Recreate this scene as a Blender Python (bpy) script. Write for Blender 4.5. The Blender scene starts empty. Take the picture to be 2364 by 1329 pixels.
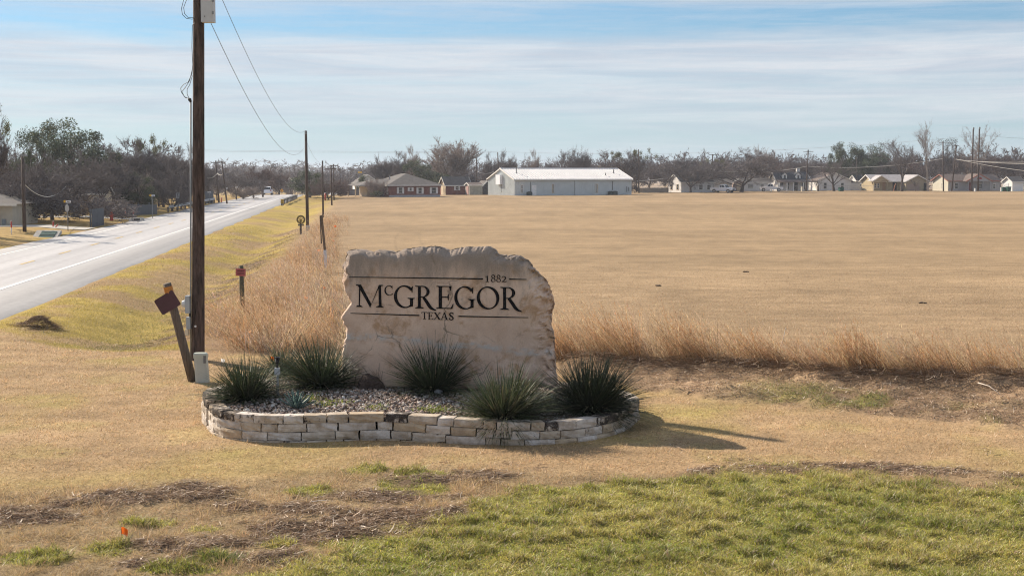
import bpy, bmesh, math, random
import numpy as np
from mathutils import Vector, Matrix

# ------------------------------------------------------------------ camera, sky, sun, exposure
scene = bpy.context.scene
COL = scene.collection
W0, H0, F = 2364.0, 1329.0, 3200.0          # photograph size and focal length in its pixels
PITCH = math.atan(264.5 / F)
CAM_Z = 4.5
cam_data = bpy.data.cameras.new('camera')
cam = bpy.data.objects.new('camera', cam_data)
COL.objects.link(cam)
cam.location = (0, 0, CAM_Z)
cam.rotation_euler = (math.radians(90) - PITCH, 0, 0)
cam_data.sensor_width = 36
cam_data.lens = 36 * F / W0
cam_data.clip_start = 0.1
cam_data.clip_end = 12000
scene.camera = cam

SUN_EL = math.radians(31.5)
SUN_DIR = Vector((-0.755 * math.cos(SUN_EL), 0.656 * math.cos(SUN_EL), math.sin(SUN_EL)))   # towards the sun
sun_data = bpy.data.lights.new('sun', 'SUN')
sun_data.energy = 4.9
sun_data.angle = math.radians(0.53)
sun_data.color = (1.0, 0.87, 0.71)
sun = bpy.data.objects.new('sun', sun_data)
sun.rotation_euler = SUN_DIR.to_track_quat('Z', 'Y').to_euler()
COL.objects.link(sun)

world = bpy.data.worlds.new('World')
scene.world = world
world.use_nodes = True
def build_sky():
    nt = world.node_tree
    nt.nodes.clear()
    N = lambda t: nt.nodes.new(t)
    L = nt.links.new
    out = N('ShaderNodeOutputWorld'); bg = N('ShaderNodeBackground')
    sky = N('ShaderNodeTexSky'); sky.sky_type = 'NISHITA'; sky.sun_disc = False
    sky.sun_elevation = SUN_EL
    sky.sun_rotation = math.radians(SKY_ROT)
    sky.altitude = 200; sky.air_density = 1.0; sky.dust_density = 0.35; sky.ozone_density = 2.2
    tc = N('ShaderNodeTexCoord')
    sep = N('ShaderNodeSeparateXYZ'); L(tc.outputs['Generated'], sep.inputs[0])
    # thin cirrus: long flat streaks in direction space
    def noise(scale, det, rough, sx, sy, sz, off=0.0, dist=0.0):
        m = N('ShaderNodeMapping'); m.inputs['Scale'].default_value = (sx, sy, sz)
        m.inputs['Location'].default_value = (off, off * .37, off * .71)
        L(tc.outputs['Generated'], m.inputs['Vector'])
        n = N('ShaderNodeTexNoise'); n.inputs['Scale'].default_value = scale
        n.inputs['Detail'].default_value = det; n.inputs['Roughness'].default_value = rough
        n.inputs['Distortion'].default_value = dist
        L(m.outputs[0], n.inputs['Vector']); return n.outputs['Fac']
    def math_(op, a, b=None, c=None, clamp=False):
        m = N('ShaderNodeMath'); m.operation = op; m.use_clamp = clamp
        for i, v in enumerate((a, b, c)):
            if v is None: continue
            if hasattr(v, 'links'): L(v, m.inputs[i])
            else: m.inputs[i].default_value = v
        return m.outputs[0]
    z = sep.outputs['Z']
    n1 = noise(1.0, 6, .56, 3.0, 3.0, 46, 3.1, .5)
    n2 = noise(1.0, 8, .64, 9, 9, 150, 1.7, .8)
    n3 = noise(1.0, 8, .68, 24, 24, 260, 5.3, 1.2)
    ramp = N('ShaderNodeValToRGB')            # how much thin cloud the layers carry by height above the horizon
    cr = ramp.color_ramp
    pts = [(0.0, .10), (.10, .16), (.17, .22), (.23, .55), (.33, .82), (.40, .62), (.47, .92), (.53, .88), (.57, .50), (.61, .10), (.675, .12), (.72, .50), (.79, .66), (.9, .8), (1.0, .6)]
    while len(cr.elements) < len(pts): cr.elements.new(.5)
    for e, (p, v) in zip(cr.elements, pts):
        e.position = p; e.color = (v, v, v, 1)
    zz = math_('MULTIPLY', z, 1 / .165)
    wob = math_('MULTIPLY_ADD', math_('SUBTRACT', n1, .5), .26, zz)
    L(wob, ramp.inputs[0])
    band = math_('MULTIPLY', ramp.outputs[0], 1.0)
    streak = math_('ADD', math_('MULTIPLY_ADD', n2, 2.3, math_('MULTIPLY', n3, 1.3)), -1.80)
    dens = math_('ADD', band, math_('MULTIPLY', streak, .34), clamp=True)
    dens = math_('MULTIPLY', dens, .90)
    # milky air towards the horizon
    hz = math_('POWER', math_('SUBTRACT', 1.0, math_('MAXIMUM', z, 0.0), clamp=True), 15.0)
    tint = N('ShaderNodeMix'); tint.data_type = 'RGBA'; tint.blend_type = 'MULTIPLY'
    tint.inputs[0].default_value = 1.0
    L(sky.outputs[0], tint.inputs[6]); tint.inputs[7].default_value = SKY_TINT
    mh = N('ShaderNodeMix'); mh.data_type = 'RGBA'
    L(math_('MULTIPLY', hz, .92), mh.inputs[0]); L(tint.outputs[2], mh.inputs[6]); mh.inputs[7].default_value = HORIZON_COL
    mx = N('ShaderNodeMix'); mx.data_type = 'RGBA'
    sh = N('ShaderNodeMix'); sh.data_type = 'RGBA'; sh.inputs[6].default_value = CLOUD_COL; sh.inputs[7].default_value = CLOUD_GREY
    gr = N('ShaderNodeMapRange'); L(noise(1.0, 6, .6, 5, 5, 90, 8.2, .6), gr.inputs[0]); gr.inputs[1].default_value = .40; gr.inputs[2].default_value = .62
    L(gr.outputs[0], sh.inputs[0])
    L(dens, mx.inputs[0]); L(mh.outputs[2], mx.inputs[6]); L(sh.outputs[2], mx.inputs[7])
    L(mx.outputs[2], bg.inputs['Color']); bg.inputs['Strength'].default_value = SKY_STR
    L(bg.outputs[0], out.inputs['Surface'])
SKY_ROT = -49.0
SKY_STR = 0.075
SKY_TINT = (.46, .66, .82, 1)
HORIZON_COL = (4.35, 5.35, 6.1, 1)
CLOUD_COL = (5.9, 6.1, 6.45, 1)
CLOUD_GREY = (4.7, 5.1, 5.75, 1)
build_sky()
scene.view_settings.view_transform = 'Standard'
scene.view_settings.look = 'None'
scene.view_settings.gamma = 1
scene.view_settings.use_curve_mapping = False
scene.view_settings.exposure = 0.78
scene.render.engine = 'CYCLES'
scene.cycles.use_denoising = True
scene.cycles.denoising_prefilter = 'FAST'
scene.cycles.filter_width = 1.12
scene.cycles.use_adaptive_sampling = False
scene.cycles.max_bounces = 6
scene.cycles.transparent_max_bounces = 8
HAZE_DENSITY = 0.0002
rng = np.random.default_rng(11)
random.seed(5)

# ------------------------------------------------------------------ helpers
def lin(r, g, b):
    f = lambda c: (c / 255 / 12.92) if c / 255 <= .04045 else ((c / 255 + .055) / 1.055) ** 2.4
    return (f(r), f(g), f(b))

def ray(px, py):
    c, s = math.cos(PITCH), math.sin(PITCH)
    a, b = px - W0 / 2, 664.5 - py
    return Vector((a, F * c + b * s, -F * s + b * c))
def onplane(px, py, z=0.0):
    d = ray(px, py); t = (z - CAM_Z) / d.z
    return Vector((d.x * t, d.y * t, z))
def at_depth(px, py, Y):
    d = ray(px, py); t = Y / d.y
    return Vector((d.x * t, Y, CAM_Z + d.z * t))
def proj(x, y, z):
    c, s = math.cos(PITCH), math.sin(PITCH)
    dz = z - CAM_Z
    dep = y * c - dz * s
    dep = np.where(dep < 1.0, 1.0, dep)
    return W0 / 2 + F * x / dep, 664.5 - F * (y * s + dz * c) / dep

def _hash(ix, iy, seed):
    h = (ix.astype(np.int64) * 374761393 + iy.astype(np.int64) * 668265263 + seed * 974634777) & 0xFFFFFFFF
    h = ((h ^ (h >> 13)) * 1274126177) & 0xFFFFFFFF
    return ((h ^ (h >> 16)) & 0xFFFFFF) / float(0xFFFFFF)
def vnoise(x, y, seed=0):
    x = np.asarray(x, float); y = np.asarray(y, float)
    ix, iy = np.floor(x), np.floor(y)
    fx, fy = x - ix, y - iy
    fx = fx * fx * (3 - 2 * fx); fy = fy * fy * (3 - 2 * fy)
    a = _hash(ix, iy, seed); b = _hash(ix + 1, iy, seed); c = _hash(ix, iy + 1, seed); d = _hash(ix + 1, iy + 1, seed)
    return (a * (1 - fx) + b * fx) * (1 - fy) + (c * (1 - fx) + d * fx) * fy
def fbm(x, y, seed=0, octv=4):
    s, a, n = 0.0, 1.0, 0.0
    for k in range(octv):
        s = s + a * vnoise(x * 2 ** k, y * 2 ** k, seed + k * 7); n += a; a *= .5
    return s / n
def ss(a, b, v):
    t = np.clip((np.asarray(v, float) - a) / (b - a), 0, 1)
    return t * t * (3 - 2 * t)

ROAD_T = (825 - W0 / 2) / F                  # the road and the pole line run along this direction
def off(x, y): return x - ROAD_T * y         # sideways distance from the camera, measured from the road's direction
def road_pt(o, y): return o + ROAD_T * y

def ev(px, pts):
    xs, ys = zip(*pts)
    return np.interp(px, xs, ys)

def zones(x, y):
    """what covers the ground at each place: weights worked out on the ground plan"""
    x = np.asarray(x, float); y = np.asarray(y, float)
    px, py = proj(x, y, 0.0 * x)
    o = off(x, y)
    n1 = fbm(x * .9, y * .9, 3, 4) - .5
    n2 = fbm(x * 2.6, y * 2.6, 17, 3) - .5
    n3 = fbm(x * .33, y * .33, 29, 3) - .5
    z = {}
    bg = ev(px, [(-600, 1560), (380, 1440), (540, 1345), (700, 1296), (900, 1243), (1060, 1205), (1120, 1158), (1250, 1128), (1450, 1102), (1700, 1100), (2000, 1108), (2364, 1122), (3000, 1140)])
    green = ss(-16, 14, py - bg + n1 * 62 + n2 * 44)
    # bits of green inside the rough part
    spots = [(500, 1285, 45, 14), (715, 1135, 62, 15), (840, 1088, 55, 13), (960, 1130, 95, 26), (80, 1290, 90, 20), (350, 1210, 70, 12), (250, 1270, 60, 18), (640, 1260, 50, 10), (460, 1225, 45, 9), (420, 1318, 100, 12), (980, 1098, 80, 10), (900, 1262, 60, 12)]
    gs = np.zeros_like(x)
    for (a, b, c, d) in spots:
        gs = np.maximum(gs, np.exp(-(((px - a) / c) ** 2 + ((py - b) / d) ** 2)))
    near = ss(46, 40, y)
    green = np.maximum(green, ss(.34, .62, gs + n2 * .5) * near)
    z['green'] = green * ss(38, 30, y)
    soil = np.zeros_like(x)
    for (a, b, c, d) in [(60, 1192, 130, 26), (190, 1166, 120, 15), (330, 1150, 110, 20), (440, 1146, 110, 26), (540, 1170, 70, 20), (400, 1266, 95, 24), (520, 1255, 110, 18), (660, 1232, 120, 22), (800, 1225, 140, 26), (930, 1212, 150, 32), (1040, 1192, 75, 18), (1100, 1106, 140, 16), (1000, 1112, 120, 12), (700, 1180, 110, 14), (880, 1150, 140, 14), (600, 1290, 110, 20), (330, 1300, 90, 12), (1230, 1168, 60, 8), (1310, 1165, 60, 10), (1620, 1092, 50, 10), (2090, 1150, 30, 6), (1635, 1185, 28, 8)]:
        soil = np.maximum(soil, np.exp(-(((px - a) / c) ** 2 + ((py - b) / d) ** 2)))
    bb = ev(px, [(1300, 1092), (1500, 1090), (1700, 1086), (1850, 1085), (2000, 1080), (2100, 1088), (2250, 1100), (2400, 1108), (3000, 1130)])
    band = ss(16, 5, np.abs(py - bb + n1 * 14)) * ss(1400, 1900, px) * ss(-.16, .10, n1 + n2 * .5)
    soil = np.maximum(ss(.22, .66, soil + n2 * 1.1 + n1 * .6), band)
    z['soil'] = soil * near * (1 - .85 * z['green'] * (gs < .3))
    br = ev(px, [(-600, 1140), (0, 1132), (300, 1112), (560, 1108), (800, 1082), (1100, 1082), (1300, 1088), (1800, 1092), (3000, 1110)])
    z['rough'] = ss(-14, 14, py - br + n1 * 36) * (1 - z['green'])
    # scraped strip between the lawn and the tall grass
    bl = ev(px, [(1200, 850), (1400, 880), (1480, 903), (1700, 926), (2000, 958), (2364, 990), (3000, 1045)])
    bt = ev(px, [(1200, 822), (1290, 832), (1500, 846), (1750, 858), (1900, 876), (2100, 884), (2364, 890), (3000, 900)])
    strip = ss(-5, 4, bl - py + n1 * 18) * ss(-6, 6, py - bt + n1 * 12) * ss(1255, 1330, px)
    z['strip'] = strip
    sg = ss(-.10, .12, n3 + n1 * .8) * ss(4, 16, py - bt) * ss(62, 26, bl - py) * ss(1600, 1900, px)
    z['stripgreen'] = np.clip(strip * sg, 0, 1)
    bm_ = ev(px, [(-600, 735), (0, 762), (130, 790), (440, 803), (620, 822), (790, 828), (1290, 834)])
    mown = ss(-5, 5, py - bm_ + n1 * 10)
    z['lawn'] = np.where(px > 1270, 1 - strip, mown) * np.where(px > 1270, ss(-6, 6, py - bt), 1)
    z['verge'] = ss(-3.9, -4.9, o + n1 * 1.6) * (1 - z['lawn'])
    z['weeds'] = np.exp(-(((o + 2.9) / 1.5) ** 2)) * (1 - z['lawn']) * ss(30, 38, y) * ss(120, 80, y)
    z['weeds'] = np.maximum(z['weeds'], ss(.9, .5, np.abs((px - 655) / 170)) * ss(.9, .5, np.abs((py - 720) / 105)) * (1 - z['lawn']) * ss(-5.6, -4.2, o))
    tall = ss(-26, 2, py - bt) * ss(8, 0, py - bt) * ss(1250, 1300, px)
    z['tall'] = tall
    mud = np.exp(-(((o + 5.3 + n1 * 2.2) / 1.0) ** 2)) * ss(-.12, .06, n1 + n2 * .8) * (1 - z['lawn']) * ss(36, 42, y) * ss(150, 110, y)
    mud = np.maximum(mud, np.exp(-(((px - 80) / 40) ** 2 + ((py - 752) / 8) ** 2)))
    z['mud'] = mud
    z['px'], z['py'], z['o'], z['n1'], z['n2'], z['n3'] = px, py, o, n1, n2, n3
    return z

def crest_drop(x, y):
    yc = 286 + 105 * ss(-8, 38, x)
    d = np.maximum(y - yc, 0)
    return -np.minimum(.0009 * d * d, .04 * d - .44) * (d > 0) * (d > 22) - .0009 * d * d * (d <= 22)

def terrain(x, y):
    x = np.asarray(x, float); y = np.asarray(y, float)
    o = off(x, y)
    d = crest_drop(x, y)
    z = np.maximum(d, -7.0)
    ditch = np.exp(-((o + 6.6) / 1.9) ** 2) * ss(33, 43, y) * ss(270, 230, y)
    z = z - .62 * ditch
    z = z + .10 * (fbm(x * .08, y * .08, 41, 3) - .5) * ss(6, 30, y) * ss(-10.5, -9, o)
    # gently raised ground beyond the left side of the road
    z = z + .25 * ss(-22.0, -26, o) * ss(60, 75, y) * ss(300, 250, y)
    q = zones(x, y)
    fine = fbm(x * 3.1, y * 3.1, 51, 4) - .35
    z = z + q['soil'] * np.clip(fine, 0, 1) * .17
    z = z + q['green'] * ss(.45, .75, fbm(x * 3.6, y * 3.6, 131, 3)) * .03
    z = z + q['strip'] * np.clip(fbm(x * 2.2, y * 2.2, 77, 4) - .38, 0, 1) * .34
    ridge = np.exp(-((q['py'] - ev(q['px'], [(1290, 838), (1500, 852), (1700, 856), (1900, 884), (2100, 892), (2364, 898), (3000, 910)])) / 9) ** 2) * ss(1300, 1360, q['px']) * ss(60, 45, y)
    z = z + ridge * (.10 + .34 * np.clip(fbm(x * 1.1, y * 1.1, 63, 3) - .36, 0, 1))
    z = z + q['mud'] * np.clip(fine, 0, 1) * .3
    z = z + (fbm(x * .7, y * .7, 91, 3) - .5) * .05 * (q['green'] + q['rough'] * .6)
    road = ss(-21.6, -21.0, o) * ss(-10.7, -11.3, o)
    return z * (1 - road) + (np.maximum(d, -7.0) - .06) * road
def tz(x, y): return float(terrain(np.array([x]), np.array([y]))[0])
def ground(px, py):
    z = 0.0
    for _ in range(12):
        p = onplane(px, py, z); z2 = tz(p.x, p.y); z = z + (z2 - z) * .7
    return Vector((p.x, p.y, tz(p.x, p.y)))
def scale_at(Y): return F / Y                # photograph pixels per metre at depth Y

# ---- things, parts, meshes
def thing(name, label, cat, loc=(0, 0, 0), rz=0.0, group=None):
    o = bpy.data.objects.new(name, None)
    o.empty_display_size = .2
    o.location = loc; o.rotation_euler = (0, 0, rz)
    o['label'] = label; o['category'] = cat
    if group: o['group'] = group
    COL.objects.link(o)
    return o
def tag(o, label, cat, group=None):
    o['label'] = label; o['category'] = cat
    if group: o['group'] = group
    return o
def kind(o, k, label=None):
    o['kind'] = k
    if label: o['label'] = label
    return o
def link(name, me, parent=None, loc=None, rot=None):
    o = bpy.data.objects.new(name, me)
    if parent is not None: o.parent = parent
    if loc is not None: o.location = loc
    if rot is not None: o.rotation_euler = rot
    COL.objects.link(o)
    return o
def copy_tree(o, parent=None):
    c = o.copy(); COL.objects.link(c)
    if parent is not None: c.parent = parent
    for ch in list(o.children): copy_tree(ch, c)
    return c

class MB:
    def __init__(s): s.v, s.f = [], []
    def add(s, vs, fs):
        b = len(s.v); s.v += [tuple(v) for v in vs]; s.f += [tuple(i + b for i in f) for f in fs]; return s
    def box(s, c, d, rz=0.0, M=None):
        x, y, z = d[0] / 2, d[1] / 2, d[2] / 2
        vs = [Vector((a * x, b * y, e * z)) for e in (-1, 1) for b in (-1, 1) for a in (-1, 1)]
        R = M if M is not None else Matrix.Rotation(rz, 3, 'Z')
        vs = [R @ v + Vector(c) for v in vs]
        return s.add(vs, [(0, 2, 3, 1), (4, 5, 7, 6), (0, 1, 5, 4), (2, 6, 7, 3), (0, 4, 6, 2), (1, 3, 7, 5)])
    def bar(s, a, b, w, h, up=(0, 0, 1)):
        a, b = Vector(a), Vector(b); d = (b - a); L = d.length; d.normalize()
        u = Vector(up); r = d.cross(u)
        if r.length < 1e-4: r = d.cross(Vector((1, 0, 0)))
        r.normalize(); u = r.cross(d)
        M = Matrix((r, d, u)).transposed()
        return s.box((a + b) / 2, (w, L, h), M=M)
    def tube(s, pts, rad, n=8, caps=True):
        pts = [Vector(p) for p in pts]
        rad = rad if hasattr(rad, '__len__') else [rad] * len(pts)
        base = len(s.v); prev = None
        for i, p in enumerate(pts):
            t = (pts[min(i + 1, len(pts) - 1)] - pts[max(i - 1, 0)]).normalized()
            if prev is None:
                r = t.cross(Vector((0, 1, 0)))
                if r.length < .05: r = t.cross(Vector((1, 0, 0)))
            else: r = prev - t * prev.dot(t)
            r.normalize(); prev = r; q = t.cross(r)
            for k in range(n):
                a = 2 * math.pi * k / n
                s.v.append(tuple(p + (r * math.cos(a) + q * math.sin(a)) * rad[i]))
        for i in range(len(pts) - 1):
            for k in range(n):
                a, b = base + i * n + k, base + i * n + (k + 1) % n
                s.f.append((a, b, b + n, a + n))
        if caps:
            s.f.append(tuple(base + k for k in reversed(range(n))))
            s.f.append(tuple(base + (len(pts) - 1) * n + k for k in range(n)))
        return s
    def prism(s, poly, y0, y1):
        """polygon in x, z pulled from y0 to y1"""
        n = len(poly)
        vs = [(x, y0, z) for x, z in poly] + [(x, y1, z) for x, z in poly]
        fs = [tuple(range(n)), tuple(reversed(range(n, 2 * n)))] + [(i, i + n, (i + 1) % n + n, (i + 1) % n) for i in range(n)]
        return s.add(vs, fs)
    def quad(s, a, b, c, d): return s.add([a, b, c, d], [(0, 1, 2, 3)])
    def mesh(s, name, m, smooth=False):
        me = bpy.data.meshes.new(name); me.from_pydata(s.v, [], s.f)
        if m is not None: me.materials.append(m)
        if smooth: me.polygons.foreach_set('use_smooth', [True] * len(me.polygons))
        me.update(); return me
    def build(s, name, m, parent=None, smooth=False, fix=True, **k):
        me = s.mesh(name, m, smooth)
        if fix:
            bm = bmesh.new(); bm.from_mesh(me); bmesh.ops.recalc_face_normals(bm, faces=bm.faces); bm.to_mesh(me); bm.free()
        return link(name, me, parent, **k)

def fast_mesh(name, V, T, m=None, color=None, smooth=False):
    """big triangle mesh out of arrays"""
    me = bpy.data.meshes.new(name)
    V = np.ascontiguousarray(V, np.float32); T = np.ascontiguousarray(T, np.int32)
    k = T.shape[1]
    me.vertices.add(len(V)); me.vertices.foreach_set('co', V.ravel())
    me.loops.add(T.size); me.loops.foreach_set('vertex_index', T.ravel())
    me.polygons.add(len(T)); me.polygons.foreach_set('loop_start', np.arange(0, T.size, k, dtype=np.int32))
    if smooth: me.polygons.foreach_set('use_smooth', np.ones(len(T), bool))
    if color is not None:
        ca = me.color_attributes.new('tint', 'FLOAT_COLOR', 'POINT')
        c = np.ones((len(V), 4), np.float32); c[:, :3] = color
        ca.data.foreach_set('color', c.ravel())
    if m is not None: me.materials.append(m)
    me.update(calc_edges=True)
    return me

# ---- materials
def mat(name, color, rough=.7, var=.0, scale=6.0, dark=None, bump=0.0, bscale=None, metal=0.0, spec=.35, stretch=(1, 1, 1), coat=0.0):
    m = bpy.data.materials.new(name); m.use_nodes = True
    nt = m.node_tree; bs = nt.nodes['Principled BSDF']
    bs.inputs['Roughness'].default_value = rough
    bs.inputs['Metallic'].default_value = metal
    bs.inputs['Specular IOR Level'].default_value = spec
    bs.inputs['Coat Weight'].default_value = coat
    bs.inputs['Base Color'].default_value = (*color, 1)
    if var or bump:
        tc = nt.nodes.new('ShaderNodeTexCoord'); mp = nt.nodes.new('ShaderNodeMapping')
        mp.inputs['Scale'].default_value = stretch
        nt.links.new(tc.outputs['Object'], mp.inputs[0])
    if var:
        n = nt.nodes.new('ShaderNodeTexNoise'); n.inputs['Scale'].default_value = scale
        n.inputs['Detail'].default_value = 6; n.inputs['Roughness'].default_value = .65
        nt.links.new(mp.outputs[0], n.inputs['Vector'])
        r = nt.nodes.new('ShaderNodeMapRange'); r.inputs[1].default_value = .32; r.inputs[2].default_value = .68
        nt.links.new(n.outputs['Fac'], r.inputs[0])
        mx = nt.nodes.new('ShaderNodeMix'); mx.data_type = 'RGBA'
        d = dark if dark is not None else tuple(c * (1 - var) for c in color)
        mx.inputs[6].default_value = (*d, 1); mx.inputs[7].default_value = (*[min(1, c * (1 + var * .35)) for c in color], 1)
        nt.links.new(r.outputs[0], mx.inputs[0]); nt.links.new(mx.outputs[2], bs.inputs['Base Color'])
    if bump:
        n2 = nt.nodes.new('ShaderNodeTexNoise'); n2.inputs['Scale'].default_value = bscale or scale * 3
        n2.inputs['Detail'].default_value = 5
        nt.links.new(mp.outputs[0], n2.inputs['Vector'])
        b = nt.nodes.new('ShaderNodeBump'); b.inputs['Strength'].default_value = bump; b.inputs['Distance'].default_value = .03
        nt.links.new(n2.outputs['Fac'], b.inputs['Height']); nt.links.new(b.outputs[0], bs.inputs['Normal'])
    return m
def leaf_mat(name, trans=.35, gloss=.06, rough=.5, color=None):
    """thin plant matter: diffuse, some light passing through, colour from the per-vertex tint"""
    m = bpy.data.materials.new(name); m.use_nodes = True
    nt = m.node_tree; nt.nodes.clear(); N = nt.nodes.new; L = nt.links.new
    out = N('ShaderNodeOutputMaterial')
    if color is None:
        a = N('ShaderNodeAttribute'); a.attribute_name = 'tint'; c = a.outputs['Color']
    else:
        a = N('ShaderNodeRGB'); a.outputs[0].default_value = (*color, 1); c = a.outputs[0]
    d = N('ShaderNodeBsdfDiffuse'); t = N('ShaderNodeBsdfTranslucent'); g = N('ShaderNodeBsdfGlossy'); g.inputs['Roughness'].default_value = rough
    L(c, d.inputs[0]); L(c, t.inputs[0])
    m1 = N('ShaderNodeMixShader'); m1.inputs[0].default_value = trans; L(d.outputs[0], m1.inputs[1]); L(t.outputs[0], m1.inputs[2])
    if gloss > 0:
        m2 = N('ShaderNodeMixShader'); m2.inputs[0].default_value = gloss; L(m1.outputs[0], m2.inputs[1]); L(g.outputs[0], m2.inputs[2])
        L(m2.outputs[0], out.inputs[0])
    else: L(m1.outputs[0], out.inputs[0])
    return m
def tint_mat(name, rough=.9):
    m = bpy.data.materials.new(name); m.use_nodes = True
    nt = m.node_tree; bs = nt.nodes['Principled BSDF']; bs.inputs['Roughness'].default_value = rough; bs.inputs['Specular IOR Level'].default_value = .15
    a = nt.nodes.new('ShaderNodeAttribute'); a.attribute_name = 'tint'
    nt.links.new(a.outputs['Color'], bs.inputs['Base Color'])
    return m
M_WHITE = mat('white_paint', (.78, .78, .76), .5, .12, 2.0)
M_GREYMETAL = mat('galvanised_metal', (.26, .275, .28), .6, .2, 8, metal=.2)
M_DARKMETAL = mat('dark_metal', (.035, .035, .037), .45, .3, 20)
M_BLACK = mat('black_paint', (.012, .012, .013), .5)
M_GLASS = mat('window_glass', (.03, .04, .05), .08, spec=.6)
M_ORANGE = mat('orange_plastic', (.75, .12, .02), .5, .1, 5)
M_RED = mat('red_plastic', (.55, .05, .03), .5, .15, 5)
M_WOODGREY = mat('weathered_wood', (.15, .12, .095), .85, .55, 5, bump=.5, bscale=30, stretch=(6, 6, .5))
M_POLE = mat('creosoted_pole_wood', (.120, .080, .064), .9, .75, 2.2, dark=(.010, .008, .008), bump=1.0, bscale=16, stretch=(6, 6, .9))
M_WIRE = mat('cable', (.06, .06, .06), .5)

# ------------------------------------------------------------------ the ground, in sheets that share their seams
def graded(a, b, step, lo, hi, g):
    mid = list(np.arange(a, b + 1e-6, step))
    out, s, v = [], step, a
    while v > lo: s *= g; v -= s; out.append(v)
    res = out[::-1] + mid
    s, v = step, mid[-1]
    while v < hi: s *= g; v += s; res.append(v)
    return np.array(res)
def ground_colour(x, y, q=None):
    q = zones(x, y) if q is None else q
    n1, n2, n3 = q['n1'][..., None], q['n2'][..., None], q['n3'][..., None]
    C = lambda *a: np.array(a)
    field = C(.322, .23, .137) * (1 + n1 * .22 + n3 * .35)
    lawn = C(.40, .275, .155) * (1 + n1 * .35 + n2 * .35) + C(-.015, .010, -.03) * ss(.0, .25, n3) + C(-.02, .004, -.02) * ss(.05, .2, n1)
    lawn = lawn * (1 - C(.10, .06, .0) * ss(44, 33, y)[..., None] * 0)
    verge = C(.37, .275, .075) * (1 + n1 * .4 + n2 * .3)
    verge = verge + (C(.33, .225, .115) - verge) * ss(-.02, .18, n3 + n1 * .5)
    rough = C(.36, .265, .15) * (1 + n1 * .5 + n2 * .4)
    soil = C(.125, .083, .060) * (1 + n2 * .8)
    strip = C(.31, .215, .135) * (1 + n1 * 1.1 + n2 * .9)
    green = C(.23, .215, .06) * (1 + n1 * .4)
    c = field
    def mixin(c, col, w): return c + (col - c) * w[..., None]
    c = mixin(c, verge, q['verge'])
    c = mixin(c, lawn, q['lawn'])
    c = mixin(c, C(.24, .15, .085) * (1 + n2 * .5), q['weeds'] * .8)
    c = mixin(c, C(.25, .155, .08) * (1 + n2 * .5), q['tall'] * .7)
    c = mixin(c, strip, q['strip'])
    c = mixin(c, green * 1.1, q['stripgreen'] * .75)
    c = mixin(c, rough, q['rough'] * (1 - q['green']))
    c = mixin(c, green, q['green'])
    c = mixin(c, soil, q['soil'] * .93)
    c = mixin(c, soil * 1.1, q['mud'] * .85)
    # the land beyond the road
    far_left = ss(-21.5, -22.5, q['o'])
    c = mixin(c, C(.36, .25, .10) * (1 + n1 * .4 + n3 * .5), far_left)
    return np.clip(c, .012, .8)
def ground_material():
    m = bpy.data.materials.new('dry_grass_and_soil'); m.use_nodes = True
    nt = m.node_tree; bs = nt.nodes['Principled BSDF']; N = nt.nodes.new; L = nt.links.new
    bs.inputs['Roughness'].default_value = .95; bs.inputs['Specular IOR Level'].default_value = .08
    a = N('ShaderNodeAttribute'); a.attribute_name = 'tint'
    g = N('ShaderNodeNewGeometry')
    def nz(scale, st, det=5, r=.6, rot=8):
        mp = N('ShaderNodeMapping'); mp.inputs['Scale'].default_value = st; mp.inputs['Rotation'].default_value = (0, 0, math.radians(rot)); L(g.outputs['Position'], mp.inputs[0])
        n = N('ShaderNodeTexNoise'); n.inputs['Scale'].default_value = scale; n.inputs['Detail'].default_value = det; n.inputs['Roughness'].default_value = r
        L(mp.outputs[0], n.inputs[0]); return n.outputs['Fac']
    def rng_(v, a0, a1, b0, b1):
        r = N('ShaderNodeMapRange'); L(v, r.inputs[0])
        for i, q in zip((1, 2, 3, 4), (a0, a1, b0, b1)): r.inputs[i].default_value = q
        return r.outputs[0]
    def mul(a_, b_):
        k = N('ShaderNodeMath'); k.operation = 'MULTIPLY'; L(a_, k.inputs[0]); L(b_, k.inputs[1]); return k.outputs[0]
    fine = rng_(nz(14, (1, 1, 1), 7, .72), .3, .7, .62, 1.30)
    mid = rng_(nz(.8, (1, 1.6, 1), 6, .65), .3, .7, .80, 1.18)
    streak = rng_(nz(1.0, (.05, .42, 1), 5, .62), .3, .7, .88, 1.10)
    broad = rng_(nz(1.0, (.014, .03, 1), 3, .5), .3, .7, .84, 1.12)
    rows = rng_(nz(1.0, (.012, .85, 1), 2, .5, 24), .35, .65, .955, 1.045)
    v = mul(mul(mul(fine, mid), mul(streak, broad)), rows)
    mx = N('ShaderNodeMix'); mx.data_type = 'RGBA'; mx.blend_type = 'MULTIPLY'; mx.inputs[0].default_value = 1
    L(a.outputs['Color'], mx.inputs[6])
    cmb = N('ShaderNodeCombineColor')
    for i in range(3): L(v, cmb.inputs[i])
    L(cmb.outputs[0], mx.inputs[7]); L(mx.outputs[2], bs.inputs['Base Color'])
    b = N('ShaderNodeBump'); b.inputs['Strength'].default_value = .55; b.inputs['Distance'].default_value = .05
    L(nz(9, (1, 1, 1), 7, .7), b.inputs['Height']); L(b.outputs[0], bs.inputs['Normal'])
    return m
M_GROUND = ground_material()
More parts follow.
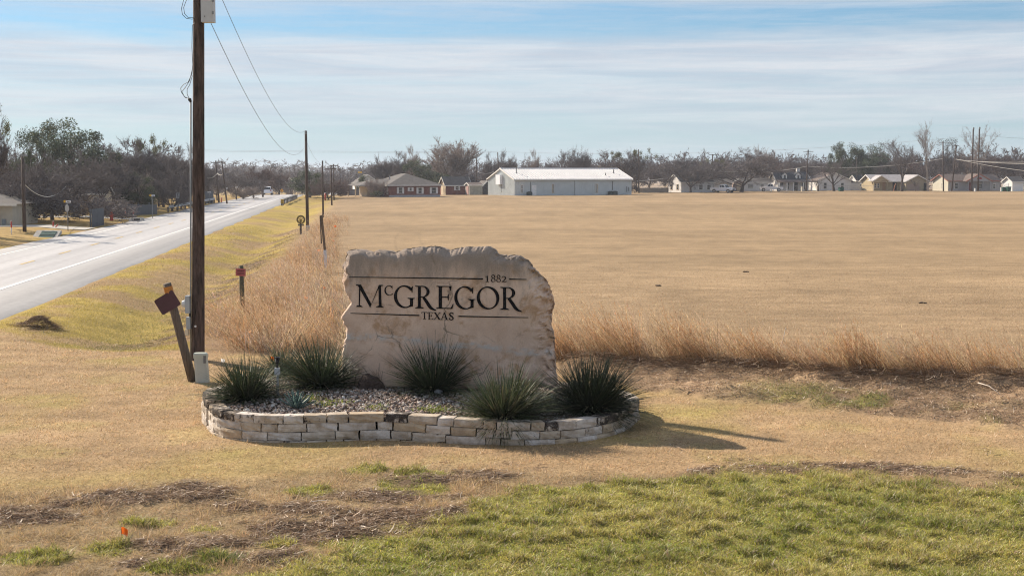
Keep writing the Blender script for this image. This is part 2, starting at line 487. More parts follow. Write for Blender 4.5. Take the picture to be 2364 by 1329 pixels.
def build_ground():
    xs = graded(-16, 16, .2, -2000, 2000, 1.10)
    ys = graded(13.4, 40, .2, -1200, 3000, 1.055)
    X, Y = np.meshgrid(xs, ys)
    q = zones(X, Y)
    Z = terrain(X, Y)
    C = ground_colour(X, Y, q)
    nx, ny = len(xs), len(ys)
    idx = np.arange(nx * ny).reshape(ny, nx)
    quads = np.stack([idx[:-1, :-1], idx[:-1, 1:], idx[1:, 1:], idx[1:, :-1]], -1).reshape(-1, 4)
    cx = ((X[:-1, :-1] + X[1:, 1:]) / 2).ravel(); cy = ((Y[:-1, :-1] + Y[1:, 1:]) / 2).ravel()
    qq = zones(cx, cy); o = qq['o']
    front = (qq['lawn'] > .5) | (qq['strip'] > .5) | (cy < 30)
    field = ~front & (o > -3.4) & (cy < 420)
    verge = ~front & (o <= -3.4) & (o > -11.2) & (cy < 420)
    strip = (qq['strip'] > .5) & ~field & ~verge & (cy > 22)
    rest = ~(field | verge | strip)
    V = np.stack([X, Y, Z], -1).reshape(-1, 3); C = C.reshape(-1, 3)
    for name, sel, lab in (('ground', rest, 'lawn and open land'), ('field', field, 'wide dry tan field'), ('verge', verge, 'yellow green grass slope beside the road'), ('bare_soil_strip', strip, 'scraped soil strip')):
        f = quads[sel]; u, inv = np.unique(f, return_inverse=True)
        me = fast_mesh(name, V[u], inv.reshape(-1, 4), M_GROUND, C[u], smooth=True)
        kind(link(name, me), 'structure')
build_ground()

# ------------------------------------------------------------------ the road
def road_material():
    m = bpy.data.materials.new('worn_pale_asphalt'); m.use_nodes = True
    nt = m.node_tree; bs = nt.nodes['Principled BSDF']; N = nt.nodes.new; L = nt.links.new
    bs.inputs['Roughness'].default_value = .55; bs.inputs['Specular IOR Level'].default_value = .4
    g = N('ShaderNodeNewGeometry')
    mp = N('ShaderNodeMapping'); mp.vector_type = 'POINT'
    mp.inputs['Rotation'].default_value = (0, 0, math.atan(ROAD_T)); L(g.outputs['Position'], mp.inputs[0])
    mp2 = N('ShaderNodeMapping'); mp2.inputs['Scale'].default_value = (1.1, .018, 1); L(mp.outputs[0], mp2.inputs[0])
    n = N('ShaderNodeTexNoise'); n.inputs['Scale'].default_value = 1; n.inputs['Detail'].default_value = 4; L(mp2.outputs[0], n.inputs[0])
    n2 = N('ShaderNodeTexNoise'); n2.inputs['Scale'].default_value = 3; n2.inputs['Detail'].default_value = 6; L(g.outputs['Position'], n2.inputs[0])
    r = N('ShaderNodeValToRGB'); L(n.outputs['Fac'], r.inputs[0])
    r.color_ramp.elements[0].position = .3; r.color_ramp.elements[0].color = (.34, .33, .328, 1)
    r.color_ramp.elements[1].position = .7; r.color_ramp.elements[1].color = (.48, .47, .465, 1)
    a = N('ShaderNodeAttribute'); a.attribute_name = 'tint'
    mx = N('ShaderNodeMix'); mx.data_type = 'RGBA'; mx.blend_type = 'MULTIPLY'; mx.inputs[0].default_value = 1
    L(r.outputs[0], mx.inputs[6]); L(a.outputs['Color'], mx.inputs[7])
    mr = N('ShaderNodeMapRange'); L(n2.outputs['Fac'], mr.inputs[0]); mr.inputs[1].default_value = .3; mr.inputs[2].default_value = .7; mr.inputs[3].default_value = .88; mr.inputs[4].default_value = 1.1
    m2 = N('ShaderNodeMix'); m2.data_type = 'RGBA'; m2.blend_type = 'MULTIPLY'; m2.inputs[0].default_value = 1
    L(mx.outputs[2], m2.inputs[6]); c = N('ShaderNodeCombineColor')
    for i in range(3): L(mr.outputs[0], c.inputs[i])
    L(c.outputs[0], m2.inputs[7]); L(m2.outputs[2], bs.inputs['Base Color'])
    return m
M_ROAD = road_material()
M_LINE = mat('white_road_paint', (.72, .72, .70), .6, .25, 1.5)
M_YELLOW = mat('yellow_road_paint', (.60, .40, .10), .6, .3, 1.5)
RY = np.concatenate([np.arange(-60, 30, 10), np.arange(30, 420, 3.0), np.arange(420, 900, 20)])
def road_z(x, y): return np.maximum(crest_drop(x, y), -7.0)
def strip_mesh(name, o0s, lift, m, ys=RY, tint=None):
    V, T, C = [], [], []
    no = len(o0s)
    for y in ys:
        for k, o in enumerate(o0s):
            if no > 4 and k in (0, 1, no - 2, no - 1): o = o + .34 * (float(fbm(np.array(y * .35), np.array(k // 2 * 9.0), 7, 3)) - .5)
            x = road_pt(o, y)
            edge = -.09 if (no > 4 and k in (0, no - 1)) else 0
            V.append((x, y, float(road_z(x, y)) + lift + edge)); C.append(tint[k] if tint else (1, 1, 1))
    for i in range(len(ys) - 1):
        for k in range(no - 1):
            a = i * no + k; T.append((a, a + 1, a + 1 + no, a + no))
    return fast_mesh(name, np.array(V), np.array(T), m, np.array(C))
os_ = [-21.35, -21.2, -19.9, -18.8, -18.0, -17.2, -16.6, -16.0, -15.2, -14.4, -13.75, -13.3, -12.6, -11.3, -11.0]
wear = [.8, .8, .9, .97, 1.06, .99, .93, .99, 1.07, .98, 1.02, .80, .80, .74, .7]
road = kind(link('road', strip_mesh('road', os_, .03, M_ROAD, tint=[(w, w * (.985 if w < .82 else 1), w * (.95 if w < .82 else 1)) for w in wear])), 'structure')
link('edge_line', strip_mesh('edge_line', [-13.95, -13.72], .040, M_LINE), road)
link('edge_line', strip_mesh('edge_line', [-19.72, -19.52], .040, M_LINE), road)
for k in range(26):
    y0 = 50 + k * 9.0
    link('centre_dash', strip_mesh('centre_dash', [-16.66, -16.52], .040, M_YELLOW, np.linspace(y0, y0 + 3, 3)), road)
# side streets joining from beyond the road
M_CONC = mat('pale_concrete', (.42, .40, .36), .85, .2, 1.2)
def side_street(name, o_a, o_b, y0, y1, lab):
    mb = MB(); n = 12
    for i in range(n):
        a, b = o_a + (o_b - o_a) * i / n, o_a + (o_b - o_a) * (i + 1) / n
        f = lambda o, y: Vector((road_pt(o, y), y, tz(road_pt(o, y), y) + .035))
        mb.quad(f(a, y0), f(b, y0), f(b, y1), f(a, y1))
    return kind(mb.build(name, M_CONC, fix=False), 'structure')
side_street('side_street', -44, -21.6, 110.0, 114.5, '')
side_street('driveway', -46, -21.6, 134, 138, '')

# ------------------------------------------------------------------ grass
def ribbons(base, d, length, width, bend, segs, c0, c1, side=None):
    n = len(base)
    d = d / np.linalg.norm(d, axis=1, keepdims=True)
    if side is None:
        a = rng.uniform(0, 2 * np.pi, n)
        side = np.stack([np.cos(a), np.sin(a), 0 * a], -1)
    V = np.empty((n, 2 * segs + 1, 3), np.float32); C = np.empty((n, 2 * segs + 1, 3), np.float32)
    Lc, Wc = length[:, None], width[:, None]
    for k in range(segs):
        t = k / segs
        p = base + d * Lc * t + bend * Lc * t * t
        w = Wc * (1 - .55 * t) * .5
        V[:, 2 * k] = p - side * w; V[:, 2 * k + 1] = p + side * w
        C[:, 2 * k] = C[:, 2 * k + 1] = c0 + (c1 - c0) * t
    V[:, -1] = base + d * Lc + bend * Lc; C[:, -1] = c1
    T = []
    for k in range(segs - 1):
        a = 2 * k; T += [(a, a + 1, a + 3), (a, a + 3, a + 2)]
    T.append((2 * segs - 2, 2 * segs - 1, 2 * segs))
    T = np.array(T, np.int32)[None] + (np.arange(n, dtype=np.int32) * (2 * segs + 1))[:, None, None]
    return V.reshape(-1, 3), T.reshape(-1, 3), C.reshape(-1, 3)
def join_rib(parts):
    V, T, C, b = [], [], [], 0
    for v, t, c in parts: V.append(v); T.append(t + b); C.append(c); b += len(v)
    return np.concatenate(V), np.concatenate(T), np.concatenate(C)
def scatter(n, x0, x1, y0, y1, pw=1.0):
    """points on the ground plan, thicker towards the camera, limited to a wedge a bit wider than the view"""
    u = rng.random(n)
    y = (y0 ** (1 - pw) + u * (y1 ** (1 - pw) - y0 ** (1 - pw))) ** (1 / (1 - pw)) if pw != 1 else y0 * (y1 / y0) ** u
    x = rng.uniform(x0, x1, n) * y
    return x, y
def upright(n, lean=.5, wind=(0, 0)):
    a = rng.uniform(0, 2 * np.pi, n); r = rng.random(n) ** .6 * lean
    return np.stack([np.cos(a) * r + wind[0], np.sin(a) * r + wind[1], np.ones(n)], -1)
def jitter(c, n, v=.25, hue=.08):
    k = 1 + rng.normal(0, v, (n, 1)).clip(-.7, .9)
    return np.clip(np.array(c)[None] * k * (1 + rng.normal(0, hue, (n, 3))), .008, .9)
M_GRASS = leaf_mat('grass_blades', .42, .05)
M_DRY = leaf_mat('dry_stems', .42, .03)

def clear_of_bed(x, y):       # nothing grows inside the stone ring
    return ~inside_bed(x, y)
# the ring wall's plan, traced on the ground; used by the grass, the stones and the pebbles
_front = [onplane(a, b, 0) for a, b in [(474, 985), (490, 1003), (520, 1013), (570, 1020), (640, 1023), (720, 1022), (800, 1019), (870, 1017), (940, 1020), (1010, 1024), (1080, 1027), (1150, 1029), (1220, 1029), (1290, 1026), (1350, 1020), (1395, 1012), (1430, 1002), (1458, 987)]]
_back = [Vector((2.36, 25.2, 0)), Vector((2.28, 26.0, 0)), Vector((1.75, 26.8, 0)), Vector((.9, 27.4, 0)), Vector((-.5, 27.8, 0)), Vector((-2.4, 27.9, 0)), Vector((-4.0, 27.6, 0)), Vector((-5.2, 26.9, 0)), Vector((-5.75, 26.0, 0)), Vector((-5.72, 25.2, 0))]
def smooth_loop(p, sub=6):
    out = []
    n = len(p)
    for i in range(n):
        a, b, c, d = p[i - 1], p[i], p[(i + 1) % n], p[(i + 2) % n]
        for k in range(sub):
            t = k / sub
            out.append(.5 * ((2 * b) + (-a + c) * t + (2 * a - 5 * b + 4 * c - d) * t * t + (-a + 3 * b - 3 * c + d) * t ** 3))
    return out
BED = smooth_loop(_front + _back)
_bx = np.array([p.x for p in BED]); _by = np.array([p.y for p in BED])
def inside_bed(x, y, grow=0.0):
    cx, cy = _bx.mean(), _by.mean()
    k = 1 + grow
    X, Y = cx + (_bx - cx) * k, cy + (_by - cy) * k
    r = np.zeros(np.shape(x), bool); j = len(X) - 1
    for i in range(len(X)):
        c = (Y[i] > y) != (Y[j] > y)
        with np.errstate(divide='ignore', invalid='ignore'):
            xi = (X[j] - X[i]) * (y - Y[i]) / (Y[j] - Y[i] + 1e-12) + X[i]
        r ^= c & (x < xi); j = i
    return r

def build_grass():
    # green winter grass in front
    x, y = scatter(420000, -.40, .40, 14.6, 23.0)
    q = zones(x, y)
    clump = fbm(x * 3.6, y * 3.6, 131, 3); patch = fbm(x * .8, y * .8, 143, 3)
    keep = rng.random(len(x)) < q['green'] * (.42 + .7 * ss(.38, .6, clump)) * (1 - .85 * q['soil'])
    x, y, clump, patch = x[keep], y[keep], clump[keep], patch[keep]; n = len(x)
    tuft = ss(.52, .72, clump)
    L = rng.uniform(.04, .105, n) * (.8 + .95 * tuft)
    yellow = ss(.40, .62, patch + rng.normal(0, .10, n))[:, None]
    base = np.stack([x, y, terrain(x, y) - .005], -1)
    c = jitter((.365, .385, .062), n, .34, .08) * (1 - yellow) + jitter((.60, .53, .145), n, .3, .06) * yellow
    c = c * (1 - .26 * tuft[:, None])
    dead = rng.random(n) < .17
    c[dead] = jitter((.50, .40, .24), int(dead.sum()), .22)
    bend = np.stack([rng.normal(0, .45, n), rng.normal(0, .45, n), -rng.uniform(.05, .5, n)], -1)
    v = ribbons(base, upright(n, .75), L, rng.uniform(.006, .0125, n), bend, 2, c * .58, c * 1.15)  # blade feet coloured darker to stand for the shade between clumps
    kind(link('green_grass', fast_mesh('green_grass', *v[:2], M_GRASS, v[2])), 'stuff', 'short green and yellowing grass along the near edge')
    # the mown lawn and the rough dead grass before it
    x, y = scatter(420000, -.41, .41, 14.6, 40.0, 1.35)
    q = zones(x, y)
    w = np.maximum(q['lawn'] * (1 - q['strip']), q['rough']) * (1 - q['green']) * (1 - .75 * q['soil'])
    keep = (rng.random(len(x)) < w) & clear_of_bed(x, y)
    x, y = x[keep], y[keep]; n = len(x); rough = q['rough'][keep]; n1, n3 = q['n1'][keep], q['n3'][keep]
    wisp = fbm(x * 1.6, y * 1.6, 151, 3)
    L = rng.uniform(.022, .055, n) * (1 + rough * (.35 + 1.9 * ss(.56, .74, wisp))) * (y / 24) ** .3
    c = jitter((.50, .358, .202), n, .26, .05)
    gy = ss(.02, .25, n3 + rng.normal(0, .12, n))[:, None] * .55
    c = c * (1 - gy) + jitter((.455, .345, .165), n, .2, .05) * gy
    c = c * (1 - rough[:, None] * np.array([.06, .07, .08]))
    tuft = fbm(x * 7.5, y * 5.5, 161, 3); L = L * (.6 + 1.3 * ss(.35, .68, tuft)); c = c * (.62 + .72 * ss(.30, .66, tuft))[:, None]
    base = np.stack([x, y, terrain(x, y) - .004], -1)
    bend = np.stack([rng.normal(0, .4, n), rng.normal(0, .4, n), -rng.uniform(0, .45, n)], -1)
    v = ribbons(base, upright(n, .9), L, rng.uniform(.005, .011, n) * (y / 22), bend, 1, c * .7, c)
    kind(link('dry_lawn_grass', fast_mesh('dry_lawn_grass', *v[:2], M_GRASS, v[2])), 'stuff', 'short tan mown grass around the stone planter')
    # verge and field stubble
    x, y = scatter(300000, -.41, .41, 33, 120, 1.9)
    q = zones(x, y)
    keep = (rng.random(len(x)) < .95 * (1 - q['lawn']) * (q['verge'] * .999 + (1 - q['verge']) * ss(75, 45, y))) & (q['o'] > -10.8) & (q['strip'] < .5)
    x, y = x[keep], y[keep]; n = len(x); vg = q['verge'][keep][:, None]; n1, n3, o = q['n1'][keep], q['n3'][keep], q['o'][keep]
    L = rng.uniform(.03, .075, n) * (1 + .7 * vg[:, 0]) * (y / 45) ** .35
    tanish = ss(-.02, .18, n3 + n1 * .5 + rng.normal(0, .06, n))[:, None]
    cv = jitter((.44, .345, .085), n, .28, .06) * (1 - tanish) + jitter((.40, .285, .15), n, .2, .05) * tanish
    ditch_green = np.exp(-((o + 6.8) / 1.6) ** 2)[:, None] * ss(90, 50, y)[:, None]  # weight of a darker green along the ditch bottom, fading with distance
    cv = cv * (1 - ditch_green * .9) + jitter((.20, .20, .07), n, .3, .06) * ditch_green * .9
    cf = jitter((.42, .295, .185), n, .2, .05)
    c = cf * (1 - vg) + cv * vg
    md = q['mud'][keep][:, None]
    c = c * (1 - md * .75)
    base = np.stack([x, y, terrain(x, y) - .004], -1)
    bend = np.stack([rng.normal(0, .35, n), rng.normal(0, .35, n), -rng.uniform(0, .4, n)], -1)
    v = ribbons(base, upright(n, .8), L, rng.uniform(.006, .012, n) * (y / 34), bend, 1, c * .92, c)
    kind(link('stubble_grass', fast_mesh('stubble_grass', *v[:2], M_GRASS, v[2])), 'stuff', 'thin grass stubble over field and roadside slope')
    # grass and weeds on the scraped strip
    x, y = scatter(150000, -.02, .41, 23, 36, 1.2)
    q = zones(x, y); gsel = q['stripgreen']
    keep = rng.random(len(x)) < q['strip'] * (.45 + .5 * gsel) * clear_of_bed(x, y)
    x, y, gsel = x[keep], y[keep], gsel[keep]; n = len(x)
    L = rng.uniform(.03, .08, n) * (1 + 1.1 * gsel)
    isg = (rng.random(n) < gsel * .75)[:, None]
    c = np.where(isg, jitter((.27, .285, .09), n, .25), jitter((.38, .265, .165), n, .35))
    v = ribbons(np.stack([x, y, terrain(x, y) - .004], -1), upright(n, .9), L, rng.uniform(.005, .011, n), np.stack([rng.normal(0, .5, n), rng.normal(0, .5, n), -rng.uniform(0, .5, n)], -1), 2, c * .7, c)
    kind(link('strip_weeds', fast_mesh('strip_weeds', *v[:2], M_GRASS, v[2])), 'stuff', 'thin weeds and dead thatch on the scraped soil strip')
build_grass()

def tall_grass():
    """tall russet bluestem: leaning stems with thin side leaves"""
    def stems(x, y, hscale, red, wind):
        n = len(x)
        base = np.stack([x, y, terrain(x, y) - .02], -1)
        L = rng.uniform(.45, 1.25, n) * hscale
        wind = np.broadcast_to(wind, (n,))
        d = np.stack([rng.normal(0, .15, n) + wind, rng.normal(-.05, .16, n), np.ones(n)], -1)
        bend = np.stack([rng.normal(0, .14, n) + wind * .45, rng.normal(0, .13, n), -rng.uniform(0, .16, n)], -1)
        a = jitter((.46, .25, .11), n, .32, .05); b = jitter((.66, .49, .31), n, .28, .05); g = jitter((.50, .40, .33), n, .3, .05)
        k = np.clip(red + rng.normal(0, .2, n), 0, 1)[:, None]; kg = np.clip(-red * 2.2 + rng.normal(0, .2, n), 0, 1)[:, None]
        c = (b * (1 - k) + a * k) * (1 - kg) + g * kg
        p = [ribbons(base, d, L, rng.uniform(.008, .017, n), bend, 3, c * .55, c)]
        # feathery seed heads near the tips
        m = n * 2; i = rng.integers(0, n, m); t = rng.uniform(.72, 1.0, m)[:, None]
        dn = d / np.linalg.norm(d, axis=1, keepdims=True)
        bb = base[i] + dn[i] * L[i, None] * t + bend[i] * L[i, None] * t * t
        p.append(ribbons(bb, dn[i] + rng.normal(0, .28, (m, 3)), rng.uniform(.05, .13, m), rng.uniform(.007, .014, m), rng.normal(0, .15, (m, 3)), 1, c[i], c[i] * 1.2))
        # curled side leaves
        m = n * 2; i = rng.integers(0, n, m); t = rng.uniform(.08, .8, m)[:, None]
        dn = d / np.linalg.norm(d, axis=1, keepdims=True)
        bb = base[i] + dn[i] * L[i, None] * t + bend[i] * L[i, None] * t * t
        ld = np.stack([rng.normal(0, .8, m) + wind[i] * .4, rng.normal(0, .7, m), rng.uniform(.2, 1.2, m)], -1)
        p.append(ribbons(bb, ld, rng.uniform(.10, .34, m), rng.uniform(.005, .011, m), np.stack([rng.normal(0, .4, m), rng.normal(0, .4, m), -rng.uniform(.1, .9, m)], -1), 2, c[i] * .8, c[i] * 1.08))
        return join_rib(p)
    # the row along the field's near edge, in bunches that thin out away from the planter
    bt = [(1200, 824), (1290, 836), (1500, 850), (1750, 862), (1900, 880), (2100, 888), (2364, 894), (3000, 906)]
    xs, ys, hs, rd, wd = [], [], [], [], []
    for k in range(520):
        px = rng.uniform(1240, 2680); dense = float(ev(px, [(1240, 1), (1750, 1), (1830, .8), (1900, .75), (1960, .95), (2020, .7), (2080, .4), (2130, .7), (2364, .75), (2700, .5)]))
        if rng.random() > dense: continue
        py = float(ev(px, bt)) - rng.uniform(2, 30) * (1.0 if px < 1800 else .6)
        p = onplane(px, py, 0)
        m = int(rng.uniform(8, 30)); r = rng.uniform(.05, .20)
        xs.append(p.x + rng.normal(0, r, m)); ys.append(p.y + rng.normal(0, r, m))
        hh = float(ev(px, [(1240, .95), (1300, 1.0), (1400, 1.25), (1560, 1.22), (1700, 1.0), (1800, .82), (1900, .9), (1990, 1.02), (2080, .8), (2250, 1.0), (2364, .98), (2700, .9)]))
        hs.append(np.full(m, 1.42 * hh * rng.uniform(.5, 1.12))); rd.append(np.full(m, rng.uniform(-.15, 1.0))); wd.append(np.full(m, rng.normal(-.46, .16)))
    # one thick bunch by the pale bag
    p = onplane(2004, 868, 0); m = 420
    xs.append(p.x + rng.normal(0, .16, m)); ys.append(p.y + rng.normal(0, .12, m)); hs.append(rng.uniform(.9, 1.45, m)); rd.append(np.full(m, 1.0)); wd.append(np.full(m, -.30))
    x, y, h, r, w = map(np.concatenate, (xs, ys, hs, rd, wd))
    v = stems(x, y, h * .84, r, w)
    kind(link('tall_dry_grass', fast_mesh('tall_dry_grass', *v[:2], M_DRY, v[2])), 'stuff', 'tall russet dry grass in a ragged row along the field edge')
    # the thicket between slab and road ditch
    xs, ys, hs, rd, wd = [], [], [], [], []
    for k in range(900):
        y = 34.5 * (135 / 34.5) ** (rng.random() ** 1.5)
        o = rng.normal(-2.35, .72) if y > 45 else rng.uniform(-5.0, -.4)
        px, py = proj(road_pt(o, y), y, 0.0)
        lim = float(ev(float(px), [(470, 700), (500, 775), (560, 806), (600, 812), (790, 806), (900, 806)]))
        if py > lim or o < float(ev(y, [(34, -5.4), (42, -4.9), (55, -4.0), (70, -3.6), (140, -3.4)])): continue
        m = int(rng.uniform(14, 38) * (1 if y < 60 else .6)); r = rng.uniform(.10, .34)
        xs.append(road_pt(o, y) + rng.normal(0, r, m)); ys.append(y + rng.normal(0, r * 1.6, m))
        hs.append(np.full(m, rng.uniform(.5, 1.4) * float(ev(y, [(34, 1.0), (42, 1.1), (60, .9), (100, .8), (140, .7)])))); rd.append(np.full(m, rng.uniform(-.5, .95))); wd.append(np.full(m, rng.normal(-.38, .30)))
    x, y, h, r, w = map(np.concatenate, (xs, ys, hs, rd, wd))
    v = stems(x, y, h * .88, r, w)
    kind(link('dry_grass_thicket', fast_mesh('dry_grass_thicket', *v[:2], M_DRY, v[2])), 'stuff', 'matted reddish dry grass thicket along the ditch by the slab')
tall_grass()

def stalk_debris():
    """broken stalks and straw lying on the bare patches"""
    parts = []
    def lay(x, y, ln, wd, cols, lift):
        n = len(x)
        a = rng.normal(.25, .75, n)
        d = np.stack([np.cos(a), np.sin(a), rng.normal(.02, .12, n)], -1)
        L = rng.uniform(*ln, n) * rng.choice([.5, .8, 1, 1.5], n)
        base = np.stack([x, y, terrain(x, y) + rng.uniform(0, lift, n)], -1)
        pick = rng.integers(0, len(cols), n); c = np.array(cols)[pick] * (1 + rng.normal(0, .2, (n, 1))).clip(.4, 1.6)
        b = np.stack([rng.normal(0, .15, n), rng.normal(0, .15, n), rng.normal(0, .12, n)], -1)
        up = np.tile([0.0, .55, .84], (n, 1)); sd = np.cross(d, up); sd /= np.linalg.norm(sd, axis=1, keepdims=True)
        sd = sd + rng.normal(0, .35, (n, 3))
        parts.append(ribbons(base, d, L, rng.uniform(*wd, n), b, 2, c, c, sd))
    cols = [(.13, .085, .062), (.20, .14, .10), (.30, .215, .15), (.44, .33, .24), (.62, .52, .41), (.25, .165, .12)]
    x, y = scatter(150000, -.41, .41, 14.7, 23.5)
    q = zones(x, y)
    keep = rng.random(len(x)) < q['soil'] * (1 - .8 * q['green'])
    lay(x[keep], y[keep], (.03, .15), (.005, .015), cols[1:] + [(.70, .61, .50), (.62, .52, .41), (.40, .30, .22)], .035)
    x, y = scatter(60000, -.41, .41, 14.7, 22)
    q = zones(x, y)
    keep = rng.random(len(x)) < np.maximum(q['rough'], q['green'] * .6) * .35
    lay(x[keep], y[keep], (.03, .10), (.004, .009), cols[2:], .04)
    x, y = scatter(80000, -.02, .41, 23, 37, 1.2)
    q = zones(x, y)
    keep = (rng.random(len(x)) < q['strip'] * .3) & ~inside_bed(x, y, .03)
    lay(x[keep], y[keep], (.05, .22), (.006, .014), cols[1:5], .08)
    # long tangles at the foot of the tall grass
    px = rng.uniform(1290, 2500, 9000)
    py = ev(px, [(1290, 836), (1500, 852), (1700, 858), (1900, 882), (2100, 892), (2364, 898), (2600, 904)]) + rng.normal(0, 7, 9000)
    t = onplane(0, 0, 0)
    P = np.array([tuple(onplane(a, b, 0)) for a, b in zip(px, py)])
    keep = ~inside_bed(P[:, 0], P[:, 1], .03)
    lay(P[keep, 0], P[keep, 1], (.12, .5), (.005, .012), [(.16, .105, .075), (.23, .16, .11), (.33, .24, .17), (.10, .07, .052), (.45, .37, .29)], .16)
    # brush heap on the roadside slope and clods along the ditch
    c = ground(85, 752); n = 2600
    a = rng.normal(0, 1, (n, 2)) * (.30, .20)
    hump = np.exp(-(a ** 2).sum(1) / .12) * .30
    x, y = c.x + a[:, 0], c.y + a[:, 1]
    lay(x, y, (.06, .28), (.006, .014), cols[:5], .05); parts[-1][0][:, 2] += np.repeat(hump, 5)
    x, y = scatter(60000, -.41, -.05, 35, 120, 1.8)
    q = zones(x, y); keep = rng.random(len(x)) < q['mud'] * .8
    lay(x[keep], y[keep], (.06, .3), (.008, .018), cols[:5], .06)
    v = join_rib(parts)
    kind(link('straw_debris', fast_mesh('straw_debris', *v[:2], leaf_mat('straw', .12, .04), v[2])), 'stuff', 'broken stalks and straw strewn over bare soil')
stalk_debris()

# ------------------------------------------------------------------ limestone slab with the town's name
SLAB_A = math.radians(-12)
S_T = Vector((math.cos(SLAB_A), math.sin(SLAB_A), 0)); S_N = Vector((-math.sin(SLAB_A), math.cos(SLAB_A), 0))
S_P = at_depth(1010, 890, 25.75); S_P.z = .38
def slab_uv(cx, cy):
    """enlarged-view pixel -> sideways and up on the slab's face"""
    d = ray(760 + cx / 3.691, 540 + cy / 3.691); o = Vector((0, 0, CAM_Z))
    t = (S_P - o).dot(S_N) / d.dot(S_N)
    p = o + d * t - S_P
    return p.dot(S_T), p.z
def limestone():
    m = bpy.data.materials.new('limestone_slab'); m.use_nodes = True
    nt = m.node_tree; bs = nt.nodes['Principled BSDF']; N = nt.nodes.new; L = nt.links.new
    bs.inputs['Roughness'].default_value = .9; bs.inputs['Specular IOR Level'].default_value = .15
    tc = N('ShaderNodeTexCoord'); ob = tc.outputs['Object']
    def nz(scale, st=(1, 1, 1), det=6, r=.62, dist=0.0, loc=(0, 0, 0)):
        mp = N('ShaderNodeMapping'); mp.inputs['Scale'].default_value = st; mp.inputs['Location'].default_value = loc; L(ob, mp.inputs[0])
        n = N('ShaderNodeTexNoise'); n.inputs['Scale'].default_value = scale; n.inputs['Detail'].default_value = det; n.inputs['Roughness'].default_value = r; n.inputs['Distortion'].default_value = dist
        L(mp.outputs[0], n.inputs[0]); return n.outputs['Fac']
    def rr(v, a0, a1, b0=0.0, b1=1.0):
        r = N('ShaderNodeMapRange'); r.interpolation_type = 'SMOOTHSTEP'; L(v, r.inputs[0])
        for i, q in zip((1, 2, 3, 4), (a0, a1, b0, b1)): r.inputs[i].default_value = q
        return r.outputs[0]
    def mt(op, a, b):
        k = N('ShaderNodeMath'); k.operation = op
        for i, v in enumerate((a, b)):
            if hasattr(v, 'links'): L(v, k.inputs[i])
            else: k.inputs[i].default_value = v
        return k.outputs[0]
    def mx(f, a, b, mode='MIX'):
        k = N('ShaderNodeMix'); k.data_type = 'RGBA'; k.blend_type = mode
        if hasattr(f, 'links'): L(f, k.inputs[0])
        else: k.inputs[0].default_value = f
        for i, v in ((6, a), (7, b)):
            if hasattr(v, 'links'): L(v, k.inputs[i])
            else: k.inputs[i].default_value = (*v, 1)
        return k.outputs[2]
    sep = N('ShaderNodeSeparateXYZ'); L(ob, sep.inputs[0]); z = sep.outputs['Z']
    c = mx(rr(nz(1.3), .3, .7), (.58, .415, .32), (.77, .59, .475))
    c = mx(mt('MULTIPLY', rr(nz(2.4, loc=(3, 1, 2), dist=.6), .50, .68), .85), c, (.40, .225, .11))        # ochre patches
    c = mx(mt('MULTIPLY', rr(nz(3.8, (1, 1, .75), loc=(7, 4, 1)), .60, .74), .45), c, (.33, .22, .15))
    # grey weathering that runs down from the broken top
    top = rr(mt('ADD', z, mt('MULTIPLY', nz(2.3, (1.6, 1, .35), 7, .7, .4), 1.5)), 2.62, 3.35)
    c = mx(mt('MULTIPLY', top, .85), c, (.19, .175, .165))
    st = mt('MULTIPLY', rr(nz(1.6, (1.2, 1, .8), 8, .7, .8, (2, 9, 4)), .57, .70), rr(z, 1.0, 1.9))
    c = mx(mt('MULTIPLY', st, .75), c, (.22, .20, .185))
    # pale crusty seam across the lower third
    wob = mt('MULTIPLY_ADD', nz(1.1, (1, 1, 0), 4, .6, 0, (5, 0, 0)), .42)
    wob.node.inputs[2].default_value = -.21
    sx = mt('ADD', mt('ADD', z, wob), mt('MULTIPLY', sep.outputs['X'], .065))
    seam = mt('MULTIPLY', rr(mt('ABSOLUTE', mt('SUBTRACT', sx, .95), 0), .10, .02), rr(nz(6, (1, 1, 1.6), 7, .7), .40, .62))
    c = mx(mt('MULTIPLY', seam, .95), c, (.53, .515, .50))
    # hair cracks
    v = N('ShaderNodeTexVoronoi'); v.feature = 'DISTANCE_TO_EDGE'; v.inputs['Scale'].default_value = 1.1
    wv = N('ShaderNodeTexNoise'); wv.inputs['Scale'].default_value = 2.2; wv.inputs['Detail'].default_value = 6; L(ob, wv.inputs[0])
    wm = N('ShaderNodeMix'); wm.data_type = 'VECTOR'; wm.inputs[0].default_value = .30; L(ob, wm.inputs[4]); L(wv.outputs['Color'], wm.inputs[5]); L(wm.outputs[1], v.inputs[0])
    crack = mt('MULTIPLY', rr(v.outputs['Distance'], .010, .002), rr(nz(1.2, loc=(4, 8, 3)), .46, .60))
    c = mx(mt('MULTIPLY', crack, .75), c, (.16, .125, .10))
    c = mx(.22, c, mx(rr(nz(38, det=4), .3, .7), (.26, .19, .135), (.58, .45, .34)))
    L(c, bs.inputs['Base Color'])
    b = N('ShaderNodeBump'); b.inputs['Strength'].default_value = .55; b.inputs['Distance'].default_value = .02
    h = mt('ADD', mt('ADD', nz(5, det=8, r=.68), mt('MULTIPLY', nz(40, det=3), .25)), mt('MULTIPLY', crack, -.6))
    h = mt('ADD', h, mt('MULTIPLY', seam, .35))
    L(h, b.inputs['Height']); L(b.outputs[0], bs.inputs['Normal'])
    return m
M_SLAB = limestone()
M_LETTER = mat('black_engraved_paint', (.009, .008, .009), .85, spec=.1)
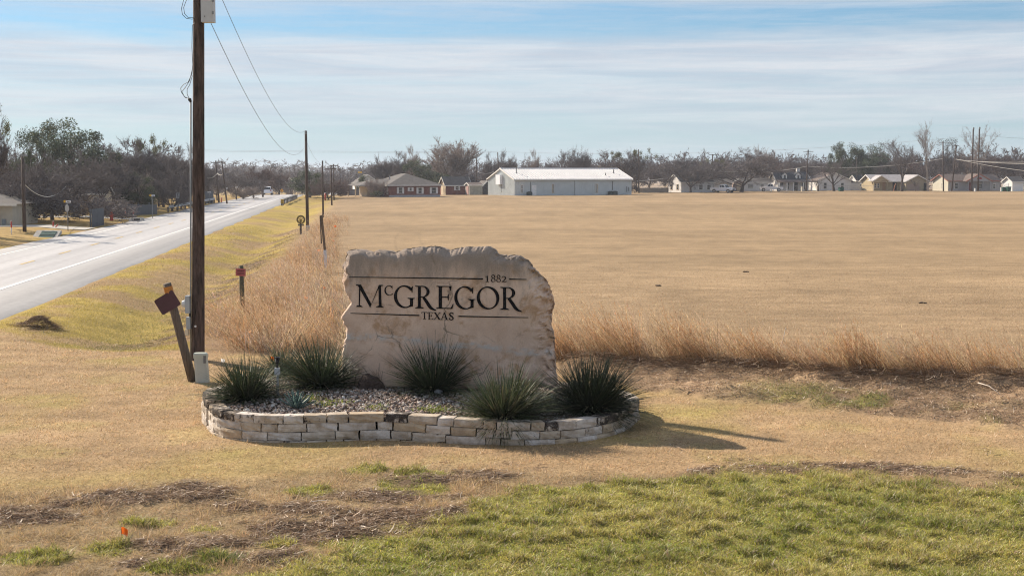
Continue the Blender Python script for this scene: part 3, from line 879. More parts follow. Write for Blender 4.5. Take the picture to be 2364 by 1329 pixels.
OUT = [(85, 1330), (98, 1060), (104, 980), (118, 900), (128, 862), (122, 822), (130, 790), (108, 772), (104, 745), (84, 720), (96, 690), (118, 652), (142, 620), (160, 596), (155, 560), (135, 520), (112, 480), (97, 430), (84, 402), (100, 362), (106, 320), (88, 290), (98, 262), (112, 240), (116, 200), (122, 152), (150, 134), (205, 134), (262, 146), (300, 160), (370, 150), (410, 130), (460, 135), (520, 155), (560, 150), (620, 127), (700, 124), (760, 116), (820, 111), (890, 107), (930, 118), (972, 130), (1000, 160), (1030, 136), (1100, 116), (1170, 111), (1240, 120), (1300, 111), (1332, 102), (1372, 107), (1398, 150), (1432, 176), (1480, 186), (1540, 179), (1620, 185), (1680, 222), (1740, 282), (1800, 352), (1850, 422), (1890, 492), (1910, 560), (1914, 620), (1896, 690), (1890, 760), (1905, 830), (1924, 900), (1930, 960), (1935, 1050), (1940, 1150), (1945, 1330)]
def build_slab():
    root = thing('town_sign', 'broad rough-edged limestone slab sign with black engraved lettering, standing in the stone planter', 'sign', S_P, SLAB_A)
    o = [Vector((*slab_uv(p[0] - (22 if p[0] > 1700 else 0), p[1]), 0)) for p in OUT]
    # resample the outline evenly and roughen it
    seg = [(o[(i + 1) % len(o)] - o[i]).length for i in range(len(o))]; tot = sum(seg); n = 330
    pts, i, acc = [], 0, 0.0
    for k in range(n):
        s = tot * k / n
        while acc + seg[i] < s: acc += seg[i]; i += 1
        pts.append(o[i].lerp(o[(i + 1) % len(o)], (s - acc) / seg[i]))
    c = Vector(slab_uv(1000, 800) + (0,))
    P = np.array([[p.x, p.y] for p in pts]); ctr = np.array([c.x, c.y])
    ang = np.arange(n) / n * 60
    crag = np.abs(fbm(ang * 3.3, ang * 0 + 9, 15, 4) - .5)
    P = P - (P - ctr) / np.linalg.norm(P - ctr, axis=1, keepdims=True) * (crag * .09 - .012)[:, None]
    P = P + (P - ctr) / np.linalg.norm(P - ctr, axis=1, keepdims=True) * ((fbm(ang, ang * 0 + 3, 5, 4) - .5) * .05)[:, None]
    R = np.linalg.norm(P - ctr, axis=1)
    bev = .07 + .30 * ss(.9, 1.6, P[:, 0]) * ss(2.5, 2.0, P[:, 1]) + .10 * ss(1.9, 2.3, P[:, 1])      # how far the broken edge eats into the face
    TH = .62
    ds = np.concatenate([[0], np.geomspace(.02, 1, 13)])           # share of bevel
    rings = []
    for j, k in enumerate(ds):                                     # outer edge to where the flat face starts
        f = 1 - bev * k / R
        q = ctr + (P - ctr) * f[:, None]
        dep = (1 - k) ** 1.6 * (.05 + bev * .62)
        nn = .75 * (fbm(q[:, 0] * 14, q[:, 1] * 14, 9, 4) - .5) + .8 * (.14 - np.abs(fbm(q[:, 0] * 8 + 3, q[:, 1] * 8, 19, 4) - .5))
        dep = dep + nn * (.10 + .24 * ss(.9, 1.6, P[:, 0])) * (1 - k) ** .7 * (k > 0 if j == 0 else 1)
        rings.append(np.stack([q[:, 0], np.maximum(dep, -.004), q[:, 1]], -1))
    face = []
    for k in np.linspace(.94, 0.0, 12):
        f = (1 - bev / R) * k
        q = ctr + (P - ctr) * f[:, None]
        face.append(np.stack([q[:, 0], (fbm(q[:, 0] * 2, q[:, 1] * 2, 33, 3) - .5) * .008, q[:, 1]], -1))
    side = []
    for k in np.linspace(0.12, 1, 7)[::-1]:
        bul = .008 * math.sin(math.pi * k)
        wob = (fbm(ang * 1.6, np.full(n, k * 3.3), 71, 4) - .5) * .16
        f = 1 - ((.05 + .20 * ss(.9, 1.6, P[:, 0])) * k - bul + np.abs(wob) * .7) / R
        q = ctr + (P - ctr) * f[:, None]
        side.append(np.stack([q[:, 0], rings[0][:, 1] * (1 - k) + TH * k + wob * .3, q[:, 1]], -1))
    back = [np.stack([ctr[0] + (P[:, 0] - ctr[0]) * k, TH + .04 * (1 - k) + (fbm(P[:, 0] * k * 3, P[:, 1] * k * 3, 13, 3) - .5) * .08, ctr[1] + (P[:, 1] - ctr[1]) * k], -1) for k in (0.0, .4, .75)]
    allr = back + side + rings + face
    V = np.concatenate(allr); nr = len(allr)
    T = []
    for r in range(nr - 1):
        for i in range(n): T.append((r * n + i, r * n + (i + 1) % n, (r + 1) * n + (i + 1) % n, (r + 1) * n + i))
    me = fast_mesh('slab', V, np.array(T), M_SLAB)
    lo_f = n * (len(back) + len(side) + len(rings) - 2)
    me.polygons.foreach_set('use_smooth', [i >= lo_f for i in range(len(me.polygons))])
    bm = bmesh.new(); bm.from_mesh(me); bmesh.ops.recalc_face_normals(bm, faces=bm.faces); bm.to_mesh(me); bm.free()
    link('slab', me, root)

    # ---- lettering; each glyph is drawn in a unit box out of strokes
    def rect(x0, y0, x1, y1): return [(x0, y0), (x1, y0), (x1, y1), (x0, y1)]
    def arc(cx, cy, rx, ry, tx, ty, a0, a1, tilt=0.0, m=36):
        L_, R_ = [], []
        for k in range(m + 1):
            a = math.radians(a0 + (a1 - a0) * k / m)
            ca, sa = math.cos(a - tilt), math.sin(a - tilt)
            w = math.hypot(tx * ca, ty * sa)
            ca, sa = math.cos(a), math.sin(a)
            L_.append((cx + rx * ca, cy + ry * sa)); R_.append((cx + (rx - w) * ca, cy + (ry - w * ry / rx) * sa))
        return ('strip', L_, R_)
    def stroke(pts, ws, sub=8):
        P2 = [Vector((p[0], p[1], 0)) for p in pts]; out, wd = [], []
        for i in range(len(P2) - 1):
            a, b, c2, d = P2[max(i - 1, 0)], P2[i], P2[i + 1], P2[min(i + 2, len(P2) - 1)]
            for k in range(sub + (i == len(P2) - 2)):
                t = k / sub
                out.append(.5 * ((2 * b) + (-a + c2) * t + (2 * a - 5 * b + 4 * c2 - d) * t * t + (-a + 3 * b - 3 * c2 + d) * t ** 3)); wd.append(ws[i] * (1 - t) + ws[i + 1] * t)
        L_, R_ = [], []
        for i, p in enumerate(out):
            t = (out[min(i + 1, len(out) - 1)] - out[max(i - 1, 0)]).normalized(); nn = Vector((-t.y, t.x, 0)) * wd[i] / 2
            L_.append((p.x + nn.x, p.y + nn.y)); R_.append((p.x - nn.x, p.y - nn.y))
        return ('strip', L_, R_)
    def serif(x0, x1, y, up, h=.045):
        m_ = (x0 + x1) / 2; w = (x1 - x0)
        return [(x0, y), (x1, y), (x1, y + up * h * .5), (m_ + w * .24, y + up * h * 1.5), (m_ - w * .24, y + up * h * 1.5), (x0, y + up * h * .5)]
    G = {}
    G['M'] = [[(.098, .02), (.135, .02), (.158, .96), (.112, .96)], [(.045, 1.0), (.175, 1.0), (.560, .13), (.515, -.02)], [(.515, -.02), (.548, .09), (.872, 1.0), (.838, 1.0)],
              [(.835, .02), (.932, .02), (.900, .98), (.822, .98)], serif(0, .235, 0, 1), serif(.735, 1.0, 0, 1), [(0, 1), (.06, 1), (.15, .93), (.10, .94), (.0, .965)], [(.84, 1), (.98, 1), (.98, .965), (.90, .95), (.84, .95)]]
    G['C'] = [arc(.56, .5, .56, .54, .15, .055, 48, 312, .25), [(.90, .66), (.935, .66), (.955, .985), (.925, .985), (.875, .88)], [(.86, .10), (.90, .13), (.99, .20), (1.0, .18), (.93, .04)]]
    G['G'] = [arc(.53, .5, .53, .53, .15, .055, 44, 318, .25), rect(.80, .06, .945, .40), serif(.68, 1.03, .45, -1, .04), [(.885, .70), (.915, .70), (.935, .985), (.905, .985), (.855, .90)], [(.80, .03), (.945, .08), (.945, .12), (.80, .12)]]
    G['R'] = [rect(.14, .02, .275, .98), serif(0, .415, 0, 1), [(.0, 1.0), (.40, 1.0), (.40, .965), (.14, .95), (.0, .975)], arc(.34, .745, .36, .255, .14, .045, -92, 92, 0, 24), [(.275, .485), (.40, .485), (.40, .525), (.275, .525)],
              stroke([(.40, .50), (.56, .30), (.72, .08), (.86, -.02), (1.02, -.07)], [.12, .14, .14, .09, .02])]
    G['E'] = [rect(.13, .02, .315, .98), [(0, 1), (.86, 1), (.86, .965), (.0, .965)], rect(.315, .495, .70, .535), [(0, 0), (.92, 0), (.95, .04), (0, .04)], [(.80, .80), (.835, .80), (.875, 1.0), (.80, 1.0), (.74, .965)], [(.69, .38), (.72, .38), (.72, .65), (.69, .65), (.64, .535), (.64, .495)], [(.92, 0), (1.0, .21), (.965, .22), (.84, .04)],
              [(.09, .04), (.36, .04), (.32, .07), (.13, .07)], [(.09, .965), (.36, .965), (.32, .935), (.13, .935)]]
    G['O'] = [arc(.5, .5, .5, .53, .135, .05, 0, 360, .3, 56)]
    G['1'] = [rect(.36, .03, .66, .98), serif(.05, 1, 0, 1, .05), [(.02, .80), (.36, .98), (.66, 1.0), (.66, .93), (.40, .90), (.06, .76)]]
    G['8'] = [arc(.5, .755, .38, .255, .15, .07, 0, 360, .4, 36), arc(.5, .26, .48, .275, .17, .07, 0, 360, .4, 40)]
    G['2'] = [stroke([(.06, .72), (.20, .93), (.48, .97), (.74, .84), (.76, .62), (.55, .35), (.10, .06)], [.10, .08, .10, .18, .20, .14, .08]), [(.02, 0), (.93, 0), (1.0, .20), (.95, .20), (.86, .11), (.06, .11)]]
    G['T'] = [rect(.43, .02, .575, .98), serif(.24, .76, 0, 1), rect(.03, .955, .97, 1.0), [(.0, .80), (.035, .80), (.09, .955), (.03, 1.0)], [(1.0, .80), (.965, .80), (.91, .955), (.97, 1.0)]]
    G['X'] = [[(.10, .98), (.31, .98), (.93, .02), (.72, .02)], [(.12, .02), (.185, .02), (.88, .98), (.815, .98)], serif(0, .31, 0, 1, .04), serif(.62, 1.02, 0, 1, .04), serif(.0, .40, 1, -1, .04), serif(.70, 1.0, 1, -1, .04)]
    G['A'] = [[(.43, 1.03), (.53, 1.03), (.93, .02), (.75, .02)], [(.10, .02), (.155, .02), (.49, .93), (.45, 1.0)], rect(.25, .33, .70, .375), serif(0, .27, 0, 1, .04), serif(.64, 1.0, 0, 1, .04)]
    G['S'] = [stroke([(.86, .80), (.66, .97), (.36, .96), (.14, .76), (.34, .57), (.70, .41), (.86, .21), (.62, .02), (.30, .03), (.08, .22)], [.06, .10, .13, .20, .23, .23, .20, .13, .10, .06]), [(.84, .72), (.88, .72), (.91, .99), (.88, .99), (.80, .84)], [(.06, .30), (.03, .30), (.0, -.01), (.03, -.01), (.12, .16)]]
    def glyph(ch, x0, x1, yt, yb, sl, name):
        mb = MB(); cnt = 0
        def mp(x, y): return slab_uv(x0 + x * (x1 - x0), yb + (yt - yb) * y + sl * (x - .5) * (x1 - x0))
        for pc in G[ch]:
            y0 = -.0120 - .0007 * cnt; y1 = .012; cnt += 1
            if pc[0] == 'strip':
                A = [mp(*p) for p in pc[1]]; B = [mp(*p) for p in pc[2]]; n_ = len(A)
                vs = [(a[0], y0, a[1]) for a in A] + [(b[0], y0, b[1]) for b in B] + [(a[0], y1, a[1]) for a in A] + [(b[0], y1, b[1]) for b in B]
                fs = []
                for i in range(n_ - 1):
                    fs += [(i, i + 1, n_ + i + 1, n_ + i), (i, 2 * n_ + i, 2 * n_ + i + 1, i + 1), (n_ + i, n_ + i + 1, 3 * n_ + i + 1, 3 * n_ + i)]
                mb.add(vs, fs)
            else:
                mb.prism([mp(*p) for p in pc], y0, y1)
        return mb.build(name, M_LETTER, root)
    SL = .0195
    for ch, x0, x1, yt, yb in [('M', 230, 463, 432, 622), ('C', 472, 543, 441, 520), ('G', 553, 724, 442, 625), ('R', 733, 908, 442, 634), ('E', 915, 1060, 443, 636), ('G', 1067, 1240, 450, 637), ('O', 1258, 1450, 452, 636), ('R', 1457, 1640, 453, 645)]:
        glyph(ch, x0, x1, yt, yb, SL, 'letter')
    for ch, x0, x1, yt, yb in [('1', 1333, 1363, 356, 408), ('8', 1378, 1418, 346, 409), ('8', 1424, 1463, 347, 410), ('2', 1469, 1512, 360, 409)]:
        glyph(ch, x0, x1, yt, yb, .014, 'numeral')
    for ch, x0, x1, yt, yb in [('T', 787, 838, 664, 725), ('E', 843, 886, 665, 727), ('X', 888, 952, 667, 728), ('A', 950, 1013, 668, 730), ('S', 1022, 1062, 669, 731)]:
        glyph(ch, x0, x1, yt, yb, SL, 'letter')
    for a, b in [((170, 366), (1311, 382)), ((1533, 384), (1682, 387)), ((183, 674), (769, 693)), ((1103, 700), (1697, 711))]:
        h0, h1 = (2.4, 5.2) if a[0] < 200 else ((5.0, 2.6) if b[0] > 1600 else (5, 5))
        q = [slab_uv(a[0], a[1] + h0), slab_uv(b[0], b[1] + h1), slab_uv(b[0], b[1] - h1), slab_uv(a[0], a[1] - h0)]
        MB().prism(q, -.013, .01).build('rule_line', M_LETTER, root)
build_slab()

# ------------------------------------------------------------------ stone planter ring, stone by stone
def block_material():
    m = bpy.data.materials.new('planter_limestone'); m.use_nodes = True
    nt = m.node_tree; bs = nt.nodes['Principled BSDF']; N = nt.nodes.new; L = nt.links.new
    bs.inputs['Roughness'].default_value = .9; bs.inputs['Specular IOR Level'].default_value = .15
    tc = N('ShaderNodeTexCoord'); oi = N('ShaderNodeObjectInfo')
    ad = N('ShaderNodeVectorMath'); ad.operation = 'MULTIPLY_ADD'; L(oi.outputs['Random'], ad.inputs[0]); ad.inputs[1].default_value = (37, 19, 53); L(tc.outputs['Object'], ad.inputs[2])
    def nz(s, d=6, r=.65):
        n = N('ShaderNodeTexNoise'); n.inputs['Scale'].default_value = s; n.inputs['Detail'].default_value = d; n.inputs['Roughness'].default_value = r; L(ad.outputs[0], n.inputs[0]); return n.outputs['Fac']
    def rr(v, a0, a1):
        r = N('ShaderNodeMapRange'); r.interpolation_type = 'SMOOTHSTEP'; L(v, r.inputs[0]); r.inputs[1].default_value = a0; r.inputs[2].default_value = a1; return r.outputs[0]
    def mx(f, a, b):
        k = N('ShaderNodeMix'); k.data_type = 'RGBA'; L(f, k.inputs[0])
        for i, v in ((6, a), (7, b)):
            if hasattr(v, 'links'): L(v, k.inputs[i])
            else: k.inputs[i].default_value = (*v, 1)
        return k.outputs[2]
    hue = N('ShaderNodeValToRGB'); L(oi.outputs['Random'], hue.inputs[0]); cr = hue.color_ramp
    cols = [(0, (.60, .55, .50)), (.25, (.70, .655, .61)), (.45, (.52, .41, .28)), (.62, (.66, .615, .565)), (.8, (.48, .40, .30)), (1, (.62, .56, .49))]
    while len(cr.elements) < len(cols): cr.elements.new(.5)
    for e, (p, c) in zip(cr.elements, cols): e.position = p; e.color = (*c, 1)
    c = mx(rr(nz(4), .3, .75), hue.outputs[0], (.31, .24, .17))
    oc = N('ShaderNodeObjectInfo')
    wt = N('ShaderNodeMath'); wt.operation = 'ADD'; L(nz(7, 8, .72), wt.inputs[0]); L(oc.outputs['Alpha'], wt.inputs[1])
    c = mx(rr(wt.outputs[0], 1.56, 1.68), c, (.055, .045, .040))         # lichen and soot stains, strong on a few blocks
    c = mx(rr(nz(60, 3), .55, .8), c, (.40, .33, .25))
    L(c, bs.inputs['Base Color'])
    b = N('ShaderNodeBump'); b.inputs['Strength'].default_value = .7; b.inputs['Distance'].default_value = .02; L(nz(14, 6, .7), b.inputs['Height']); L(b.outputs[0], bs.inputs['Normal'])
    return m
M_BLOCK = block_material()
def rock_block(l, h, d, seed, rough=1.0):
    """a split-face block: x along the wall, y into it (0 is the face), z up from 0"""
    bm = bmesh.new(); bmesh.ops.create_cube(bm, size=1)
    bmesh.ops.scale(bm, vec=(l, d, h), verts=bm.verts); bmesh.ops.translate(bm, vec=(0, d / 2, h / 2), verts=bm.verts)
    bmesh.ops.subdivide_edges(bm, edges=[e for e in bm.edges if abs(e.verts[0].co.x - e.verts[1].co.x) > l * .5], cuts=3, use_grid_fill=True)
    bmesh.ops.subdivide_edges(bm, edges=[e for e in bm.edges if abs(e.verts[0].co.z - e.verts[1].co.z) > h * .5], cuts=2, use_grid_fill=True)
    r = random.Random(seed)
    for v in bm.verts:
        ex = abs(abs(v.co.x) - l / 2) < 1e-4; ez = min(abs(v.co.z), abs(v.co.z - h)) < 1e-4; ey = v.co.y < 1e-4
        if ey:
            v.co.y += r.uniform(-.012, .008) * rough
            if ex or ez: v.co.y += r.uniform(.006, .020)
        if ex: v.co.x *= 1 - r.uniform(0, .014) / (l / 2)
        if ez: v.co.z += r.uniform(-.005, .004)
    me = bpy.data.meshes.new('stone'); bm.to_mesh(me); bm.free(); me.materials.append(M_BLOCK)
    return me
def arc_len(loop):
    s = [0.0]
    for i in range(len(loop)): s.append(s[-1] + (loop[(i + 1) % len(loop)] - loop[i]).length)
    return np.array(s)
BED_S = arc_len(BED)
def bed_at(s):
    s = s % BED_S[-1]; i = int(np.searchsorted(BED_S, s, side='right')) - 1
    i = min(i, len(BED) - 1); t = (s - BED_S[i]) / max(1e-9, BED_S[i + 1] - BED_S[i])
    return BED[i].lerp(BED[(i + 1) % len(BED)], t)
def sink(x): return -.095 * float(ss(-2.2, 1.2, x))
CH = .142
def build_planter():
    c0 = ground(960, 1010)
    root = thing('stone_planter', 'low curving raised planter ring of stacked cream limestone blocks round the slab', 'planter', (c0.x, c0.y, 0))
    off0 = Vector((c0.x, c0.y, 0)); tot = BED_S[-1]; r = random.Random(8)
    for course in range(4):
        s = r.uniform(0, .3); z0 = -.10 + CH * course
        while s < tot - .12:
            l = r.choice([.26, .32, .38, .44, .50, .58, .42, .68]) * r.uniform(.82, 1.08)
            if course == 3: l *= 1.05
            if tot - (s + l) < .2: l = tot - s
            a, b = bed_at(s), bed_at(s + l); m = (a + b) / 2
            d = (b - a); ang = math.atan2(d.y, d.x); ln = d.length - r.uniform(.004, .016)
            back = m.y > 26.6
            if back and course < 2: s += l; continue
            nrm = Vector((d.y, -d.x, 0)).normalized()
            dep = r.uniform(.22, .28) if course == 3 else .2
            proud = r.uniform(-.012, .014) + (.012 if course == 3 else 0) - course * .012
            p = m + nrm * proud - off0
            p.z = z0 + sink(m.x) + (r.uniform(-.004, .006) if course == 3 else 0)
            o = link('stone', rock_block(ln, CH - r.uniform(.004, .010), dep, r.random(), 1.0), root, loc=p, rot=(r.uniform(-.01, .01), r.uniform(-.012, .012), ang + r.uniform(-.012, .012)))
            dirty = {3: .82}.get(course, .90)
            px = float(proj(np.array(m.x), np.array(m.y), .4)[0])
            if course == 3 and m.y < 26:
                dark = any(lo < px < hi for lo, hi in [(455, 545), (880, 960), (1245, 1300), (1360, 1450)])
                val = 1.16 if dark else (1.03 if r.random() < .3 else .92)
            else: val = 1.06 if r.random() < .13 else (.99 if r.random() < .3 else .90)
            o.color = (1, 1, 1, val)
            s += l
    # earth inside the ring
    n = len(BED); c = Vector((_bx.mean(), _by.mean(), 0)); V = []; ks = (.93, .8, .6, .4, .2, .02)
    for k in ks:
        for p in BED:
            q = c + (p - c) * k
            V.append((q.x - c0.x, q.y - c0.y, bed_z(q.x, q.y) - .035))
    Fc = [(i * n + j, i * n + (j + 1) % n, (i + 1) * n + (j + 1) % n, (i + 1) * n + j) for i in range(len(ks) - 1) for j in range(n)]
    link('bed_soil', fast_mesh('bed_soil', np.array(V), np.array(Fc), mat('bed_soil', (.12, .085, .062), .95, .4, 8, bump=.5), smooth=True), root)
def bed_z(x, y):
    return .385 + sink(x) + .10 * float(ss(23.3, 25.6, y)) * float(ss(-5.6, -4.4, x)) + .02 * (float(vnoise(np.array(x * 1.7), np.array(y * 1.7), 4)) - .5)
build_planter()
def build_gravel():
    n = 21000
    x = rng.uniform(-5.7, 2.7, n); y = rng.uniform(23, 27.7, n)
    k = inside_bed(x, y, -.085); x, y = x[k], y[k]
    k = rng.random(len(x)) < ss(27.4, 25.5, y) * .75 + .25; x, y = x[k], y[k]
    n = len(x)
    bm = bmesh.new(); bmesh.ops.create_icosphere(bm, subdivisions=1, radius=1)
    tv = np.array([v.co[:] for v in bm.verts]); tf = np.array([[v.index for v in f.verts] for f in bm.faces]); bm.free()
    m = len(tv)
    size = np.exp(rng.normal(math.log(.0175), .38, n)).clip(.010, .055)
    sc = size[:, None] * np.stack([rng.uniform(.8, 1.5, n), rng.uniform(.7, 1.2, n), rng.uniform(.5, .85, n)], -1)
    a = rng.uniform(0, 2 * np.pi, n); ca, sa = np.cos(a), np.sin(a)
    P = tv[None] * sc[:, None, :] * (1 + rng.normal(0, .06, (n, m, 1)))
    Q = np.empty_like(P); Q[..., 0] = P[..., 0] * ca[:, None] - P[..., 1] * sa[:, None]; Q[..., 1] = P[..., 0] * sa[:, None] + P[..., 1] * ca[:, None]
    Q[..., 2] = P[..., 2] + .25 * P[..., 0] * rng.normal(0, 1, (n, 1))
    z = np.array([bed_z(a_, b_) for a_, b_ in zip(x, y)]) - .012 + rng.uniform(0, .018, n)
    Q += np.stack([x, y, z], -1)[:, None, :]
    pal = np.array([(.36, .30, .25), (.30, .21, .16), (.44, .38, .32), (.25, .22, .21), (.52, .47, .42), (.38, .27, .20), (.20, .15, .13), (.42, .31, .27), (.60, .57, .53)])
    c = .86 * pal[rng.integers(0, len(pal), n)] * (1 + rng.normal(0, .15, (n, 1))).clip(.5, 1.5)
    T = tf[None] + (np.arange(n) * m)[:, None, None]
    kind(link('gravel', fast_mesh('gravel', Q.reshape(-1, 3), T.reshape(-1, 3), tint_mat('river_pebbles', .75), np.repeat(c, m, 0), smooth=True)), 'stuff', 'brown and grey river pebbles filling the planter')
    # small weeds coming up between the pebbles
    parts = []
    for (px, py, w, cnt) in [(760, 930, 55, 260), (1000, 940, 45, 380), (870, 938, 30, 120), (720, 920, 30, 120)]:
        c0 = onplane(px, py, .43); s = w / 130
        x = c0.x + rng.normal(0, s * .5, cnt); y = c0.y + rng.normal(0, .14, cnt)
        ok = inside_bed(x, y, -.1); x, y = x[ok], y[ok]; cnt = len(x)
        z = np.array([bed_z(a_, b_) for a_, b_ in zip(x, y)])
        c = jitter((.26, .31, .05), cnt, .25)
        parts.append(ribbons(np.stack([x, y, z], -1), upright(cnt, 1.0), rng.uniform(.03, .075, cnt), rng.uniform(.010, .018, cnt), np.stack([rng.normal(0, .3, cnt), rng.normal(0, .3, cnt), -rng.uniform(0, .5, cnt)], -1), 2, c * .7, c))
    v = join_rib(parts)
    kind(link('bed_weeds', fast_mesh('bed_weeds', *v[:2], M_GRASS, v[2])), 'stuff', 'small bright green weeds between the pebbles')
build_gravel()
def big_pebbles():
    for k, (px, py, s) in enumerate([(1004, 905, .075), (1012, 912, .07), (993, 908, .055)]):
        p = onplane(px, py, .44); bm = bmesh.new(); bmesh.ops.create_icosphere(bm, subdivisions=2, radius=1); rr_ = random.Random(k)
        for v in bm.verts: v.co = Vector((v.co.x * s * 1.2, v.co.y * s, v.co.z * s * .8)) * (1 + rr_.uniform(-.05, .05))
        me = bpy.data.meshes.new('pebble'); bm.to_mesh(me); bm.free(); me.materials.append(mat('blue_grey_stone', (.36, .38, .40), .8, .2, 9))
        me.polygons.foreach_set('use_smooth', [True] * len(me.polygons))
        o = link('cobble', me, loc=(p.x, p.y, bed_z(p.x, p.y) + s * .4))
        tag(o, ['fist-sized blue grey cobble, rearmost of three before the slab', 'fist-sized grey cobble, foremost of three before the slab', 'smallest pale grey cobble of the three before the slab'][k], 'stone', 'large cobbles on the gravel')
big_pebbles()

# ------------------------------------------------------------------ plants in the planter
M_YUCCA = leaf_mat('yucca_blades', .15, .045, .45)
M_DEAD = leaf_mat('dead_blades', .15, .03)
def yucca(px, py, width, height, n, label, tone=1.0, pale=0.0, seed=0, depth_px=None):
    n = int(n * 2.9); width *= 1.06; height *= 1.12
    p = onplane(px, py, .40); z = bed_z(p.x, p.y) - .02
    root = thing('spiky_yucca', label, 'plant', (p.x, p.y, z), 0, 'spiky yucca clumps in the planter')
    a = rng.uniform(0, 2 * np.pi, n); el = np.radians(90 - 90 * rng.random(n) ** .66)       # few lie flat, many rise
    d = np.stack([np.cos(a) * np.cos(el), np.sin(a) * np.cos(el), np.sin(el)], -1)
    rad = .13 * width * np.sqrt(rng.random(n)); b = np.stack([np.cos(a) * rad, np.sin(a) * rad, np.zeros(n)], -1)
    up = np.sin(el)
    lean = rng.normal(0, .05, 2); d[:, :2] += lean * (.4 + up[:, None]); side_k = 1 + .09 * np.cos(a - rng.uniform(0, 6.28))
    L = side_k * (height * up + width * .58 * (1 - up)) * rng.uniform(.74, 1.06, n) * np.where((d[:, 1] < -.2) & (el < .5), .72, 1.0)
    bend = np.stack([d[:, 0] * rng.uniform(.05, .45, n), d[:, 1] * rng.uniform(.05, .45, n), -rng.uniform(.12, .72, n) * (1.1 - up)], -1)
    bend += rng.normal(0, .10, (n, 3))
    side = np.cross(d, np.tile([0, 0, 1.0], (n, 1)) + rng.normal(0, .25, (n, 3))); side /= np.linalg.norm(side, axis=1, keepdims=True)
    c = jitter((.034, .052, .024), n, .3, .08) * tone
    gr = (rng.random(n) < .10 + pale)[:, None]; c = np.where(gr, jitter((.115, .12, .07), n, .3), c)
    tip = c * 1.3 + np.array([.016, .013, .007])
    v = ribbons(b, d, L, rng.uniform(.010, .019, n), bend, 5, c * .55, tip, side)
    link('blades', fast_mesh('blades', *v[:2], M_YUCCA, v[2]), root)
    m = max(10, n // 22); a = rng.uniform(0, 2 * np.pi, m); el = rng.uniform(-.1, .8, m)
    d = np.stack([np.cos(a) * np.cos(el), np.sin(a) * np.cos(el), np.sin(el)], -1)
    c = jitter((.42, .33, .22), m, .25)
    v = ribbons(d * .05, d, rng.uniform(.25, .55, m) * width, rng.uniform(.010, .017, m), np.stack([rng.normal(0, .2, m), rng.normal(0, .2, m), -rng.uniform(.3, .9, m)], -1), 5, c * .6, c)
    link('dead_blades', fast_mesh('dead_blades', *v[:2], M_DEAD, v[2]), root)
    return root
yucca(568, 926, 1.15, .74, 620, 'dark spiky yucca clump spilling over the end of the planter nearest the wooden pole', 1.0, .05)
yucca(742, 904, 1.30, .86, 720, 'large dark spiky yucca clump before the slab edge, behind the blue agave', 1.0, .04)
yucca(652, 872, .85, .55, 280, 'loose small yucca clump behind the grey lamp post', 1.1, .25)
yucca(1000, 912, 1.15, .98, 480, 'upright dark green yucca clump before the middle of the slab, below the lettering', 1.05, .06)
yucca(1160, 958, 1.38, .86, 760, 'greyish yucca clump with withered blades hanging over the planter front', 1.15, .32)
yucca(1366, 938, 1.45, .94, 900, 'darkest and widest yucca clump beside the broken edge of the slab', .72, .0)
def agave():
    p = onplane(685, 942, .40); root = thing('blue_agave', 'small blue green agave rosette on the pebbles', 'plant', (p.x, p.y, bed_z(p.x, p.y) - .01))
    m_ = mat('agave_leaf', (.10, .165, .15), .55, .3, 6)
    for k in range(26):
        t = k / 26; a = k * 2.39996; el = .25 + 1.15 * t; L = (.34 - .06 * t) * random.uniform(.9, 1.1); w = .055
        d = Vector((math.cos(a) * math.cos(el), math.sin(a) * math.cos(el), math.sin(el))); s = Vector((-math.sin(a), math.cos(a), 0)); u = s.cross(d)
        mb = MB(); pr = [(0, .5), (.25, .85), (.5, 1), (.75, .7), (1, .03)]; vs = []
        for q, ww in pr:
            c = d * L * q + Vector((0, 0, .05 * q * q)); h = w * ww / 2
            vs += [c - s * h - u * .012, c + u * -.022 * ww, c + s * h - u * .012, c + u * .008]
        fs = []
        for i in range(len(pr) - 1):
            for j in range(4): fs.append((i * 4 + j, i * 4 + (j + 1) % 4, (i + 1) * 4 + (j + 1) % 4, (i + 1) * 4 + j))
        mb.add(vs, fs); mb.build('leaf', m_, root, smooth=True)
agave()
def rough_rock(name, loc, size, m, seed, sub=3, amp=.22, flat=1.0):
    bm = bmesh.new(); bmesh.ops.create_icosphere(bm, subdivisions=sub, radius=1); 
    for v in bm.verts:
        n = v.co.normalized(); f = 1 + amp * (2 * float(fbm(np.array(n.x * 1.6 + seed), np.array(n.y * 1.6 + n.z * 1.3), 5, 3)) - 1) * 1.6
        v.co = Vector((n.x * size[0], n.y * size[1], n.z * size[2])) * f
    me = bpy.data.meshes.new(name); bm.to_mesh(me); bm.free(); me.materials.append(m)
    return link(name, me, loc=loc)
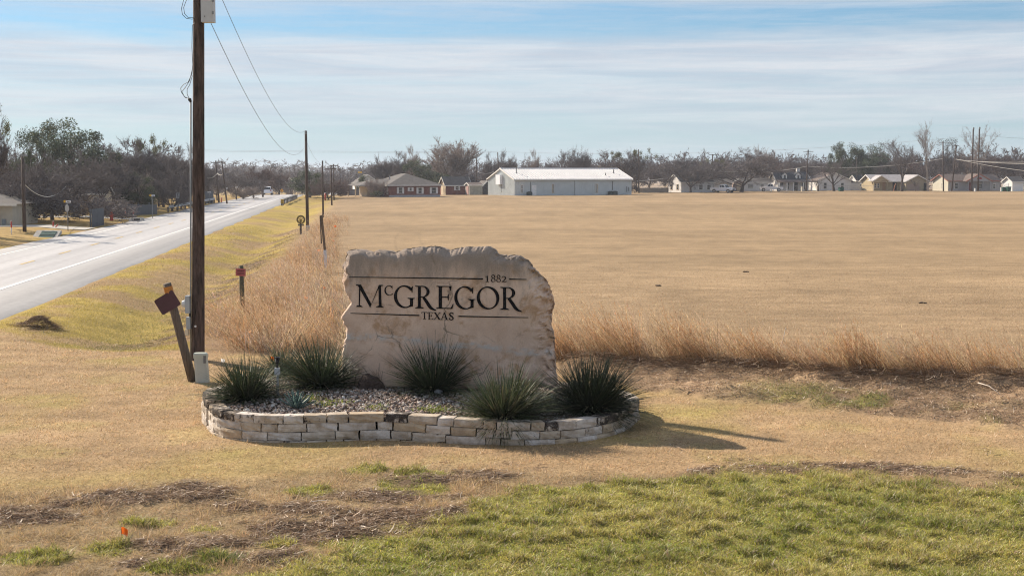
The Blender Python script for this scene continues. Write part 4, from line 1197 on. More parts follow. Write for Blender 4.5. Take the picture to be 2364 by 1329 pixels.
def bed_rock():
    p = onplane(856, 902, .44)
    me = bpy.data.meshes.new('boulder'); bm = bmesh.new()
    # a wedge of dark stone leaning back, steep on one side
    prof = [(-.26, 0), (-.24, .16), (-.15, .29), (-.05, .30), (.10, .22), (.22, .11), (.29, 0)]
    rr_ = random.Random(4); rows = []
    for y, k in ((-.16, .72), (-.06, 1.0), (.08, .98), (.2, .6)):
        rows.append([bm.verts.new((x * k + rr_.uniform(-.015, .015), y + rr_.uniform(-.02, .02), z * k - .03 + rr_.uniform(-.012, .012))) for x, z in prof])
    for a, b in zip(rows, rows[1:]):
        for i in range(len(prof) - 1): bm.faces.new((a[i], a[i + 1], b[i + 1], b[i]))
    bm.faces.new(rows[0][::-1]); bm.faces.new(rows[-1])
    bmesh.ops.subdivide_edges(bm, edges=bm.edges, cuts=1, use_grid_fill=True); bmesh.ops.triangulate(bm, faces=bm.faces)
    for v in bm.verts: v.co += Vector((rr_.uniform(-.01, .01),) * 3)
    bmesh.ops.recalc_face_normals(bm, faces=bm.faces); bm.to_mesh(me); bm.free()
    me.materials.append(mat('dark_rock', (.075, .052, .042), .9, .5, 9, bump=.8, bscale=25))
    tag(link('boulder', me, loc=(p.x, p.y + .1, bed_z(p.x, p.y))), 'dark brown wedge-shaped boulder leaning at the foot of the slab', 'rock')
    # thin bare twigs in front of the slab by the boulder
    q = onplane(868, 896, .46); mb = MB(); rr_ = random.Random(12)
    for k in range(5):
        a = Vector((rr_.uniform(-.05, .05), rr_.uniform(-.05, .02), 0)); b = a + Vector((rr_.uniform(-.35, .2), -.03, rr_.uniform(.3, .55))); c = a.lerp(b, .55)
        mb.tube([a, c + Vector((.02, 0, 0)), b], [.004, .003, .0015], 4)
        mb.tube([c, c + Vector((rr_.uniform(-.15, .15), 0, .2))], [.0025, .001], 4)
    tag(mb.build('bare_twig', mat('bare_twig', (.06, .042, .035), .8), loc=(q.x, q.y, bed_z(q.x, q.y))), 'thin leafless twigs rising beside the dark boulder', 'plant')
bed_rock()
def bed_lights():
    p = onplane(641, 921, .40); z = bed_z(p.x, p.y); s = scale_at(p.y)
    root = thing('garden_lamp', 'grey conduit post with a small black spotlight on top, among yuccas', 'lamp', (p.x, p.y, z))
    mb = MB().tube([(0, 0, -.05), (0, 0, .43)], .026, 10); mb.build('post', mat('grey_pvc', (.32, .33, .34), .5), root, True)
    MB().box((0, 0, .44), (.095, .07, .13)).build('junction_box', mat('pale_pvc', (.46, .48, .50), .5), root)
    h = MB(); h.tube([(0, 0, .505), (0, 0, .60)], .02, 8); h.tube([(.0, -.02, .60), (.0, .05, .68)], [.032, .045], 12); h.box((0, .015, .69), (.085, .11, .016)); h.build('lamp_head', M_BLACK, root, False)
    q = onplane(1185, 885, .44); z = bed_z(q.x, q.y)
    root = thing('spotlight', 'small black ground spotlight aimed at the slab behind the greyish yucca', 'lamp', (q.x, q.y - .15, z))
    MB().tube([(0, 0, -.05), (0, 0, .24)], .014, 8).build('stake', M_BLACK, root)
    h = MB(); h.box((0, 0, .30), (.13, .10, .12), M=Matrix.Rotation(.5, 3, 'X')); h.box((-.075, 0, .29), (.012, .05, .14)); h.box((.075, 0, .29), (.012, .05, .14)); h.build('lamp_head', M_BLACK, root)
bed_lights()

# ------------------------------------------------------------------ utility poles and roadside posts
def px_pole(px0, py0, px1, py1, Y, extra=0.0):
    """foot and head of a pole seen from foot pixel to head pixel at depth Y"""
    a = at_depth(px0, py0, Y); b = at_depth(px1, py1, Y)
    return a, b
def wire_pts(A, B, sag, n=28):
    return [A.lerp(B, i / n) - Vector((0, 0, 4 * sag * (i / n) * (1 - i / n))) for i in range(n + 1)]
def wire_through(A, B, px, py):
    lo, hi = -1.0, 14.0
    for _ in range(40):
        s = (lo + hi) / 2; P = wire_pts(A, B, s, 200)
        q = [proj(np.array(p.x), np.array(p.y), np.array(p.z)) for p in P]
        x = np.array([float(a[0]) for a in q]); y = np.array([float(a[1]) for a in q])
        o_ = np.argsort(x)
        if np.interp(px, x[o_], y[o_]) < py: lo = s
        else: hi = s
    return s
def wire(label, A, B, sag, r=.011, m=None, cat='cable', group='overhead wires', name='overhead_wire', n=28):
    P = wire_pts(Vector(A), Vector(B), sag, n); o0 = Vector(A)
    o = MB().tube([p - o0 for p in P], r, 5, False).build(name, m or M_WIRE, None, True, False, loc=o0)
    return tag(o, label, cat, group)
def near_pole():
    g = ground(457, 831); Y = g.y
    root = thing('utility_pole', 'weathered brown wooden utility pole with electric boxes and conduit, nearest the slab', 'pole', g)
    Lp = lambda px, py, dy=0.0: at_depth(px, py, Y + dy) - g
    foot = Vector((0, 0, -.3)); top = Lp(458.6, 40); top = top * (9.7 / top.z)
    n = 22; pts = [foot.lerp(top, i / n) for i in range(n + 1)]
    rr_ = random.Random(3)
    mb = MB().tube(pts, [.157 - .030 * i / n + rr_.uniform(-.002, .002) for i in range(n + 1)], 20)
    mb.build('pole_shaft', M_POLE, root, True)
    # conduit up the side, its weatherhead and the loose service loops
    a, b = Lp(441.5, 850), Lp(441.5, 236); a.y = b.y = -.05
    MB().tube([a, b], .021, 10).build('conduit', M_GREYMETAL, root, True)
    h = MB().tube([b, b + Vector((-.015, -.01, .06)), b + Vector((-.06, -.02, .05))], [.03, .042, .03], 10); h.build('weatherhead', M_DARKMETAL, root, True)
    def loop(pp, r=.007): MB().tube([Lp(x, y, -.12) for x, y in pp], r, 6, False).build('service_wire', M_WIRE, root, True, False)
    loop([(440, 228), (428, 226), (419, 214), (417, 204), (424, 195), (434, 190), (443, 172), (445, 150), (443, 110), (444, 60)])
    loop([(438, 229), (426, 224), (420, 212), (428, 202), (438, 186), (444, 160)])
    loop([(437, 228), (432, 218), (432, 206), (438, 196), (444, 175)])
    loop([(441, -20), (424, 0), (419, 20), (421, 34), (430, 43), (444, 45), (456, 38), (464, 20)])
    loop([(446, -15), (430, 2), (424, 18), (426, 32), (434, 41), (446, 41), (458, 32), (466, 14)])
    loop([(444, 60), (446, 56), (458, 50)])
    c = Lp(483, 13); w, hh = 28 / scale_at(Y), 80 / scale_at(Y)
    bx = MB().box((c.x, -.13, c.z), (w, .26, hh)); eb = bx.build('equipment_box', mat('box_grey_paint', (.50, .51, .52), .5, .1, 3), root)
    hg = MB()
    for q in (5, 33):
        k = Lp(497, q); hg.box((k.x, -.265, k.z), (.045, .02, .07))
    hg.build('hinge', M_GREYMETAL, eb)
    k = Lp(478, 41); MB().tube([(k.x, -.262, k.z), (k.x, -.275, k.z)], .012, 10).build('latch', M_DARKMETAL, eb)
    c = Lp(437.2, 701); MB().box((c.x, -.12, c.z), (.108, .22, .42)).build('meter_box', mat('meter_grey', (.36, .40, .42), .45, .1, 4), root)
    c = Lp(430, 700); MB().tube([(c.x + .06, -.12, c.z), (c.x - .02, -.12, c.z), (c.x - .07, -.12, c.z)], [.095, .095, .075], 16).build('meter', mat('meter_glass', (.55, .57, .58), .2, spec=.6), root, False)
    c = Lp(438.5, 744); MB().box((c.x, -.11, c.z), (.095, .18, .29)).build('breaker_box', mat('breaker_grey', (.34, .385, .41), .45, .1, 4), root)
    c = Lp(435, 765); MB().box((c.x, -.12, c.z), (.075, .14, .14)).build('outlet_box', mat('outlet_cream', (.60, .53, .40), .5), root)
    c = Lp(441, 724); MB().box((c.x, -.1, c.z), (.04, .06, .14)).build('fitting', M_DARKMETAL, root)
    c = Lp(455, 751); MB().tube([(c.x, -.19, c.z), (c.x, -.165, c.z)], .024, 14).build('round_tag', mat('white_tag', (.7, .7, .7), .5), root)
    return g, top + g
POLE1, POLE1_TOP = near_pole()

M_POLE_FAR = mat('far_pole_wood', (.115, .085, .072), .9, .5, 4, dark=(.04, .03, .027), stretch=(4, 4, .5))
def far_pole(px0, py0, px1, py1, Y, r, label, arms=(), pieces=(), group='utility poles along the streets', lean_y=0.0):
    g = at_depth(px0, py0, Y); gz = tz(g.x, g.y); b = at_depth(px1, py1, Y)
    base = Vector((g.x, g.y, gz)); root = thing('utility_pole', label, 'pole', base, 0, group)
    top = b - base; dirn = (b - g) / max(.1, (b - g).length)
    foot = top - dirn * (top.z / dirn.z + .3)
    MB().tube([foot, foot.lerp(top, .5), top], [r, r * .9, r * .75], 10).build('pole_shaft', M_POLE_FAR, root, True)
    ic = MB(); has = False
    for (dz, wpx) in arms:
        w = wpx / scale_at(Y); z = top.z - dz; c = foot.lerp(top, (z - foot.z) / (top.z - foot.z))
        MB().box((c.x, -r - .05, z), (w, .09, .11)).build('cross_arm', M_POLE_FAR, root)
        for q in (-.46, -.2, .2, .46):
            ic.tube([(c.x + q * w, -r - .05, z + .05), (c.x + q * w, -r - .05, z + .2)], [.04, .035], 6); has = True
    if has: kind(ic.build('insulators', mat('insulator', (.30, .31, .31), .3), root, True), 'stuff')
    for (k, px, py, sx, sy) in pieces:
        c = at_depth(px, py, Y) - base; s = scale_at(Y)
        if k == 'transformer': MB().tube([(c.x, -.25, c.z - sy / s / 2), (c.x, -.25, c.z + sy / s / 2)], sx / s / 2, 12).build('transformer', mat('transformer_grey', (.35, .36, .37), .5), root, True)
        elif k == 'street_light':
            mb = MB().tube([(0, 0, c.z - .2), (c.x * .5, -.2, c.z), (c.x, -.3, c.z + .1)], .03, 6); arm = mb.build('lamp_arm', M_GREYMETAL, root, True)
            MB().box((c.x, -.4, c.z + .1), (.3, .6, .16)).build('lamp_head', M_GREYMETAL, arm)
        else: MB().box((c.x, -.2, c.z), (sx / s, .25, sy / s)).build(k, M_GREYMETAL, root)
    return base, base + top
P2 = far_pole(710, 526, 706, 302, 113, .135, 'bare wooden pole with reddish sunlit edge standing behind the gear emblem', pieces=[('insulator_cap', 706.5, 306, 2.6, 8)])
P3 = far_pole(746, 498, 744.5, 371, 143, .10, 'short plain wooden pole, third along the fence line towards the village')
P4 = far_pole(766, 471, 764, 381, 198, .12, 'wooden pole with a wide cross arm at the corner of the field', arms=((.5, 26),))
P5 = far_pole(771, 458, 770, 379, 240, .12, 'cross-arm pole showing just behind the field corner pole', arms=((.3, 18),))
F1 = far_pole(57, 538, 52, 358, 103, .15, 'wooden pole with a street light before the dense bare trees', pieces=[('street_light', 60, 362, 3, 3)])
F2 = far_pole(505, 462, 498, 371, 215, .15, 'thin pole with long cross arm at the bend of the tree line beside the road', arms=((.3, 22),))
F3 = far_pole(524, 470, 512, 372, 205, .13, 'leaning dark pole beside the street name sign past the road barrier', arms=((.2, 17),))
F4 = far_pole(627, 450, 625, 388, 330, .13, 'distant thin pole just above the white car on the crest')
F5 = far_pole(670, 452, 669, 386, 340, .13, 'distant pole behind the yellow diamond sign', pieces=[('sign_board', 660, 385, 5, 2)])
R1 = far_pole(1100, 452, 1100, 364, 305, .15, 'dark pole between the small shed and the white metal building')
R2 = far_pole(1152, 440, 1149, 352, 330, .16, 'dark pole rising behind the gable of the white metal building')
R3 = far_pole(1475, 445, 1474, 345, 318, .15, 'grey pole rising among mossy trees past the end of the white metal building')
R4 = far_pole(1644, 444, 1645, 356, 334, .17, 'cross-arm pole standing behind the tail of the white pickup', arms=((.15, 18),))
R5 = far_pole(1861, 440, 1866, 346, 350, .19, 'tilted cross-arm pole in front of the dormer house', arms=((.45, 23), (1.1, 12)))
R6 = far_pole(2178, 441, 2177, 326, 352, .20, 'tall straight cross-arm pole before the grey house with red trim', arms=((.5, 20),))
R7 = far_pole(2197, 441, 2208, 335, 352, .20, 'leaning cross-arm pole beside the straight one near the grey house', arms=((.2, 12),))
R8 = far_pole(2243, 442, 2247, 298, 350, .24, 'thick dark pole of the twin pair, on the side of the leaning pole', pieces=[('insulator_cap', 2247, 297, 3, 5)])
R9 = far_pole(2258, 442, 2261, 297, 350, .24, 'thick dark pole of the twin pair, on the side of the white shed', pieces=[('insulator_cap', 2261, 296, 3, 5)])
R10 = far_pole(1978, 440, 1978, 363, 372, .12, 'thin pole against the dark live oak behind the small white house')

def power_lines():
    A = POLE1_TOP + Vector((.15, 0, -.12)); B = P2[1] + Vector((0, 0, .02))
    wire('upper thin power line running from the near pole to the pole behind the gear emblem', A, B, wire_through(A, B, 640, 257), .008)
    A = at_depth(486, 52, POLE1.y); B = at_depth(704, 338, 113)
    wire('lower thin power line from the grey box to the pole behind the gear emblem', A, B, wire_through(A, B, 610, 292), .008)
    A = at_depth(707, 325, 113); B = at_depth(744.5, 377, 143)
    wire('short slack wire from the gear emblem pole to the third fence-line pole', A, B, .5, .008)
    pale = mat('pale_cable', (.62, .60, .56), .5); dim = mat('dim_cable', (.34, .34, .35), .5)
    chain = [at_depth(1470, 418, 318), at_depth(1643, 390, 334), at_depth(1716, 397, 342), at_depth(1863, 384, 350), at_depth(2178, 366, 352)]
    labs = ['pale thick cable rising from the white metal building to the pole behind the pickup', 'pale thick cable crossing the big spreading tree by the pickup', 'pale thick cable climbing to the tilted pole by the dormer house', 'long pale thick cable from the tilted pole to the tall straight pole']
    for k in range(4): wire(labs[k], chain[k], chain[k + 1], [.5, .35, .5, 1.1][k], .055, pale)
    for k, (y0, y1, l) in enumerate([(367, 396, 'lowest'), (368, 378, 'middle'), (369, 373, 'topmost')]):
        wire(f'{l} pale cable fanning out from the leaning pole past the twin poles', at_depth(2205, y0, 352), at_depth(2420, y1 + (4 if k == 0 else 0), 330), .4, .045, pale)
    for y0, y1, y2 in [(345, 350, 337), (348, 352, 340)]:
        A, B, C_ = at_depth(380, y0, 420), at_depth(1150, y1, 420), at_depth(2247, y2 - 37, 350)
        wire('%s long faint transmission line crossing low over the distant woods' % ('upper' if y0 == 345 else 'lower'), A, B, .25, .028, dim)
    A = at_depth(1150, 350, 420); B = at_depth(2247, 314, 351)
    wire('faint transmission line sagging from the woods to the twin poles', A, B, 2.2, .028, dim)
    wire('faint transmission line leaving the twin poles past the white shed', at_depth(2261, 312, 350), at_depth(2460, 322, 350), .3, .028, dim)
    wire('pale wire slung across the dense bare trees from the street light pole', at_depth(55, 424, 103), at_depth(158, 423, 128), 1.1, .022, pale)
    wire('pale wire between the two cross-arm poles beside the road bend', at_depth(478, 411, 212), at_depth(502, 400, 212), .3, .03, pale)
    wire('pale short wire from thin cross-arm pole to the leaning pole', at_depth(502, 400, 212), at_depth(517, 398, 205), .35, .03, pale)
    wire('pale slack wire between the two distant poles beyond the crest', at_depth(634, 421, 330), at_depth(669, 411, 335), .8, .04, pale)
    wire('pale wire dropping from the distant pole to the dark cedar', at_depth(669, 411, 335), at_depth(685, 423, 300), .1, .04, pale)
    wire('slack dark wire between the shed pole and the gable pole', at_depth(1100, 395, 305), at_depth(1140, 396, 312), .5, .03, pale)
power_lines()

def roadside_posts():
    # leaning post with a blank maroon plate
    g = ground(446, 880); Y = g.y; s = scale_at(Y)
    root = thing('leaning_post', 'leaning round wooden post with a tilted blank maroon plate and orange band', 'post', g)
    Lp = lambda px, py: at_depth(px, py, Y) - g
    foot = Lp(446, 884); top = Lp(392, 652); top.y = -.25
    r = 10.2 / s; ax = (top - foot)
    MB().tube([foot - ax * .05, foot.lerp(top, .33), foot.lerp(top, .66), top], [r * 1.04, r, r * .96, r * .9], 16).build('post_shaft', M_WOODGREY, root, True)
    a, b = foot.lerp(top, .905), foot.lerp(top, .972); MB().tube([a, b], r * 1.03, 16, False).build('orange_band', mat('orange_tape', (.50, .20, .03), .6, .3, 12), root, True)
    c = Lp(395, 695); w, h = 50 / s, 39 / s; th = math.radians(31)
    px_, pz_ = Vector((math.cos(th), 0, math.sin(th))), Vector((-math.sin(th), 0, math.cos(th)))
    cs = []
    for qx, qz in ((-1, -1), (1, -1), (1, 1), (-1, 1)):
        for k in range(4):
            a_ = math.atan2(qz, qx) + (k - 1.5) * math.pi / 6; rr_ = .035
            p = c + px_ * (qx * (w / 2 - rr_) + math.cos(a_) * rr_) + pz_ * (qz * (h / 2 - rr_) + math.sin(a_) * rr_); cs.append((p.x, p.z))
    yy = -.25 * .85 - r - .01
    pl = MB().prism(cs, yy - .006, yy).build('plate', mat('maroon_plate', (.075, .030, .038), .55, .15, 4), root)
    # pedestal
    g = ground(468, 882); s = scale_at(g.y); root = thing('telecom_pedestal', 'pale grey green utility pedestal leaning against the foot of the leaning post', 'utility box', g)
    w, h = 32 / s, 69 / s; m_ = mat('pedestal_green', (.45, .475, .43), .5, .1, 3); tl = Vector((-.06, 0, 1)).normalized()
    def bodyring(z, k): return [Vector((tl.x * z + k * w / 2 * math.copysign(abs(math.cos(a)) ** .6, math.cos(a)), k * w / 2 * .8 * math.copysign(abs(math.sin(a)) ** .6, math.sin(a)), z)) for a in [2 * math.pi * i / 20 for i in range(20)]]
    def loft(rings, name, m):
        mb = MB(); n = 20
        for R_ in rings: mb.v += [tuple(p) for p in R_]
        for i in range(len(rings) - 1):
            for j in range(n): mb.f.append((i * n + j, i * n + (j + 1) % n, (i + 1) * n + (j + 1) % n, (i + 1) * n + j))
        mb.f.append(tuple(range(n))); mb.f.append(tuple((len(rings) - 1) * n + j for j in range(n)))
        return mb.build(name, m, root, False)
    loft([bodyring(-.05, 1.0), bodyring(h * .84, .96)], 'body', m_)
    loft([bodyring(h * .83, 1.03), bodyring(h * .955, 1.02), bodyring(h, .92), bodyring(h * 1.012, .5)], 'cap', mat('pedestal_cap', (.44, .47, .40), .45, .1, 3))
    MB().box((w * .26, -w * .405, h * .80), (.055, .012, .16)).build('warning_sticker', mat('sticker', (.16, .17, .17), .5, .4, 30), root)
    # short post with a red plate
    g = at_depth(560, 722, 43.5); g.z = tz(g.x, g.y); Y = g.y; s = scale_at(Y); Lp = lambda px, py: at_depth(px, py, Y) - g
    root = thing('marker_post', 'short greenish wooden post with a small red notice plate among the dry grass', 'post', g)
    a, b = Lp(560, 722), Lp(556.5, 613); r = 5.6 / s
    MB().tube([a + (a - b) * .3, a.lerp(b, .5), b], [r, r, r * .9], 12).build('post_shaft', mat('mossy_wood', (.13, .12, .075), .9, .5, 6, bump=.4), root, True)
    c = Lp(557, 628); w, h = 23 / s, 17 / s
    pl = MB().box((c.x, -r - .02, c.z), (w, .02, h), M=Matrix.Rotation(.03, 3, 'Y')).build('notice_plate', mat('red_plate', (.44, .11, .11), .5, .1, 6), root)
    t = MB().box((c.x, -r - .034, c.z + h * .22), (w * .66, .006, h * .16))
    for q in (-.02, -.14, -.26): t.box((c.x, -r - .034, c.z + h * q), (w * .74, .005, h * .05))
    t.build('printing', mat('plate_print', (.12, .03, .03), .6), pl)
    # tall leaning marker pole with a white foot, by the fence line
    g = at_depth(751, 612, 63.0); g.z = tz(g.x, g.y); Y = g.y; Lp = lambda px, py: at_depth(px, py, Y) - g; s = scale_at(Y)
    root = thing('leaning_stake', 'leaning square brown stake with a white painted foot at the field edge', 'post', g)
    a, b, c = Lp(752, 618), Lp(750, 577), Lp(742, 497)
    MB().bar(b, c, 5.2 / s, 5.2 / s, (0, 1, 0)).build('stake_shaft', mat('stake_wood', (.20, .145, .10), .9, .4, 5), root)
    MB().bar(a, b, 6.2 / s, 6.2 / s, (0, 1, 0)).build('white_foot', mat('white_foot', (.62, .63, .65), .6, .15, 5), root)
    MB().bar(Lp(744, 562) + Vector((-.03, -.07, 0)), Lp(739.5, 498) + Vector((0, -.07, 0)), .05, .03, (0, 1, 0)).build('batten', M_WOODGREY, root)
    # gear wheel emblem
    g = at_depth(694.5, 545, 106); g.z = tz(g.x, g.y); Y = g.y; Lp = lambda px, py: at_depth(px, py, Y) - g; s = scale_at(Y)
    root = thing('gear_emblem_sign', 'round black and gold gear wheel emblem with six spokes on a short post', 'sign', g)
    MB().box((0, 0, 12 / s), (4.4 / s, .12, 44 / s)).build('post_shaft', M_WOODGREY, root)
    c = Lp(695, 507); R0 = 9.4 / s; gold = mat('gold_paint', (.40, .28, .05), .5, .2, 8); blk = mat('emblem_black', (.03, .028, .028), .5)
    def ring(r0, r1, y0, y1, n=48, teeth=0):
        mb = MB(); vs = []
        for k in range(n):
            a_ = 2 * math.pi * k / n
            ro = r1 * (1.13 if teeth and (k // 2) % 2 == 0 else 1.0)
            for rr2, yy in ((r0, y0), (ro, y0), (ro, y1), (r0, y1)): vs.append((c.x + rr2 * math.cos(a_), yy, c.z + rr2 * math.sin(a_)))
        fs = [((k * 4 + j), (k * 4 + (j + 1) % 4), (((k + 1) % n) * 4 + (j + 1) % 4), (((k + 1) % n) * 4 + j)) for k in range(n) for j in range(4)]
        return mb.add(vs, fs)
    rim = ring(R0 * .70, R0, -.10, -.02, 96, True).build('gear_rim', blk, root)
    ring(R0 * .66, R0 * .80, -.125, -.03).build('gold_ring', gold, root)
    ring(R0 * .86, R0 * .98, -.122, -.09).build('lettered_band', mat('band_gold', (.22, .16, .045), .6, .5, 18), root)
    MB().tube([(c.x, -.13, c.z), (c.x, -.02, c.z)], R0 * .2, 16).build('hub', gold, root)
    for k in range(6):
        a_ = math.pi / 6 + k * math.pi / 3; d = Vector((math.cos(a_), 0, math.sin(a_)))
        MB().bar(c + d * R0 * .18 + Vector((0, -.07, 0)), c + d * R0 * .68 + Vector((0, -.07, 0)), R0 * .15, .06, (0, 1, 0)).build('spoke', gold, root)
    MB().box((c.x, -.04, c.z - R0 * 1.3), (R0 * 1.5, .05, R0 * .42)).build('base_plate', mat('base_plate', (.10, .09, .085), .7, .3, 9), root)
    # concrete block by the second pole's foot
    tag(MB().box((.1, 0, .0), (.3, .3, .4)).build('concrete_block', M_CONC, None, loc=at_depth(708, 527, 108)), 'grey concrete block at the foot of the pole behind the gear emblem', 'block')
roadside_posts()

def flags():
    def flag(px, py, z_up, w, colr, label, Y=None, tilt=.25, grp='marking flags'):
        if Y is None:
            p = onplane(px, py, z_up); gx, gy = p.x, p.y
        else: p = at_depth(px, py, Y); gx, gy = p.x, p.y
        z0 = tz(gx, gy) if not inside_bed(np.array([gx]), np.array([gy]))[0] else .38
        h = p.z - z0
        root = thing('marker_flag', label, 'flag', (gx, gy, z0), random.uniform(-.4, .4), grp)
        MB().tube([(-w * .15, 0, -.05), (-w * .5, 0, h + w * .4)], .0035, 5).build('wire_stake', M_DARKMETAL, root)
        n = 5; vs = []
        for j in range(n + 1):
            for i in range(n + 1):
                a, b = i / n, j / n
                vs.append((-w * .5 + w * a + .12 * w * b, .12 * w * math.sin(a * 5) + .05 * w * math.sin(b * 4), h - w * .42 + b * w * .85 + tilt * w * a * -.8))
        fs = [(j * (n + 1) + i, j * (n + 1) + i + 1, (j + 1) * (n + 1) + i + 1, (j + 1) * (n + 1) + i) for j in range(n) for i in range(n)]
        MB().add(vs, fs).build('flag_cloth', colr, root, True, False)
    org = leaf_mat('orange_flag_film', .45, .04, color=(.80, .15, .015)); wh = leaf_mat('white_flag_film', .4, .04, color=(.75, .75, .73))
    flag(287, 1224, .16, .105, org, 'bright orange marking flag in the rough grass with nothing else near it')
    flag(514, 831, .22, .085, wh, 'small white marking flag on the lawn beside the grey green pedestal')
    flag(628, 826, .45, .075, org, 'orange marking flag behind the yuccas at the planter rim', Y=27.6)
    flag(748, 664, .4, .11, org, 'orange marking flag in the thicket just off the slab edge', Y=52)
    flag(705.5, 687, .4, .12, org, 'orange marking flag deep in the reddish thicket', Y=46)
    flag(735.5, 578, .5, .14, org, 'orange marking flag beside the leaning stake', Y=76)
    for q, (px, py, Y) in enumerate([(769, 557, 92), (769, 548, 98), (764, 543, 103), (773, 522, 116)]):
        flag(px, py, 0, .22, org, ['nearest orange flag of a loose row along the field edge', 'second orange flag in the loose row along the field edge', 'third orange flag in the loose row along the field edge', 'farthest orange flag of the loose row along the field edge'][q], Y=Y)
    # pale bag caught in the grass, and a bleached stick
    p = onplane(2005, 862, .08); o = rough_rock('plastic_bag', (p.x, p.y, p.z + .02), (.10, .06, .07), mat('white_film', (.62, .63, .66), .4), 3, 2, .3)
    tag(o, 'crumpled white plastic bag at the foot of a thick russet grass bunch', 'bag')
    a, b = ground(2258, 884), ground(2315, 914)
    o = MB().tube([(0, 0, .22), (b - a) * .45 + Vector((0, 0, .19)), (b - a) + Vector((0, 0, .03))], [.010, .009, .005], 6).build('dead_branch', mat('bleached_wood', (.52, .46, .40), .8), None, True, loc=a)
    tag(o, 'bleached bare branch lying across the dark soil strip', 'branch')
    a = ground(1795, 822)
    o = MB().tube([(0, 0, 0), (.13, .05, .36), (.2, .05, .7)], [.012, .011, .007], 6).build('dead_branch', mat('bleached_wood_pale', (.55, .48, .40), .8), None, True, loc=a)
    tag(o, 'pale upright stick standing in the tall dry grass', 'branch')
    # dark clods on the field
    for q, (px, py, w) in enumerate([(1722, 628, .42), (2129, 700, .4), (1519, 660, .35), (1160, 540, .3)][:3]):
        g = ground(px, py); o = rough_rock('earth_clod', (g.x, g.y, g.z + .02), (w / 3, .10, .03), mat('clod', (.07, .05, .038), .95, .4, 12), q + 8, 2, .35)
        tag(o, ['dark flat earth clod alone on the tan field below the pickup', 'small dark earth clod on the field above the sparse grass', 'faint dark earth clod on the field near the slab'][q], 'clod', 'earth clods on the field')
    # clumps: uprooted tuft and green tuft
    for (px, py, w, h, cc, nn, lab) in [(506, 1292, .46, .17, (.17, .21, .035), 900, 'lone bright green grass tuft on the bare stalk-strewn patch'), (1815, 1032, .0, 0, 0, 0, '')][:1]:
        g = ground(px, py); x = g.x + rng.normal(0, w * .28, nn); y = g.y + rng.normal(0, w * .2, nn)
        d = upright(nn, .6) + np.stack([(x - g.x) * 3.4, (y - g.y) * 3.4, np.zeros(nn)], -1); c = jitter(cc, nn, .3)
        bend = np.stack([rng.normal(0, .3, nn), rng.normal(0, .3, nn), -rng.uniform(.1, .6, nn)], -1)
        v = ribbons(np.stack([x - g.x, y - g.y, terrain(x, y) - g.z - .01], -1), d, rng.uniform(.5, 1.1, nn) * h, rng.uniform(.006, .011, nn), bend, 3, c * .55, c)
        tag(link('grass_tuft', fast_mesh('grass_tuft', *v[:2], M_GRASS, v[2]), loc=g), lab, 'grass tuft')
flags()

